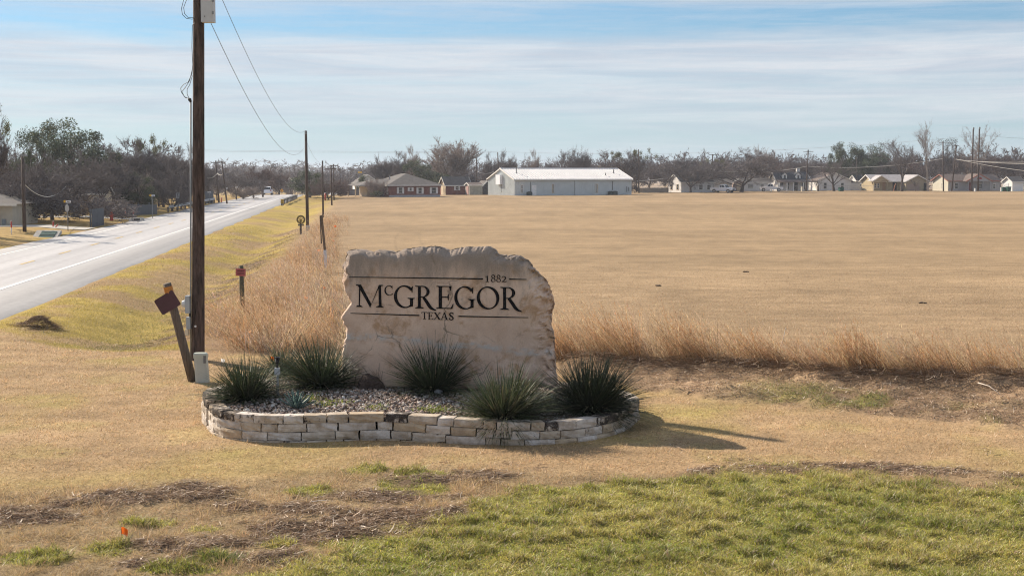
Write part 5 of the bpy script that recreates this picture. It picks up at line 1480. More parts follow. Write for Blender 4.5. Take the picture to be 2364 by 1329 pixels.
# ------------------------------------------------------------------ trees
M_BARK = mat('grey_bark', (.105, .082, .072), .95, .4, 3)
M_BARKPALE = mat('pale_bark', (.33, .29, .26), .9, .4, 3)
M_TWIG = leaf_mat('bare_twigs', .12, .02, color=(.138, .120, .120))
M_TWIGRED = leaf_mat('reddish_twigs', .12, .02, color=(.150, .108, .098))
M_TWIGPALE = leaf_mat('pale_twigs', .15, .02, color=(.25, .205, .185))
M_LEAF = leaf_mat('evergreen_leaves', .22, .05)
def rot_about(d, ang, az):
    a = d.cross(Vector((0, 0, 1)))
    if a.length < .05: a = d.cross(Vector((1, 0, 0)))
    a.normalize(); v = Matrix.Rotation(ang, 3, a) @ d
    return Matrix.Rotation(az, 3, d) @ v
def bare_proto(seed, spread=1.0, trunk=.22, limbs=6, up=.25, kids=(5, 5, 4), twigs=9, tw=.0021, droop=0.0, upright_=False):
    r = random.Random(seed); T, C = MB(), MB(); tv = []
    def go(p, d, L, rad, lev):
        n = 4 if lev < 2 else 3
        pts, q, dd = [p], p.copy(), d.copy()
        for i in range(n):
            dd = (dd + Vector((r.uniform(-1, 1), r.uniform(-1, 1), r.uniform(-.6, .8))) * (.16 if lev else .05) + Vector((0, 0, up * .12 - droop * .1 * lev))).normalized()
            q = q + dd * L / n; pts.append(q.copy())
        rr = [rad * (1 - .5 * i / n) for i in range(n + 1)]
        if lev <= 1: T.tube(pts, rr, 6 if lev == 0 else 5, False)
        else: C.tube(pts, rr, 3, False)
        if lev <= len(kids) - 1 + 1 and lev < 4:
            k = limbs if lev == 0 else kids[lev - 1]
            for j in range(k):
                t = (.62 + .38 * j / max(1, k - 1)) if lev == 0 else r.uniform(.28, 1.0)
                f = t * n; i = min(int(f), n - 1); b = pts[i].lerp(pts[i + 1], f - i); bd = (pts[i + 1] - pts[i]).normalized()
                ang = (r.uniform(.35, .95) * spread) if lev == 0 else r.uniform(.35, .85) * (spread if spread < 1 else 1)
                nd = rot_about(bd, ang, r.uniform(0, 6.283) if lev else j * 2.4 + r.uniform(-.5, .5))
                ln = (.36 * r.uniform(.8, 1.15)) if lev == 0 else L * r.uniform(.48, .72)
                go(b, nd, ln, rr[i] * (.55 if lev == 0 else .58), lev + 1)
            if lev == 0: go(pts[-1], (dd + Vector((r.uniform(-.2, .2), r.uniform(-.2, .2), .6))).normalized(), .36, rr[-1] * .8, 1)
        if lev >= 3:
            for _ in range(twigs):
                t = r.random() * n; i = min(int(t), n - 1); b = pts[i].lerp(pts[i + 1], t - i)
                e = (dd + Vector((r.uniform(-1, 1), r.uniform(-1, 1), r.uniform(-.7, 1))) * .9).normalized() * r.uniform(.022, .062)
                s = e.cross(Vector((r.uniform(-1, 1), r.uniform(-1, 1), r.uniform(-1, 1)))).normalized() * tw
                tv.append((b - s, b + s, b + e))
    go(Vector((0, 0, -.01)), Vector((r.uniform(-.06, .06), r.uniform(-.06, .06), 1)).normalized(), trunk, .021, 0)
    V = np.array(C.v, float); Tf = []
    for f in C.f: Tf += [(f[0], f[1], f[2]), (f[0], f[2], f[3])]
    tw_ = np.array([[tuple(a) for a in t] for t in tv]).reshape(-1, 3)
    Tf = np.array(Tf, np.int32)
    V2 = np.concatenate([V, tw_]); T2 = np.concatenate([Tf, np.arange(len(tw_)).reshape(-1, 3) + len(V)])
    zmax = V2[:, 2].max(); Tv = np.array(T.v)
    V2 /= zmax; Tv = Tv / zmax
    wid = np.percentile(np.abs(V2[:, 0]), 97) * 2
    return dict(tv=Tv, tf=T.f, cv=V2, ct=T2, wid=wid, nb=len(Tf))
PROTO = {}
def proto(name, **k):
    P = bare_proto(**k)
    me = bpy.data.meshes.new('trunk'); me.from_pydata([tuple(v) for v in P['tv']], [], P['tf']); me.polygons.foreach_set('use_smooth', [True] * len(me.polygons))
    me.materials.append(M_BARK); P['trunk'] = me; P['crown'] = fast_mesh('crown', P['cv'], P['ct'], M_TWIG)
    PROTO[name] = P
proto('round', seed=2, spread=1.0)
proto('oval', seed=9, spread=.72, trunk=.2, limbs=7, up=.5)
proto('vase', seed=14, spread=.62, trunk=.12, limbs=8, up=.7, kids=(6, 5, 4))
proto('wide', seed=23, spread=1.35, trunk=.17, limbs=7, up=.0, kids=(6, 5, 5), twigs=6)
proto('thin', seed=31, spread=.68, trunk=.42, limbs=4, up=.45, kids=(4, 4, 3), twigs=4, tw=.0016)
proto('open', seed=64, spread=.62, trunk=.26, limbs=6, up=.5, kids=(4, 4, 4), twigs=5, tw=.0017)
proto('rough', seed=47, spread=1.1, trunk=.28, limbs=6, up=.2, kids=(6, 5, 4), twigs=9)
proto('scrub', seed=53, spread=1.2, trunk=.06, limbs=9, up=.3, kids=(6, 5, 5), twigs=8, tw=.0024)
def evergreen_proto(seed, shape='oak', leaves=9000, size=.016):
    r = np.random.default_rng(seed); n = 46 if shape == 'oak' else 40
    cl = []
    while len(cl) < n:
        p = r.uniform(-1, 1, 3)
        if np.linalg.norm(p) > 1 or np.linalg.norm(p) < .35: continue
        if shape == 'oak': q = np.array([p[0] * .52, p[1] * .52, .58 + p[2] * .38])
        else: q = np.array([p[0] * .36 * (1.15 - .5 * (p[2] + 1) / 2), p[1] * .36 * (1.15 - .5 * (p[2] + 1) / 2), .52 + p[2] * .46])
        cl.append(q)
    cl = np.array(cl); i = r.integers(0, n, leaves); rad = r.uniform(.07, .15, n)
    v = r.normal(0, 1, (leaves, 3)); v /= np.linalg.norm(v, axis=1, keepdims=True); v *= (r.random(leaves) ** .45)[:, None] * rad[i][:, None]
    c = cl[i] + v; c[:, 2] = np.maximum(c[:, 2], .06)
    a = r.normal(0, 1, (leaves, 3)); a /= np.linalg.norm(a, axis=1, keepdims=True); b = np.cross(a, r.normal(0, 1, (leaves, 3))); b /= np.linalg.norm(b, axis=1, keepdims=True)
    s = (size * r.uniform(.6, 1.3, leaves))[:, None]
    V = np.stack([c - b * s * .55, c + b * s * .55, c + a * s * 1.5], 1).reshape(-1, 3)
    tone = r.uniform(.6, 1.5, n)[i] * r.uniform(.7, 1.3, leaves)
    col = np.array([.048, .066, .030])[None] * tone[:, None]; yel = r.random(leaves) < .12; col[yel] = np.array([.11, .12, .04]) * tone[yel][:, None]
    T = MB(); rr = random.Random(seed); T.tube([(0, 0, -.02), (.01, 0, .2), (.0, .01, .45), (0, 0, .8)], [.03, .025, .017, .004], 7, False)
    for k in range(14):
        q = cl[rr.randrange(n)]; z = rr.uniform(.15, .45); T.tube([(0, 0, z), (q[0] * .5, q[1] * .5, z + (q[2] - z) * .6), tuple(q)], [.012, .008, .003], 5, False)
    k = V[:, 2].max(); V = V / k
    me = bpy.data.meshes.new('trunk'); me.from_pydata([tuple(Vector(v) / k) for v in T.v], [], T.f)
    me.materials.append(M_BARK)
    return dict(trunk=me, crown=fast_mesh('crown', V, np.arange(len(V)).reshape(-1, 3), M_LEAF, np.repeat(np.clip(col, .006, .5), 3, 0)), wid=np.percentile(np.abs(V[:, 0]), 98) * 2)
PROTO['oak'] = evergreen_proto(5, 'oak', 17000, .0125)
PROTO['cedar'] = evergreen_proto(8, 'cedar', 13000, .013)
PROTO['oak2'] = evergreen_proto(77, 'oak', 13000, .014)
# clumps of mistletoe or lingering leaves inside a bare crown
def tufts_mesh(seed, col, n=14, leaves=1600):
    r = np.random.default_rng(seed); c0 = np.stack([r.normal(0, .20, n), r.normal(0, .20, n), r.uniform(.42, .95, n)], -1)
    i = r.integers(0, n, leaves); c = c0[i] + r.normal(0, .026, (leaves, 3)); a = r.normal(0, 1, (leaves, 3)) * .012; b = r.normal(0, 1, (leaves, 3)) * .010
    V = np.stack([c, c + a, c + b], 1).reshape(-1, 3)
    return fast_mesh('mistletoe', V, np.arange(len(V)).reshape(-1, 3), M_LEAF, np.repeat(np.array(col)[None] * r.uniform(.5, 1.4, (leaves, 1)), 3, 0))
TUFT_G = tufts_mesh(3, (.10, .10, .03), 16, 2600); TUFT_D = tufts_mesh(6, (.045, .033, .026), 60, 1800)
def tree(px, Y, top_py, width_px, kind_, label, twig=None, bark=None, extra=None, group='trees round the village', base_py=None, flat=None):
    twig = twig or M_TWIG; bark = bark or M_BARK
    g = at_depth(px, 400, Y); z = tz(g.x, Y)
    if base_py is not None: z = at_depth(px, base_py, Y).z
    h = at_depth(px, top_py, Y).z - z; P = PROTO[kind_]
    w = width_px / scale_at(Y) / P['wid']
    root = thing({'oak': 'evergreen_tree', 'oak2': 'evergreen_tree', 'cedar': 'cedar_tree', 'scrub': 'bare_shrub'}.get(kind_, 'bare_tree'), label, 'shrub' if kind_ == 'scrub' else 'tree', (g.x, Y, z), 0, group)
    rz = random.uniform(0, 6.28)
    for nm, m in (('trunk', bark), ('crown', M_LEAF if kind_ in ('oak', 'oak2', 'cedar') else twig)):
        o = link(nm, P[nm], root); o.material_slots[0].link = 'OBJECT'; o.material_slots[0].material = m; o.scale = (w, w, h); o.rotation_euler = (0, 0, rz)
    if extra is not None:
        o = link('leaf_clumps', extra, root); o.scale = (w * P['wid'], w * P['wid'], h); o.rotation_euler = (0, 0, rz)
    return root
def build_trees():
    GL = 'trees beyond the road'
    # the dense trees beyond the road, close to distant
    tree(-22, 108, 222, 130, 'oval', 'tall bare tree with yellow green mistletoe clumps, standing above the cream garage', extra=TUFT_G, group=GL)
    tree(-75, 98, 236, 150, 'rough', 'bare tree at the very edge of the view, shading the road', extra=TUFT_G, group=GL)
    tree(-190, 93, 250, 190, 'wide', 'bare tree past the edge of the view whose shadow crosses the road', group=GL)
    tree(165, 158, 268, 215, 'oak', 'tall dark green live oak rising highest above the bare thicket', group=GL)
    tree(86, 150, 290, 110, 'oak2', 'smaller dull green live oak beside the tallest live oak', group=GL)
    tree(60, 122, 325, 180, 'rough', 'broad leafless tree right behind the street light pole', group=GL)
    tree(118, 127, 345, 190, 'wide', 'dense leafless tree with forked dark trunk behind the stop sign', group=GL)
    tree(190, 140, 340, 190, 'rough', 'dense leafless tree behind the wooden fence corner', group=GL)
    tree(262, 158, 352, 170, 'rough', 'leafless tree with drooping twigs behind the long wooden fence', group=GL)
    tree(232, 150, 330, 120, 'round', 'greyish leafless tree below the live oak crown', group=GL)
    tree(20, 128, 350, 150, 'rough', 'leafless tree overhanging the roof of the cream garage', group=GL)
    tree(282, 176, 322, 120, 'round', 'tall bare round-crowned tree behind the dark cedar', group=GL)
    tree(376, 178, 326, 100, 'oval', 'upright bare tree rising behind the street name post by the driveway', group=GL)
    tree(418, 190, 332, 90, 'rough', 'dense bare tree crown meeting the side of the near utility pole', group=GL)
    tree(318, 160, 395, 75, 'cedar', 'dark green cedar among the bare trees at the end of the long fence', group=GL)
    tree(300, 163, 375, 120, 'scrub', 'yellowish leafless bush crown above the dark cedar', twig=M_TWIGPALE, group=GL)
    tree(333, 172, 306, 118, 'round', 'tall fine-twigged bare tree standing clear above the thicket with a round top', extra=TUFT_G, group=GL)
    tree(365, 180, 336, 110, 'rough', 'bare tree behind the paired road signs', group=GL)
    tree(408, 185, 326, 90, 'round', 'bare round-topped tree showing just beside the near utility pole', group=GL)
    tree(430, 196, 350, 110, 'rough', 'bare tree partly hidden behind the near utility pole', group=GL)
    tree(395, 165, 372, 110, 'scrub', 'low bare thicket bush behind the paired road signs', group=GL)
    tree(480, 215, 364, 70, 'oval', 'bare dark tree right past the near utility pole', group=GL)
    tree(500, 228, 392, 80, 'rough', 'bare tree behind the thin cross-arm pole', group=GL)
    tree(545, 235, 384, 90, 'rough', 'bare tree behind the far street name sign', group=GL)
    tree(585, 250, 388, 80, 'rough', 'bare purple grey tree beside the road crest', group=GL)
    tree(606, 262, 374, 75, 'oval', 'reddish bare tree above the white car', twig=M_TWIGRED, group=GL)
    tree(645, 300, 385, 70, 'oval', 'reddish bare tree behind the yellow diamond sign', twig=M_TWIGRED, group=GL, base_py=462)
    tree(560, 243, 425, 70, 'scrub', 'low olive brush at the bend of the road', twig=M_TWIGPALE, group=GL)
    # between road and houses
    tree(714, 262, 389, 74, 'cedar', 'dark green cedar on the roadside behind the gear emblem pole')
    tree(757, 250, 404, 84, 'scrub', 'rounded reddish bare shrub by the field corner pole', twig=M_TWIGRED)
    tree(786, 258, 412, 42, 'scrub', 'rounded bare shrub hiding the edge of the small white house', twig=M_TWIGRED, base_py=452)
    tree(838, 292, 400, 34, 'cedar', 'small dark cedar behind the small white house')
    tree(870, 262, 405, 52, 'scrub', 'thin bare bush before the porch of the brick ranch house', twig=M_TWIGPALE, base_py=452)
    tree(888, 300, 350, 62, 'oval', 'slanting bare tree behind the ranch house roof')
    tree(915, 305, 342, 62, 'round', 'dark-limbed bare tree behind the ridge of the brick ranch house')
    tree(958, 322, 328, 50, 'round', 'pale bare tree rising above the round evergreen', twig=M_TWIGPALE, bark=M_BARKPALE)
    tree(968, 300, 366, 88, 'oak', 'broad dark evergreen crown behind the brick ranch house')
    tree(1006, 312, 392, 70, 'oak2', 'dark evergreen behind the small brick garage')
    tree(1040, 322, 308, 112, 'vase', 'tall vase-shaped bare tree, the highest behind the brick houses', twig=M_TWIGPALE)
    tree(1072, 316, 384, 74, 'scrub', 'dense bare bush over the brick garage roof')
    tree(1138, 330, 342, 55, 'round', 'bare tree beside the gable pole of the white metal building')
    tree(1176, 338, 340, 56, 'oval', 'bare tree behind the gable ridge of the white metal building')
    tree(1212, 345, 350, 48, 'rough', 'low dark bare tree behind the metal roof near its gable')
    tree(1240, 350, 338, 40, 'round', 'small twisted bare tree alone above the metal roof', twig=M_TWIGPALE)
    tree(1302, 345, 332, 70, 'open', 'wider bare crown of a close pair above the middle of the metal roof')
    tree(1345, 347, 332, 64, 'oval', 'narrower bare crown of a close pair above the middle of the metal roof')
    tree(1432, 322, 342, 100, 'round', 'bare tree with sparse yellow green mistletoe at the end of the metal roof', extra=TUFT_G)
    tree(1470, 332, 338, 66, 'oval', 'mossy tree with green clumps behind the grey pole', extra=TUFT_G)
    tree(1500, 340, 372, 90, 'rough', 'low bare tree between metal building and white gabled house')
    tree(1541, 322, 392, 38, 'rough', 'short stout bare tree at the gable of the white house')
    tree(1595, 324, 348, 118, 'wide', 'dark many-branched bare tree standing before the white gabled house')
    tree(1712, 333, 334, 215, 'wide', 'huge spreading bare tree with thick dark trunk beside the white pickup')
    tree(1660, 356, 362, 80, 'rough', 'olive mossy tree behind the white pickup', extra=TUFT_G, twig=M_TWIGPALE)
    tree(1765, 362, 330, 70, 'oval', 'pale upright bare tree behind the huge spreading tree', twig=M_TWIGPALE)
    tree(1790, 366, 352, 90, 'rough', 'reddish bare tree behind the dormer house roof', twig=M_TWIGRED)
    tree(1835, 372, 352, 80, 'round', 'bare round tree rising behind the dormer house chimney')
    tree(1926, 350, 364, 86, 'open', 'small dark bare tree standing before the white double-gabled house')
    tree(1890, 349, 408, 34, 'thin', 'thin small bare tree between dormer house and double-gabled house')
    tree(1952, 385, 325, 86, 'oak', 'dark live oak crown above the double-gabled house')
    tree(2002, 382, 326, 92, 'oak2', 'dark live oak, second of a close pair, with a small peaked top')
    tree(2030, 378, 350, 70, 'oak', 'lower dark live oak shoulder behind the small white house')
    tree(2083, 347, 308, 84, 'open', 'upright bare tree standing before the yellow house', bark=M_BARK)
    tree(2115, 350, 410, 26, 'thin', 'very small bare sapling before the carport of the yellow house')
    tree(2143, 347, 266, 62, 'thin', 'tallest slender pale bare tree between yellow house and grey house', twig=M_TWIGPALE, bark=M_BARKPALE)
    tree(2060, 372, 352, 80, 'rough', 'dense bare tree behind the yellow house roof')
    tree(2105, 374, 350, 90, 'rough', 'dense brown bare tree behind the carport of the yellow house', twig=M_TWIGRED)
    tree(2190, 366, 314, 74, 'rough', 'bare tree hung with dark seed balls behind the leaning pole', extra=TUFT_D)
    tree(2262, 372, 276, 66, 'thin', 'tall pale bare tree behind the twin poles', twig=M_TWIGPALE, bark=M_BARKPALE)
    tree(2240, 378, 332, 100, 'round', 'pale-limbed bare tree behind the grey house porch', twig=M_TWIGPALE, bark=M_BARKPALE)
    tree(2310, 374, 330, 110, 'rough', 'reddish brown bare tree behind the far end of the grey house', twig=M_TWIGRED)
    tree(2358, 366, 334, 90, 'wide', 'dark gnarled bare tree behind the white shed')
    tree(1466, 314, 418, 22, 'scrub', 'low dark bush at the end corner of the white metal building')
    tree(870, 258.5, 440, 26, 'oak2', 'small clipped evergreen shrub before the ranch house porch', base_py=455)
    tree(1008, 372, 390, 60, 'rough', 'distant bare tree glimpsed between evergreen and vase-shaped tree')
build_trees()
def build_woods():
    """the far wood: many light crowns joined, too many and too far to count"""
    def join(items, name, lab, m):
        V, T, b = [], [], 0
        for (kind_, x, y, z, w, h, keep) in items:
            P = PROTO[kind_]; nb = P['nb']; tr = P['ct']; r = np.random.default_rng(abs(int(x * 13 + y)))
            tt = tr[nb:]; sc = .55 if kind_ == 'scrub' else 1.0
            st = (12 if keep > .3 else 21 if keep > .25 else 30) * (2 if kind_ == 'scrub' else 1) // 2; kp = keep * .36 * sc
            tt = tt[r.random(len(tt)) < kp]; q_ = np.arange(nb) // 2; t2 = np.concatenate([tr[:nb][q_ % st == 0], tt])
            a = r.uniform(0, 6.28); v = P['cv'].copy()
            wf = 3.4 if keep > .4 else 4.6 if keep > .3 else 5.5 if keep > .25 else 6.0; lf = 1.35 if keep > .3 else 1.8
            v2 = v.copy(); m0 = (v[tt[:, 0]] + v[tt[:, 1]]) / 2; v2[tt[:, 0]] = m0 + (v[tt[:, 0]] - m0) * wf; v2[tt[:, 1]] = m0 + (v[tt[:, 1]] - m0) * wf; v2[tt[:, 2]] = m0 + (v[tt[:, 2]] - m0) * lf
            u, inv = np.unique(t2, return_inverse=True); q = v2[u]
            qx = (q[:, 0] * math.cos(a) - q[:, 1] * math.sin(a)) * w / P['wid'] + x; qy = (q[:, 0] * math.sin(a) + q[:, 1] * math.cos(a)) * w / P['wid'] + y
            V.append(np.stack([qx, qy, q[:, 2] * h + z], -1)); T.append(inv.reshape(-1, 3) + b); b += len(u)
        kind(link(name, fast_mesh(name, np.concatenate(V), np.concatenate(T), m)), 'stuff', lab)
    r = random.Random(21)
    kinds = ['round', 'rough', 'oval', 'wide', 'scrub']
    it = []
    # middle band behind the houses
    for k in range(120):
        px = 860 + k * 13.2 + r.uniform(-12, 12); Y = r.uniform(385, 450); g = at_depth(px, 400, Y)
        top = ev(px, [(860, 370), (1100, 364), (1200, 361), (1480, 348), (1640, 343), (1760, 343), (1900, 348), (2050, 342), (2364, 330)]) + r.uniform(-6, 12)
        z = tz(g.x, Y); it.append((r.choice(kinds[:3] + ['rough', 'scrub']), g.x, Y, z, r.uniform(60, 90) / scale_at(Y), at_depth(px, top, Y).z - z, .38))
    join(it, 'bare_woods', 'brown mass of bare woods behind the row of houses', M_TWIG)
    it = []
    for k in range(84):
        px = 395 + k * 7.5 + r.uniform(-8, 8); Y = r.uniform(330, 620); g = at_depth(px, 400, Y)
        top = ev(px, [(395, 378), (480, 372), (600, 376), (680, 380), (760, 380), (900, 374), (1060, 372)]) + r.uniform(-6, 12); z = tz(g.x, Y)
        it.append((r.choice(kinds[:3] + ['rough']), g.x, Y, z, r.uniform(50, 90) / scale_at(Y), at_depth(px, top, Y).z - z, .28))
    join(it, 'hazy_woods', 'bluish hazy woods closing the view beyond the road crest', M_TWIG)
    it = []
    for k in range(110):
        px = -300 + k * 26 + r.uniform(-20, 20); Y = r.uniform(900, 1300); g = at_depth(px, 400, Y)
        top = ev(px, [(-300, 368), (500, 366), (575, 358), (640, 366), (770, 370), (900, 366), (1200, 368), (2600, 364)]) + r.uniform(-2, 8); z = -7
        it.append((r.choice(['round', 'wide', 'rough']), g.x, Y, z, r.uniform(70, 120) / scale_at(Y), at_depth(px, top, Y).z - z, .22))
    join(it, 'distant_woods', 'far blue ridge of woods along the horizon', M_TWIG)
    # brush under the trees beyond the road
    it = []
    for k in range(54):
        t = k / 54; Y = 112 * (262 / 112) ** t * r.uniform(.98, 1.08); x = road_pt(-21.5 - r.uniform(6.5, 13) * (1 if Y > 160 else 1.5), Y)
        if Y < 140: x = at_depth(r.uniform(20, 175), 400, Y).x; Y = r.uniform(118, 132)
        it.append(('scrub', x, Y, tz(x, Y), r.uniform(3.5, 6.5), r.uniform(2.2, 5.0), .5))
    for k in range(24):
        px = r.uniform(-120, 430); Y = r.uniform(165, 225); g = at_depth(px, 400, Y)
        it.append((r.choice(['rough', 'round', 'scrub']), g.x, Y, tz(g.x, Y), r.uniform(6, 10), r.uniform(6, 9.5), .5))
    for k in range(44):
        Y = r.uniform(105, 240); x = road_pt(-21.5 - r.uniform(24, 75), Y)
        if proj(np.array(x), np.array(Y), 1.0)[0] < -70: it.append((r.choice(['rough', 'round', 'wide', 'oval']), x, Y, tz(x, Y), r.uniform(7, 11), r.uniform(6.5, 10), .45))
    join(it, 'undergrowth', 'dark tangled undergrowth beneath the bare trees beyond the road', M_TWIG)
build_woods()

# ------------------------------------------------------------------ houses and sheds
M_BRICK = mat('red_brown_brick', (.22, .085, .064), .9, .35, 2.2, bump=.3, bscale=14)
M_SHINGLE = mat('grey_shingles', (.115, .105, .10), .9, .25, 1.4, bump=.4, bscale=9)
M_SHINGLE_D = mat('dark_shingles', (.048, .052, .06), .9, .25, 1.4)
M_SHINGLE_B = mat('brown_shingles', (.16, .125, .11), .9, .25, 1.4)
M_CREAM = mat('cream_siding', (.60, .50, .36), .8, .12, 1.2)
M_LAV = mat('white_siding', (.66, .65, .63), .75, .12, 1.0)
M_METALWALL = mat('white_metal_wall', (.53, .575, .585), .5, .10, .6)
M_METALROOF = mat('pale_metal_roof', (.72, .71, .70), .42, .10, .5)
M_TRIMW = mat('white_trim', (.74, .72, .68), .6, .1, 2)
M_PINK = mat('red_brown_trim', (.36, .14, .10), .7, .15, 2)
M_YEL = mat('yellow_tan_siding', (.40, .325, .20), .8, .15, 1.5)
M_GREYS = mat('grey_siding', (.40, .385, .385), .8, .12, 1.2)
M_DARKIN = mat('dark_interior', (.02, .02, .022), .9)
def opening(root, side, u, z, w, h, what, d=0.0, length=0.0, m=None):
    """a window or door set proud of a wall: side f is the front, l the end at x=0, r the end at x=length"""
    def bx(mb, du, dz, ww, hh, out, th):
        if side == 'f': mb.box((u + du, -out, z + dz), (ww, th, hh))
        elif side == 'l': mb.box((-out, u + du, z + dz), (th, ww, hh))
        else: mb.box((length + out, u + du, z + dz), (th, ww, hh))
        return mb
    if what == 'door':
        o = bx(MB(), 0, 0, w, h, .03, .07).build('door', m or M_TRIMW, root); bx(MB(), w * .38, -.05, .07, .07, .08, .05).build('handle', M_DARKMETAL, o); return o
    t = .09
    fr = MB(); bx(fr, 0, h / 2, w + t, t, .04, .08); bx(fr, 0, -h / 2, w + t, t, .04, .08); bx(fr, -w / 2, 0, t, h - t, .04, .08); bx(fr, w / 2, 0, t, h - t, .04, .08); bx(fr, 0, 0, w - t, t * .6, .035, .07)
    o = fr.build('window', m or M_TRIMW, root)
    bx(MB(), 0, 0, w - t, h - t, .012, .02).build('pane', M_GLASS, o)
    if what == 'shutters':
        for s in (-1, 1): bx(MB(), s * (w * .5 + .20), 0, .28, h + .1, .035, .05).build('shutter', M_TRIMW, root)
    return o
def house(name, label, corner, yaw, w, d, h, rh, roof='x', mw=None, mr=None, over=.4, wins=(), cat='house', trim=None, group=None, mgable=None, base=.0):
    root = thing(name, label, cat, corner, yaw, group)
    mw = mw or M_LAV; mr = mr or M_SHINGLE; trim = trim or M_TRIMW
    z0 = -.8; mb = MB()
    if roof == 'x':      # ridge along the front; gables at both ends
        prof = [(0, z0), (d, z0), (d, h), (d / 2, h + rh), (0, h)]
        vs = [(0, y, z) for y, z in prof] + [(w, y, z) for y, z in prof]; n = 5
        mb.add(vs, [tuple(range(n)), tuple(range(n, 2 * n))] + [(i, (i + 1) % n, (i + 1) % n + n, i + n) for i in range(n)])
    elif roof == 'y':
        mb.prism([(0, z0), (w, z0), (w, h), (w / 2, h + rh), (0, h)], 0, d)
    else: mb.box((w / 2, d / 2, (h + z0) / 2), (w, d, h - z0))
    mb.build('wall', mw, root)
    r = MB(); th = .14; ov = over
    if roof in 'xy':
        L_, W_ = (w, d) if roof == 'x' else (d, w)
        sl = rh / (W_ / 2); e = -ov; ez = h + .03 - ov * sl
        prof = [(e, ez), (W_ / 2, h + rh + .03), (W_ + ov, ez), (W_ + ov, ez + th), (W_ / 2, h + rh + .03 + th), (e, ez + th)]
        A = [(-ov, y, z) if roof == 'x' else (y, -ov, z) for y, z in prof]; B = [(L_ + ov, y, z) if roof == 'x' else (y, L_ + ov, z) for y, z in prof]
        fs = [(0, 1, 4, 5), (1, 2, 3, 4), (6, 11, 10, 7), (7, 10, 9, 8)] + [(i, (i + 1) % 6, (i + 1) % 6 + 6, i + 6) for i in range(6)]
        r.add(A + B, fs)
        ro = r.build('roof', mr, root)
        # bargeboards on the gable ends
        t = MB()
        for end in ((-ov - .03), (L_ + ov + .03)):
            for s in (0, 1):
                a = (e, ez + .02) if s == 0 else (W_ + ov, ez + .02); b = (W_ / 2, h + rh + .05)
                P_ = lambda q: Vector((end, q[0], q[1])) if roof == 'x' else Vector((q[0], end, q[1]))
                t.bar(P_(a), P_(b), .05, .2, (0, 0, 1))
        t.build('bargeboard', trim, ro)
        f = MB()
        if roof == 'x': f.box((w / 2, -ov - .02, ez + .04), (w + 2 * ov, .04, .18))
        f.v and f.build('fascia', trim, ro)
    else:
        e = ov; k = min(w, d) / 2; ez = h
        base_ = [(-e, -e, ez), (w + e, -e, ez), (w + e, d + e, ez), (-e, d + e, ez)]
        if w > d: top = [(k, d / 2, h + rh), (w - k, d / 2, h + rh)]; fs = [(0, 1, 5, 4), (1, 2, 5), (2, 3, 4, 5), (3, 0, 4)]
        else: top = [(w / 2, k, h + rh), (w / 2, d - k, h + rh)]; fs = [(0, 1, 4), (1, 2, 5, 4), (2, 3, 5), (3, 0, 4, 5)]
        r.add(base_ + top, fs + [(3, 2, 1, 0)]); ro = r.build('roof', mr, root)
        f = MB(); f.box((w / 2, -e - .02, ez - .07), (w + 2 * e, .04, .16)); f.box((-e - .02, d / 2, ez - .07), (.04, d + 2 * e, .16)); f.build('fascia', trim, ro)
    for wn in wins: opening(root, *wn[:6], length=w, m=wn[6] if len(wn) > 6 else None)
    return root
def corner_at(px, Y, dz=0.0):
    p = at_depth(px, 400, Y); return Vector((p.x, Y, tz(p.x, Y) + dz))
YAW = math.radians(23)
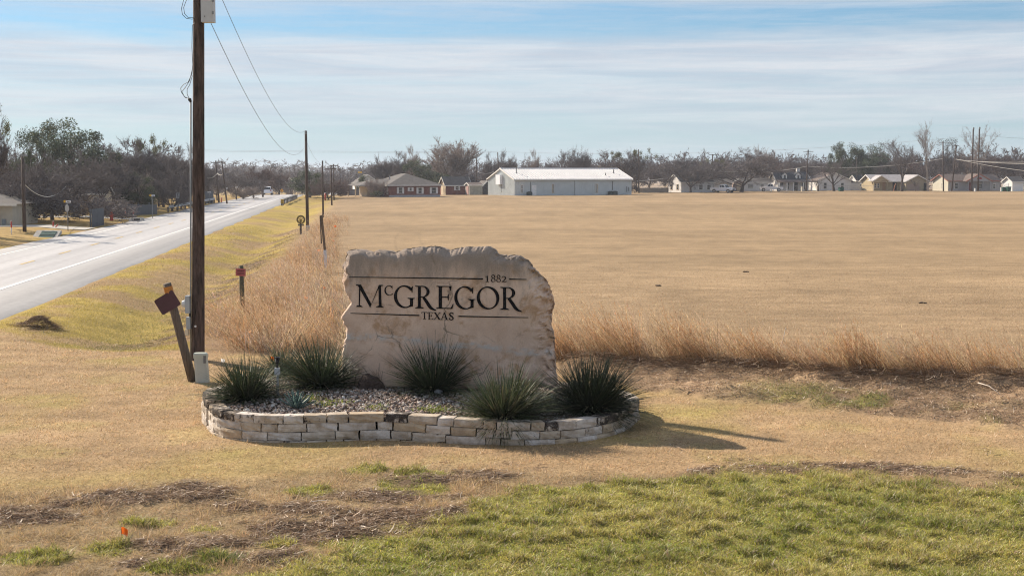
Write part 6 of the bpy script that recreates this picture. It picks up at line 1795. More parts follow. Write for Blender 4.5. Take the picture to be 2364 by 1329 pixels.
def build_metal_building():
    c = corner_at(1188, 281); w, d, h, rh = 26.6, 14.2, 3.25, 2.15
    root = house('metal_building', 'long white metal building with a pale ribbed roof and few slit windows', c, YAW, w, d, h, rh, 'x', M_METALWALL, M_METALROOF, .28, cat='building')
    sl = rh / (d / 2)
    ribs = MB()
    n = 62
    for i in range(n + 1): ribs.box((w * i / n, -.025, (h - .4) / 2), (.07, .06, h + .3))
    for i in range(33):
        y = d * i / 32; top = h + rh * (1 - abs(y - d / 2) / (d / 2)); ribs.box((-.025, y, top / 2 - .1), (.06, .07, top))
    kind(ribs.build('wall_ribs', M_METALWALL, root), 'stuff')
    rr_ = MB()
    for i in range(46):
        x = -.28 + (w + .56) * i / 45
        rr_.bar((x, -.28, h - .28 * sl + .2), (x, d / 2, h + rh + .2), .09, .09)
    kind(rr_.build('roof_ribs', M_METALROOF, root), 'stuff')
    MB().box((w / 2, d / 2, h + rh + .22), (w + .56, .5, .08)).build('ridge_cap', M_METALROOF, root)
    MB().box((w / 2, -.33, h - .12), (w + .5, .14, .16)).build('gutter', M_TRIMW, root)
    u = lambda f: w * f
    opening(root, 'f', u(.062), 1.35, .42, 1.7, 'win'); opening(root, 'f', u(.322), 1.4, .34, 1.75, 'win', m=M_CREAM); opening(root, 'f', u(.695), 1.4, .34, 1.75, 'win', m=M_CREAM)
    opening(root, 'f', u(.162), 1.05, 1.0, 2.1, 'door', m=M_WHITE)
    for f, zt, ln in ((.075, 1.0, 1.1), (.81, .62, .55), (.915, 1.3, .85)):
        x = u(f); y = d / 2 * (.28 + .25 * (zt > .9)); z = h + y * sl
        MB().tube([(x, y, z), (x, y, z + ln + .2)], .09, 8).build('vent_pipe', M_DARKMETAL, root, True)
    MB().box((u(.131), -.08, 1.55), (.07, .06, 2.4)).build('conduit', M_DARKMETAL, root); MB().box((u(.832), -.08, 1.9), (.07, .06, 1.9)).build('conduit', M_DARKMETAL, root)
    MB().box((u(.503), -.08, 1.5), (.07, .06, 3.0)).build('downpipe', M_GREYMETAL, root)
    for f in (.955, .975): MB().box((u(f), -.1, 1.2), (.16, .12, .8 if f > .96 else 1.1)).build('meter_box', M_GREYMETAL, root)
    MB().box((-.35, d * .52, 3.2), (.6, 2.3, 2.0)).build('cabinet', mat('white_cabinet', (.75, .76, .8), .5, .08, 2), root)
    MB().box((-.08, d * .48, 1.4), (.05, .07, 1.7)).build('conduit', M_DARKMETAL, root)
    R = Matrix.Rotation(YAW, 4, 'Z')
    for k, (f, wd, lab) in enumerate([(.108, .95, 'dark air conditioning unit beside the door of the metal building'), (.80, .85, 'dark air conditioner nearer the middle, one of two at the metal building wall'), (.838, .9, 'dark air conditioner nearer the end, one of two at the metal building wall')]):
        p = c + R @ Vector((u(f), -.9, 0)); t = thing('air_conditioner', lab, 'air conditioner', (p.x, p.y, tz(p.x, p.y)), YAW, 'air conditioners at the metal building')
        MB().box((0, 0, .38), (wd, .8, .76)).build('casing', mat('ac_green', (.035, .05, .05), .6), t); MB().tube([(0, 0, .76), (0, 0, .82)], .33, 14).build('fan_grille', M_DARKMETAL, t)
build_metal_building()
def build_houses():
    # brick ranch house with a hipped roof and a porch wing
    c = corner_at(898, 264); fr = MB()
    root = house('brick_house', 'red brick ranch house with a grey hipped roof and white shuttered windows', c, YAW, 10.3, 13.5, 2.25, 2.2, 'hip', M_BRICK, M_SHINGLE, .5,
        [('f', 2.25, 1.25, .75, 1.15, 'shutters'), ('f', 4.3, 1.45, .5, .65, 'shutters'), ('f', 6.2, 1.2, .75, 1.15, 'shutters'), ('f', 9.0, 1.2, .95, 1.15, 'shutters'), ('l', 1.1, 1.2, .5, 1.3, 'win')])
    MB().box((5.15, -.04, .1), (10.3, .1, .5)).build('foundation', mat('pale_plinth', (.40, .39, .40), .8), root)
    # the porch wing to the side, under its own low roof
    w = MB(); w.box((-1.6, 7.5, 1.05), (2.6, 5.0, 2.1)); w.build('porch_wing', M_CREAM, root)
    r = MB(); r.add([(-5.4, 2.2, 2.12), (.2, 1.6, 2.12), (5.1, 6.8, 3.6), (-1.2, 6.8, 3.3), (-5.4, 11, 2.12), (2, 12.5, 2.12)], [(0, 1, 2, 3), (0, 3, 4), (3, 2, 5, 4)]); r.add([(-5.4, 2.2, 2.02), (.2, 1.6, 2.02), (-5.4, 11, 2.02), (2, 12.5, 2.02)], [(0, 1, 3, 2)]); r.build('porch_roof', M_SHINGLE, root)
    for y in (2.6, 5.4, 10.4): MB().box((-5.0, y, 1.0), (.18, .18, 2.1)).build('porch_post', M_CREAM, root)
    opening(root, 'l', 3.6, 1.05, .95, 2.0, 'door', m=M_DARKMETAL)
    MB().tube([(2.2, 6.5, 3.3), (2.2, 6.5, 4.1)], .07, 6).build('vent_pipe', M_GREYMETAL, root)
    # brick garage with a cream gable
    c = corner_at(1029, 301)
    root = house('brick_garage', 'small red brick garage with a steep cream gable and white door', c, YAW, 5.6, 3.6, 2.25, 1.55, 'x', M_BRICK, M_SHINGLE, .35, [('f', 2.6, 1.5, .7, .9, 'shutters'), ('l', 2.0, 1.05, 1.7, 2.1, 'door', M_CREAM)])
    gm = MB(); gm.add([(-.03, -.02, 2.15), (-.03, 3.62, 2.15), (-.03, 1.8, 3.72)], [(0, 1, 2)]); gm.add([(-.03, -.02, -.1), (-.03, .95, -.1), (-.03, .95, 2.15), (-.03, -.02, 2.15)], [(0, 1, 2, 3)]); gm.build('gable_panel', M_CREAM, root, fix=False)
    c = corner_at(1084, 298)
    root = house('garden_shed', 'low pale garden shed with pinkish door boards between brick garage and metal building', c, YAW, 2.9, 2.6, 2.05, .45, 'x', mat('shed_grey_green', (.30, .30, .26), .8, .3, 1.5), M_SHINGLE_B, .2, [('l', 1.3, .95, 1.5, 1.85, 'door', mat('shed_pink', (.42, .27, .24), .8))], 'shed')
    c = corner_at(1114, 304)
    house('lean_shed', 'narrow dark open shed tucked against the gable of the metal building', c, YAW, 2.0, 3.0, 2.1, .9, 'y', mat('shed_dark', (.05, .05, .052), .9), M_SHINGLE, .25, [], 'shed')
    # small white house beyond the bushes
    c = corner_at(822, 296, .4)
    root = house('white_cottage', 'small white gabled house behind bushes and a grey fence', c, YAW * .6, 5.0, 6.0, 2.1, 1.7, 'y', M_WHITE, M_SHINGLE, .35, [('f', 1.4, 1.3, .7, .9, 'win'), ('f', 3.4, 1.3, .7, .9, 'win')])
    # white gabled house with dark roof behind the branching tree
    c = corner_at(1573, 327)
    root = house('gabled_cottage', 'white house with a bright steep gable and dark roof behind a many-branched tree', c, YAW, 8.8, 6.2, 2.45, 1.75, 'x', M_LAV, M_SHINGLE_D, .3, [('l', 1.7, 1.25, .9, 1.3, 'win', M_CREAM), ('l', 4.6, 1.25, .9, 1.3, 'win', M_CREAM), ('f', 5.3, 1.2, 1.0, 1.1, 'shutters'), ('f', 7.5, 1.2, 1.0, 1.1, 'shutters')])
    c = corner_at(1634, 344)
    house('low_wing', 'low pale bungalow wing with a flat grey roof behind the pickup', c, YAW, 7.0, 5.0, 2.2, .8, 'x', M_LAV, M_SHINGLE, .3, [('f', 1.3, 1.2, 1.2, 1.1, 'win')])
    c = corner_at(1695, 348)
    house('striped_shed', 'small striped metal shed with rounded gable beside the huge tree trunk', c, YAW * .4, 2.6, 3.0, 2.3, .7, 'y', mat('shed_tan', (.36, .28, .24), .7, .3, 3, stretch=(1, 1, 8)), M_SHINGLE, .15, [('f', 1.3, 1.0, 1.2, 1.8, 'door', M_CREAM)], 'shed')
    c = corner_at(1717, 352)
    house('flat_bungalow', 'low white bungalow glimpsed behind the huge spreading tree', c, YAW * .5, 7.5, 5.0, 2.2, .9, 'x', M_LAV, M_SHINGLE, .35, [('f', 1.9, 1.2, 1.5, .9, 'win'), ('f', 5.0, 1.2, .9, .9, 'win')])
    # dormer house
    c = corner_at(1797, 356); w, d, h, rh = 8.0, 7.5, 2.55, 2.15
    root = house('dormer_house', 'white house with a dark roof, two dormers and a columned porch', c, math.radians(6), w, d, h, rh, 'x', M_LAV, M_SHINGLE_D, .55, [('f', .9, 1.25, .6, 1.5, 'win', M_DARKMETAL), ('f', 2.5, 1.25, .6, 1.5, 'win', M_DARKMETAL), ('f', 6.6, 1.25, .7, 1.5, 'win', M_DARKMETAL), ('f', 4.6, 1.1, 1.0, 2.2, 'door', M_DARKIN)])
    pr = MB(); pr.add([(-.5, -2.2, 2.3), (w + .5, -2.2, 2.3), (w + .5, .1, 2.85), (-.5, .1, 2.85), (-.5, -2.2, 2.2), (w + .5, -2.2, 2.2), (w + .5, .1, 2.7), (-.5, .1, 2.7)], [(0, 1, 2, 3), (7, 6, 5, 4), (0, 4, 5, 1), (1, 5, 6, 2), (3, 7, 4, 0)]); pr.build('porch_roof', M_SHINGLE_B, root)
    for x in (-.3, 1.7, 3.4, 6.0, 8.2): MB().box((x, -2.0, 1.0), (.22, .22, 2.5)).build('porch_column', M_WHITE, root)
    for x in (1.9, 5.5):
        dm = MB().prism([(x - .6, 2.75), (x + .6, 2.75), (x + .6, 4.1), (x, 4.65), (x - .6, 4.1)], .75, 3.2).build('dormer', M_WHITE, root)
        rf = MB(); rf.add([(x - .85, .55, 3.98), (x, .55, 4.78), (x + .85, .55, 3.98), (x - .85, 3.4, 3.98), (x, 3.4, 4.78), (x + .85, 3.4, 3.98)], [(0, 1, 4, 3), (1, 2, 5, 4)]); rf.build('dormer_roof', M_SHINGLE_D, dm, fix=False)
        MB().box((x, .73, 3.55), (.5, .05, .95)).build('dormer_window', M_GLASS, dm)
    MB().box((6.6, 4.6, 5.0), (.9, .7, 1.4)).build('chimney', mat('chimney_white', (.6, .58, .56), .8), root)
    # white double-gabled house
    c = corner_at(1889, 362)
    root = house('double_gabled_house', 'pale white house with a wide plain gable wall and brown roof behind a chain-link fence', c, math.radians(8), 9.0, 9.0, 2.6, 2.0, 'y', M_LAV, M_SHINGLE_B, .35, [('f', 1.9, 1.25, .9, 1.6, 'win'), ('f', 6.6, 1.3, .8, 1.4, 'win')])
    rf = MB(); rf.add([(9.2, .8, 2.5), (12.2, .8, 2.0), (12.2, 8, 2.0), (9.2, 8, 2.5), (8.6, .8, 3.4), (8.6, 8, 3.4)], [(0, 1, 2, 3), (4, 0, 3, 5)]); rf.build('side_roof', M_SHINGLE_D, root, fix=False); MB().box((10.4, 4.4, .8), (3.0, 6.6, 2.4)).build('side_wing', M_LAV, root)
    c = corner_at(1978, 372)
    house('small_white_house', 'tiny bright white house end with dark roof between double-gabled and yellow houses', c, YAW, 2.4, 3.4, 2.5, 1.4, 'x', M_WHITE, M_SHINGLE_D, .2, [('l', 1.6, 1.1, 1.0, .9, 'win')])
    # yellow house
    c = corner_at(2016, 356)
    root = house('yellow_house', 'yellow tan bungalow with white-trimmed porch gable and grey roof', c, math.radians(10), 8.6, 7.0, 2.5, 1.5, 'x', M_YEL, mat('pale_grey_roof', (.40, .38, .38), .8, .2, 1.5), .5, [('f', .6, 1.3, .5, 1.2, 'win'), ('f', 1.4, 1.3, .5, 1.2, 'win'), ('f', 3.0, 1.1, .9, 2.1, 'door', mat('tan_door', (.34, .22, .13), .7)), ('f', 5.9, 1.1, 1.1, 2.1, 'door', M_DARKIN)])
    pg = MB().prism([(-.6, 2.5), (3.6, 2.5), (1.5, 3.75)], -1.6, 1.0).build('porch_gable', M_YEL, root)
    t = MB(); t.bar((-.9, -1.7, 2.45), (1.5, -1.7, 3.9), .12, .25); t.bar((3.9, -1.7, 2.45), (1.5, -1.7, 3.9), .12, .25); t.build('bargeboard', M_TRIMW, pg)
    rf = MB(); rf.add([(-.9, -1.75, 2.55), (1.5, -1.75, 3.98), (3.9, -1.75, 2.55), (-.9, 1.6, 2.55), (1.5, 1.6, 3.98), (3.9, 1.6, 2.55)], [(0, 1, 4, 3), (1, 2, 5, 4)]); rf.build('porch_roof', mat('pale_grey_roof', (.40, .38, .38), .8), pg, fix=False)
    for x in (-.4, 3.3): MB().box((x, -1.4, 1.0), (.2, .2, 3.0)).build('porch_post', M_YEL, root)
    # carport wing
    c = corner_at(2092, 355)
    root = house('carport', 'olive tan carport wing with a low grey gable joined to the yellow house', c, math.radians(10), 6.2, 6.5, 2.4, 1.55, 'y', mat('carport_tan', (.34, .29, .20), .8, .15, 1.5), mat('pale_grey_roof', (.40, .38, .38), .8, .2, 1.5), .4, [('f', 2.0, .9, 3.4, 1.8, 'door', mat('carport_mauve', (.30, .235, .20), .8)), ('f', 5.3, 1.0, .8, 2.0, 'door', M_DARKIN)], 'house')
    # grey house with red trim
    c = corner_at(2190, 354)
    root = house('grey_house', 'low grey house with red brown trim, cream gable end and a central porch', c, YAW * .7, 15.2, 7.0, 2.65, 1.5, 'x', M_GREYS, M_SHINGLE_B, .45, [('f', 2.3, 1.3, 1.0, 1.4, 'win'), ('l', 2.6, 1.3, .8, 1.5, 'win'), ('f', 6.4, 1.1, 1.0, 2.1, 'door', mat('red_door', (.20, .03, .03), .6)), ('f', 9.4, 1.2, .9, 1.3, 'win'), ('f', 13.5, 1.2, .8, 1.2, 'win')], trim=M_PINK)
    gm = MB(); gm.add([(-.04, 0, -.1), (-.04, 7, -.1), (-.04, 7, 2.6), (-.04, 3.5, 4.1), (-.04, 0, 2.6)], [(0, 1, 2, 3, 4)]); gm.build('gable_panel', mat('cream_end', (.58, .55, .45), .8, .1, 2), root, fix=False)
    pg = MB().prism([(4.2, 2.5), (11.2, 2.5), (7.7, 4.15)], -2.0, 2.0).build('porch_gable', M_GREYS, root)
    t = MB(); t.bar((3.7, -2.1, 2.4), (7.7, -2.1, 4.3), .12, .26); t.bar((11.7, -2.1, 2.4), (7.7, -2.1, 4.3), .12, .26); t.build('bargeboard', M_PINK, pg)
    rf = MB(); rf.add([(3.7, -2.15, 2.5), (7.7, -2.15, 4.4), (11.7, -2.15, 2.5), (3.7, 3, 2.5), (7.7, 3, 4.4), (11.7, 3, 2.5)], [(0, 1, 4, 3), (1, 2, 5, 4)]); rf.build('porch_roof', M_SHINGLE_B, pg, fix=False)
    sv = MB(); sv.add([(7.7 + .75 * math.cos(math.pi * i / 12), -2.02, 3.0 + .6 * math.sin(math.pi * i / 12)) for i in range(13)], [tuple(range(13))]); sv.build('gable_vent', mat('red_vent', (.30, .03, .025), .6), pg, fix=False)
    for x in (4.6, 8.9, 11.0): MB().box((x, -1.8, 1.0), (.22, .22, 3.0)).build('porch_post', M_GREYS, root)
    MB().tube([(6.2, 3.4, 4.2), (6.2, 3.4, 4.8)], .14, 8).build('vent_pipe', M_GREYMETAL, root)
    c = corner_at(2338, 350)
    house('white_shed', 'bright white gabled shed beside the green bin at the far end of the houses', c, YAW * .8, 3.4, 3.8, 2.4, 1.1, 'x', M_WHITE, M_SHINGLE, .3, [('l', 2.0, 1.0, .9, 1.9, 'door', mat('shed_door_white', (.6, .62, .64), .6))], 'shed')
    # garage beyond the road
    c = corner_at(-60, 116); p = corner_at(26, 113.5)
    root = house('cream_garage', 'cream stucco garage corner with a low grey roof beyond the road', Vector((p.x - 7.2, 113.5, tz(p.x, 113.5))), 0.0, 7.2, 6.0, 1.75, .95, 'hip', mat('cream_stucco', (.52, .46, .36), .85, .12, 1.5), M_SHINGLE, .55, [('f', 5.0, .9, 2.3, 1.6, 'door', mat('garage_panel', (.42, .42, .42), .6))], 'garage')
    MB().box((6.5, -.06, .3), (.28, .1, .45)).build('meter_box', M_GREYMETAL, root)
    c = corner_at(203, 152)
    house('pale_cottage', 'pale roof and wall of a house almost hidden by the bare trees', c, 0.0, 1.7, 3.0, 2.0, .7, 'x', M_CREAM, M_SHINGLE, .25, [('f', .8, 1.3, .5, .7, 'win')])
build_houses()

# ------------------------------------------------------------------ fences and roadside furniture
def board_fence(name, label, p0, p1, h, bw, m, group=None, skip=()):
    a, b = Vector(p0), Vector(p1); L = (b - a).to_2d().length; ang = math.atan2((b - a).y, (b - a).x)
    root = thing(name, label, 'fence', (a.x, a.y, tz(a.x, a.y)), ang, group); n = int(L / bw); r = random.Random(n)
    base = MB().box((0, 0, h / 2), (bw - .015, .025, h)).mesh('board', m)
    for i in range(n):
        x = (i + .5) * bw; q = a.lerp(b, x / L); o = link('board', base, root, loc=(x, r.uniform(-.01, .01), tz(q.x, q.y) - root.location.z - .05 + r.uniform(-.03, .03))); o.rotation_euler = (0, r.uniform(-.012, .012), 0)
    for z in (.4, h - .35): MB().box((L / 2, .05, z), (L, .05, .09)).build('rail', m, root)
    for i in range(int(L / 2.4) + 1): MB().box((min(i * 2.4, L), .1, h / 2 - .2), (.1, .1, h + .3)).build('fence_post', m, root)
    return root
M_FENCE = mat('blue_grey_boards', (.115, .125, .14), .9, .35, 2.5, stretch=(1, 1, .3))
p0, p1 = corner_at(209, 116), corner_at(238, 121)
board_fence('board_fence', 'tall weathered blue grey board fence corner behind the stop sign', p0, p1, 1.55, .14, M_FENCE)
p0, p1 = corner_at(240, 141), corner_at(362, 152)
board_fence('board_fence', 'long low weathered board fence beneath the dark cedar', p0, p1, 1.15, .18, M_FENCE)
p0, p1 = corner_at(405, 190), corner_at(442, 188)
board_fence('board_fence', 'brownish board fence behind the paired road signs', p0, p1, 1.8, .3, mat('brown_boards', (.13, .11, .105), .9, .3, 3))
p0, p1 = corner_at(472, 205), corner_at(492, 212)
board_fence('board_fence', 'dark board fence behind the road barrier past the near pole', p0, p1, 1.9, .3, M_FENCE)
p0, p1 = corner_at(795, 285), corner_at(850, 290)
board_fence('board_fence', 'grey board fence before the small white gabled house', p0, p1, 1.25, .3, mat('grey_boards', (.20, .19, .185), .9, .3, 3))
p0, p1 = corner_at(1476, 326), corner_at(1545, 329)
board_fence('board_fence', 'pale weathered board fence between metal building and white gabled house', p0, p1, 1.1, .3, mat('pale_boards', (.30, .26, .22), .9, .3, 3))
def chain_fence(label, px0, px1, Y0, Y1, h):
    a, b = corner_at(px0, Y0), corner_at(px1, Y1); L = (b - a).to_2d().length; ang = math.atan2((b - a).y, (b - a).x)
    root = thing('chain_link_fence', label, 'fence', a, ang); m = mat('fence_galvanised', (.40, .41, .42), .5, metal=.2); dz = (b.z - a.z)
    n = max(2, int(L / 3))
    pm = MB().tube([(0, 0, -.2), (0, 0, h)], .04, 6).mesh('fence_post', m)
    for i in range(n + 1): link('fence_post', pm, root, loc=(L * i / n, 0, dz * i / n))
    MB().tube([(0, 0, h), (L, 0, h + dz)], .035, 6).build('top_rail', m, root)
    w = MB(); k = int(L / .5)
    for i in range(k):
        for s in (0, 1):
            x0, x1 = L * i / k, min(L, L * i / k + h)
            w.bar((x0, 0, dz * i / k + (h if s else 0)), (x1, 0, dz * i / k + (0 if s else h)), .006, .006, (0, 1, 0))
    kind(w.build('wire_mesh', m, root, fix=False), 'stuff')
chain_fence('chain-link fence with a bright top rail running from the huge tree to the dormer house', 1716, 1852, 344, 351, 1.3)
chain_fence('chain-link fence before the double-gabled and yellow houses', 1895, 2018, 352, 353, 1.35)

def sign_post(name, label, px, base_py, Y, top_py, panels, r=.035, group=None):
    g = corner_at(px, Y); s = scale_at(Y); root = thing(name, label, 'sign', g, 0, group)
    zt = at_depth(px, top_py, Y).z - g.z
    MB().tube([(0, 0, -.2), (0, 0, zt)], r, 8).build('post_shaft', mat('sign_post_grey', (.20, .21, .22), .5), root, True)
    for (k, dx, cy, w, h, m, rot, text) in panels:
        z = at_depth(px, cy, Y).z - g.z; x = dx / s; w, h = w / s, h / s
        if k == 'octagon':
            po = [(x + w / 2 * 1.08 * math.cos(math.pi / 8 + i * math.pi / 4), z + h / 2 * 1.08 * math.sin(math.pi / 8 + i * math.pi / 4)) for i in range(8)]
            MB().prism(po, -.05, -.035).build('stop_plate', m, root)
        elif k == 'diamond':
            MB().prism([(x - w / 2, z), (x, z - h / 2), (x + w / 2, z), (x, z + h / 2)], -.06, -.04).build('diamond_plate', m, root)
            MB().prism([(x - .05, z - h * .2), (x + .05, z - h * .2), (x + .05, z + h * .2), (x - .05, z + h * .2)], -.065, -.061).build('symbol', M_BLACK, root)
        else:
            o = MB().box((x, -.06, z), (w, .025, h)).build('plate', m, root)
            if text:
                t = MB()
                for i in range(4): t.box((x + w * (-.16 + .13 * i), -.075, z), (w * .09, .006, h * .42))
                t.build('lettering', M_DARKMETAL, o)
    return root
M_SIGNBACK = mat('sign_back', (.48, .49, .51), .45, .08, 4, metal=.3)
M_SIGNW = mat('sign_white', (.70, .71, .74), .5); M_SIGNY = mat('sign_yellow', (.70, .42, .03), .5); M_SIGNO = mat('sign_amber', (.66, .30, .02), .5)
sign_post('street_sign', 'white and yellow street name blade above the back of a stop sign', 153.5, 533, 108, 464, [('plate', 2.6, 465.5, 12, 5, M_SIGNW, 0, True), ('plate', -5.2, 465, 5, 5.4, M_SIGNY, 0, False), ('octagon', -.6, 480.5, 9.2, 17, M_SIGNBACK, 0, False)], group='street name signs along the road')
sign_post('street_sign', 'white and yellow street name blade on a plain post by the driveway', 350, 503, 139, 451, [('plate', 2.6, 451.5, 7.5, 3.6, M_SIGNW, 0, True), ('plate', -3.4, 451, 4.8, 3.8, M_SIGNY, 0, False)], group='street name signs along the road')
sign_post('road_sign', 'pair of upright rectangular road sign backs side by side before the brown fence', 409.5, 489, 163, 444, [('plate', -2.1, 451, 3.8, 14, M_SIGNBACK, 0, False), ('plate', 2.3, 451, 3.8, 14.4, M_SIGNBACK, 0, False)])
sign_post('street_sign', 'small orange and white street name blade by the leaning dark pole', 521.5, 462, 220, 434, [('plate', 1, 434.6, 5, 2.4, M_SIGNW, 0, False), ('plate', -2.6, 434.6, 2.2, 2.4, M_SIGNO, 0, False)], group='street name signs along the road')
sign_post('street_sign', 'small white street name blade beside the dark board fence', 482.5, 466, 204, 443, [('plate', 0, 443.4, 7.5, 2.6, M_SIGNW, 0, False)], group='street name signs along the road')
sign_post('street_sign', 'tiny white street name blade against the woods past the bend', 546, 455, 262, 431, [('plate', 0, 432, 6, 2.4, M_SIGNW, 0, False)], group='street name signs along the road')
sign_post('road_sign', 'small pale square road sign at the wood edge past the bend', 561.5, 456, 268, 431, [('plate', 0, 435, 5.4, 6.4, M_SIGNBACK, 0, False)])
sign_post('warning_sign', 'yellow diamond warning sign on the road crest beside the white car', 650, 454, 282, 436, [('diamond', 0, 440, 8.6, 8.6, M_SIGNO, 0, False)])
sign_post('speed_sign', 'white upright rectangular sign before the dark cedar beside the road', 686.5, 455, 276, 428, [('plate', 0, 433, 4.6, 8.2, M_SIGNW, 0, True)])
sign_post('street_sign', 'narrow white sign on a thin post beside the white gabled house', 1630, 443, 331, 421, [('plate', 0, 423, 2.6, 4.6, M_SIGNW, 0, False)])

def guardrail(label, o, y0, y1, h, side):
    a, b = Vector((road_pt(o, y0), y0, 0)), Vector((road_pt(o, y1), y1, 0)); a.z, b.z = tz(a.x, a.y), tz(b.x, b.y)
    root = thing('guardrail', label, 'guardrail', a, 0); d = b - a; n = max(3, int(d.length / 4))
    m = mat('guardrail_steel', (.40, .43, .45), .4, .15, 2, metal=.5)
    prof = [(-.04, -.16), (.03, -.12), (.03, -.06), (-.04, -.02), (-.04, .02), (.03, .06), (.03, .12), (-.04, .16)]
    vs = []
    for k in range(2):
        q = d * k
        for (x, z) in prof: vs.append((q.x + x * side, q.y, q.z + h + z))
    mb = MB(); mb.add(vs, [(i, i + 1, i + 9, i + 8) for i in range(7)]); mb.add([(v[0] - .012 * side, v[1], v[2]) for v in vs], [(i + 8, i + 9, i + 1, i) for i in range(7)])
    mb.build('rail_beam', m, root, fix=False)
    for i in range(n + 1): q = d * i / n; MB().box((q.x - .1 * side, q.y, q.z + h / 2 - .1), (.14, .14, h + .3)).build('rail_post', mat('rail_post_wood', (.10, .09, .085), .9), root)
    return root
guardrail('grey steel guardrail on the tree side of the road past the near pole', -21.7, 160, 212, .62, 1)
guardrail('short dark guardrail with a striped marker on the field side of the road', -10.75, 196, 246, .62, -1)
def object_marker():
    g = corner_at(641, 193); g.x = road_pt(-10.4, 193); g.z = tz(g.x, 193); s = scale_at(193)
    root = thing('hazard_marker', 'yellow and black diagonal striped hazard board at the guardrail end', 'sign', g)
    w, h = 7.6 / s, 9.6 / s; z = .62
    MB().box((0, 0, z), (w, .03, h)).build('plate', mat('hazard_yellow', (.75, .50, .02), .5), root)
    for i in range(-1, 3):
        x0 = -w / 2 + w * .36 * i; po = []
        for (x, zz) in [(x0, -h / 2), (x0 + w * .17, -h / 2), (x0 + w * .17 + h * .6, h / 2), (x0 + h * .6, h / 2)]: po.append((x, zz))
        # clip to the board
        cl = []
        for j in range(len(po)):
            a, b = po[j], po[(j + 1) % len(po)]; ina, inb = abs(a[0]) <= w / 2, abs(b[0]) <= w / 2
            if ina: cl.append(a)
            if ina != inb:
                lim = w / 2 if max(a[0], b[0]) > w / 2 else -w / 2; t = (lim - a[0]) / (b[0] - a[0] + 1e-9); cl.append((lim, a[1] + (b[1] - a[1]) * t))
        if len(cl) >= 3: MB().prism([(x, z + zz) for x, zz in cl], -.022, -.016).build('stripe', M_BLACK, root)
    MB().box((0, .04, .2), (.09, .06, .9)).build('post_shaft', M_GREYMETAL, root)
object_marker()
def delineator(label, px, Y, top_py, w, white=True, colr=None, tilt=0.0, cat='marker post'):
    g = corner_at(px, Y); h = max(.35, at_depth(px, top_py, Y).z - g.z); root = thing('marker_post', label, cat, g, 0, 'orange markers along the road'); root.rotation_euler = (0, tilt, 0)
    r = w / scale_at(Y) / 2; k = .55 if white else 0
    if white: MB().tube([(0, 0, -.1), (0, 0, h * k)], r * .8, 10).build('white_base', M_SIGNW, root, True)
    MB().tube([(0, 0, h * k - .02), (0, 0, h)], r, 10).build('orange_sleeve', colr or M_RED, root, True)
    MB().tube([(0, 0, h), (0, 0, h + r * .8)], [r, r * .3], 10).build('cap', M_SIGNW, root, True)
delineator('orange-topped white marker post on the lawn before the cream garage', 22.5, 98, 511, 3.0)
delineator('leaning orange marker tube behind the drain before the dark brush', 119, 112, 511, 3.0, False, tilt=.08)
delineator('fallen orange marker tube crossing the leaning one', 124, 111.5, 520, 2.6, False, tilt=.75)
delineator('tall thin orange and white marker standing by the long low fence', 287.5, 141, 478, 2.4, False)
delineator('stout orange tube beside the tall thin marker at the long low fence', 290.5, 140, 491, 3.2, False, tilt=-.1)
delineator('slim orange and white marker before the long low fence', 305.5, 140, 487, 2.2)
delineator('orange stub at the end of the road bank by the barrier', 555.5, 255, 450, 2.4, False)
delineator('small orange marker beside the pole at the bend', 510, 214, 456, 2.4, False)
delineator('orange stub on the far verge behind the third fence-line pole', 750, 246, 446, 3.2, False)
delineator('yellow stub at the far shoulder beside the gear emblem pole', 704, 250, 450, 2.6, False, M_SIGNY)
def hydrant():
    g = corner_at(255, 131); root = thing('fire_hydrant', 'small red fire hydrant by the brush heap at the driveway mouth', 'hydrant', g); h = .95
    MB().tube([(0, 0, -.1), (0, 0, .08), (0, 0, .09), (0, 0, h * .72)], [.2, .2, .15, .15], 12).build('barrel', M_RED, root); MB().tube([(0, 0, h * .72), (0, 0, h * .85), (0, 0, h)], [.17, .14, .04], 12).build('bonnet', M_RED, root, True)
    for s in (-1, 1): MB().tube([(.1 * s, 0, .52), (.24 * s, 0, .52)], .07, 10).build('outlet', M_RED, root, True)
    c = corner_at(270, 137); heap = thing('brush_heap', 'heap of cut grey branches beside the hydrant', 'brush pile', c); mb = MB(); r = random.Random(7)
    for k in range(130):
        a = Vector((r.gauss(0, .9), r.gauss(0, .5), 0)); z = max(0, .8 - a.length * .45) * r.random(); d = Vector((r.uniform(-1, 1), r.uniform(-1, 1), r.uniform(-.2, .45))).normalized() * r.uniform(.4, 1.0)
        mb.tube([a + Vector((0, 0, z)), a + d + Vector((0, 0, z))], [.03, .012], 4, False)
    mb.build('branches', mat('cut_branches', (.13, .10, .085), .9, .4, 5), heap)
hydrant()
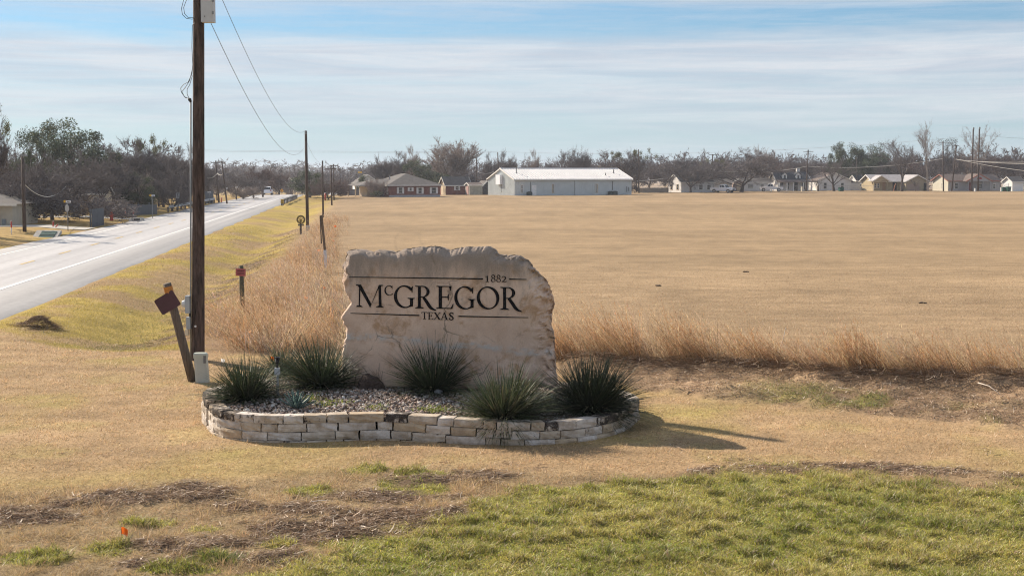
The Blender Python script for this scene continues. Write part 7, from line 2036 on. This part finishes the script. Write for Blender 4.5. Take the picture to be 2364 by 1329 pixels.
def culverts():
    for (px, py, w, d, nm, lab) in [(107, 547, 1.75, 1.5, 'storm_drain', 'concrete storm drain with green slatted grate in the road bank by the side street'), (314, 512, 1.3, 1.2, 'culvert_head', 'pale concrete culvert headwall with a dark mouth below the driveway')]:
        g = ground(px, py); ang = math.atan(-1 / ROAD_T) * 0; root = thing(nm, lab, 'drain', (g.x, g.y, g.z), 0)
        slope = Matrix.Rotation(math.radians(24), 3, 'X')
        MB().box((0, 0, .05), (w, d, .22), M=slope).build('concrete_apron', M_CONC, root)
        if nm == 'storm_drain':
            MB().box((.1, -.02, .15), (w * .62, d * .62, .05), M=slope).build('recess', M_DARKIN, root)
            for i in range(5): MB().box(Vector((.1, 0, .15)) + slope @ Vector((0, (i - 2) * d * .14, .035)), (w * .62, .10, .05), M=slope).build('slat', mat('drain_green', (.05, .13, .115), .6), root)
        else: MB().box((.1, -.12, .16), (w * .4, d * .4, .12), M=slope).build('pipe_mouth', M_DARKIN, root)
culverts()

# ------------------------------------------------------------------ vehicles and yard things
M_CARW = mat('white_car_paint', (.88, .88, .90), .35, spec=.5); M_TYRE = mat('tyre_rubber', (.02, .02, .021), .85); M_RIM = mat('wheel_rim', (.45, .45, .46), .35, metal=.6)
M_LAMP = mat('tail_lamp', (.35, .02, .02), .3); M_HEAD = mat('head_lamp', (.6, .62, .65), .15)
def vehicle(name, label, cat, loc, rz, style):
    root = thing(name, label, cat, loc, rz)       # x forward, z up
    if style == 'pickup':
        L, Wd = 5.7, 1.95
        body = [(-2.85, .55), (-2.85, 1.08), (-2.75, 1.16), (-.35, 1.16), (-.35, 1.20), (1.05, 1.22), (1.3, 1.20), (2.55, 1.08), (2.82, .98), (2.85, .55), (2.35, .48), (2.28, .72), (2.08, .86), (1.72, .86), (1.52, .72), (1.45, .45), (-1.35, .45), (-1.42, .72), (-1.62, .86), (-1.98, .86), (-2.18, .72), (-2.25, .5)]
        cab = [(-.5, 1.17), (-.36, 1.78), (-.15, 1.9), (.55, 1.9), (.75, 1.84), (1.3, 1.19)]; glass = [[(-.32, 1.26), (-.24, 1.74), (.12, 1.78), (.12, 1.26)], [(.2, 1.26), (.2, 1.78), (.62, 1.76), (1.02, 1.26)]]; wx = (1.9, -1.8); wr = .42
        ws = [(.78, 1.80), (1.27, 1.24)]; rw = [(-.44, 1.75), (-.53, 1.28)]
    else:
        L, Wd = 4.7, 1.9
        body = [(-2.3, .42), (-2.35, .75), (-2.3, 1.08), (1.0, 1.08), (2.15, .95), (2.35, .75), (2.33, .4), (1.85, .4), (1.78, .62), (1.6, .74), (1.3, .74), (1.1, .62), (1.05, .36), (-1.0, .36), (-1.06, .62), (-1.26, .74), (-1.56, .74), (-1.76, .62), (-1.84, .4)]
        cab = [(-2.28, 1.05), (-2.02, 1.62), (-1.8, 1.72), (.1, 1.72), (.35, 1.64), (1.15, 1.06)]; glass = [[(-1.9, 1.12), (-1.75, 1.56), (-.95, 1.62), (-.95, 1.12)], [(-.85, 1.12), (-.85, 1.62), (.15, 1.58), (.8, 1.12)]]; wx = (1.45, -1.41); wr = .36
        ws = [(.36, 1.6), (1.08, 1.1)]; rw = [(-2.06, 1.58), (-2.29, 1.12)]
    def P(poly, hw, nm, m, parent=root, y0=None):
        mb = MB()
        if y0 is None: mb.prism(poly, -hw, hw)
        else: mb.prism(poly, *sorted((y0, y0 + hw)))
        o = mb.build(nm, m, parent)
        return o
    b = P(body, Wd / 2, 'body', M_CARW)
    md = b.modifiers.new('bevel', 'BEVEL'); md.width = .05; md.segments = 2; md.limit_method = 'ANGLE'
    # the cab narrows towards its roof
    mb = MB(); n = len(cab); zb, zt = cab[0][1], max(z for _, z in cab); vs = []
    for s in (-1, 1):
        for (x, z) in cab: vs.append((x, s * (Wd / 2 - .06 - .2 * (z - zb) / (zt - zb)), z))
    mb.add(vs, [tuple(range(n)), tuple(range(n, 2 * n))] + [(i, (i + 1) % n, (i + 1) % n + n, i + n) for i in range(n)]); mb.build('cab', M_CARW, root)
    yy = lambda z, o=.012: Wd / 2 - .06 - .2 * (z - zb) / (zt - zb) + o
    for s in (-1, 1):
        for g in glass: MB().add([(x, s * yy(z), z) for x, z in g], [tuple(range(len(g)))]).build('side_window', M_GLASS, root, fix=False)
    for (a, c), nm in ((ws, 'windscreen'), (rw, 'rear_window')):
        k = .015 * (1 if nm == 'windscreen' else -1)
        MB().add([(a[0] + k, -yy(a[1], -.08), a[1] + .01), (a[0] + k, yy(a[1], -.08), a[1] + .01), (c[0] + k, yy(c[1], -.08), c[1] + .01), (c[0] + k, -yy(c[1], -.08), c[1] + .01)], [(0, 1, 2, 3)]).build(nm, M_GLASS, root, fix=False)
    for x in wx:
        for s in (-1, 1):
            w = MB().tube([(x, s * (Wd / 2 - .24), wr), (x, s * (Wd / 2 + .01), wr)], wr, 18).build('wheel', M_TYRE, root); MB().tube([(x, s * (Wd / 2 + .005), wr), (x, s * (Wd / 2 + .025), wr)], wr * .6, 14).build('rim', M_RIM, w)
    xf, xr = body[8 if style == 'pickup' else 5][0], body[1][0]
    for s in (-1, 1):
        MB().box((xf - .03, s * .72, .86 if style == 'pickup' else .78), (.12, .38, .2)).build('headlight', M_HEAD, root); MB().box((xr + .03, s * .82, .95), (.1, .16, .34)).build('tail_light', M_LAMP, root)
    MB().box((xf + .0, 0, .82 if style == 'pickup' else .66), (.1, 1.0, .28)).build('grille', M_BLACK, root); MB().box((xf + .04, 0, .55 if style == 'pickup' else .45), (.16, Wd * .96, .2)).build('front_bumper', M_DARKMETAL, root); MB().box((xr - .04, 0, .55 if style == 'pickup' else .48), (.14, Wd * .94, .2)).build('rear_bumper', M_GREYMETAL if style == 'pickup' else M_CARW, root)
    if style == 'pickup': MB().box((-1.65, 0, 1.162), (2.1, 1.6, .012)).build('cargo_bed', M_DARKIN, root)
    return root
c = corner_at(1669, 324); vehicle('pickup_truck', 'white pickup truck parked at the field edge with its dark grille towards the huge tree', 'pickup', c, math.radians(-38), 'pickup')
c = corner_at(1781, 345); vehicle('pickup_truck', 'white pickup truck parked behind the chain-link fence by the dormer house', 'pickup', c, math.radians(172), 'pickup')
x = road_pt(-18.6, 289); vehicle('white_car', 'white suv driving away over the crest of the road', 'car', (x, 289, float(road_z(x, 289)) + .03), math.radians(90) + math.atan(-ROAD_T), 'suv')
c = corner_at(1993, 366); vehicle('white_car', 'white car parked low behind the fence by the tiny white house', 'car', c, math.radians(10), 'suv')
def bin_(px, Y, w, h, label, m, nm='green_bin', cat='bin'):
    g = corner_at(px, Y); s = scale_at(Y); w, h = w / s, h / s; root = thing(nm, label, cat, g, .2)
    mb = MB(); mb.add([(-w * .42, -w * .38, 0), (w * .42, -w * .38, 0), (w * .42, w * .38, 0), (-w * .42, w * .38, 0), (-w * .5, -w * .42, h * .86), (w * .5, -w * .42, h * .86), (w * .5, w * .42, h * .86), (-w * .5, w * .42, h * .86)], [(3, 2, 1, 0), (0, 1, 5, 4), (1, 2, 6, 5), (2, 3, 7, 6), (3, 0, 4, 7), (4, 5, 6, 7)]); mb.build('bin_body', m, root)
    MB().box((0, 0, h * .93), (w * 1.06, w * .9, h * .12)).build('lid', m, root)
    for q in (-1, 1): MB().tube([(q * w * .3, -w * .4, .08), (q * w * .3, -w * .32, .08)], .09, 8).build('bin_wheel', M_TYRE, root)
    return root
M_BING = mat('bin_green', (.015, .085, .06), .5, .2, 4)
bin_(1942.5, 348, 10.5, 9, 'dark green bin at the fence below the double-gabled house', M_BING)
bin_(2318, 348, 8.5, 10, 'green bin before the far end of the grey house', M_BING); bin_(2329, 347, 9.5, 11, 'larger green bin next to the white shed', M_BING)
bin_(840, 270, 6, 7, 'teal green bin at the grey fence of the small white house', mat('bin_teal', (.03, .13, .11), .5))
bin_(1781, 341, 3.6, 6, 'small white drum before the chain-link fence', M_WHITE, 'white_drum', 'drum')
def cabinet(px, Y, w, h, label, m=None):
    g = corner_at(px, Y); s = scale_at(Y); w, h = w / s, h / s; root = thing('utility_cabinet', label, 'utility box', g, .15, 'utility cabinets before the houses')
    MB().box((0, 0, h / 2 - .1), (w, w * .7, h)).build('cabinet_body', m or mat('cabinet_cream', (.56, .52, .44), .6, .1, 3), root); MB().box((0, 0, h - .08), (w * 1.08, w * .78, .07)).build('cabinet_lid', mat('cabinet_lid', (.50, .47, .41), .6), root)
cabinet(1853, 346, 5.5, 11.5, 'cream utility cabinet at the foot of the tilted pole by the dormer house'); cabinet(1888, 350, 4.5, 13, 'pale tall utility cabinet between dormer house and double-gabled house')
cabinet(2312, 347, 2.6, 10, 'slim white utility cabinet before the grey house near the green bins', M_WHITE); cabinet(2252, 346, 3.2, 8, 'short pale utility cabinet between the twin poles', M_WHITE)
def cone():
    g = corner_at(1649.5, 330); root = thing('traffic_cone', 'small orange traffic cone by the tail of the white pickup', 'cone', g)
    MB().tube([(0, 0, .03), (0, 0, .72)], [.2, .04], 12).build('cone_body', M_ORANGE, root); MB().box((0, 0, .02), (.45, .45, .05)).build('cone_base', M_BLACK, root)
    g = corner_at(2064, 349); root = thing('safety_post', 'tall thin orange post before the yellow house porch', 'post', g); root.rotation_euler = (0, .1, 0)
    MB().tube([(0, 0, -.1), (.05, 0, 1.2), (.3, 0, 1.9)], [.07, .07, .06], 8).build('post_shaft', mat('faded_orange', (.62, .26, .13), .7), root)
cone()
# the far yellow roadside board, seen over the trees' foot
g = at_depth(831, 398, 420); root = thing('distant_sign', 'small bright yellow board far off among the hazy trees', 'sign', (g.x, g.y, tz(g.x, g.y)))
zz = g.z - tz(g.x, g.y); MB().box((0, 0, zz), (1.2, .1, .5)).build('plate', M_SIGNY, root); MB().box((0, .12, zz / 2), (.15, .1, zz)).build('post_shaft', M_GREYMETAL, root)

# ------------------------------------------------------------------ the air
def build_haze():
    bpy.context.view_layer.update()
    P = [o.matrix_world @ Vector(c) for o in scene.objects if o.type == 'MESH' for c in o.bound_box]
    lo = [min(p[i] for p in P) for i in range(3)]; hi = [max(p[i] for p in P) for i in range(3)]
    x0, x1, y0, y1, z0, z1 = lo[0] - 20, hi[0] + 20, lo[1] - 20, hi[1] + 20, lo[2] - 1, hi[2] + .6
    mb = MB(); mb.box(((x0 + x1) / 2, (y0 + y1) / 2, (z0 + z1) / 2), (x1 - x0, y1 - y0, z1 - z0))
    m = bpy.data.materials.new('pale_haze'); m.use_nodes = True; nt = m.node_tree; nt.nodes.clear()
    out = nt.nodes.new('ShaderNodeOutputMaterial'); v = nt.nodes.new('ShaderNodeVolumePrincipled')
    v.inputs['Color'].default_value = (.82, .88, 1.0, 1); v.inputs['Density'].default_value = HAZE_DENSITY; v.inputs['Anisotropy'].default_value = .3
    nt.links.new(v.outputs[0], out.inputs['Volume'])
    kind(mb.build('haze', m), 'stuff', 'thin pale haze in the air')
if HAZE_DENSITY > 0: build_haze()
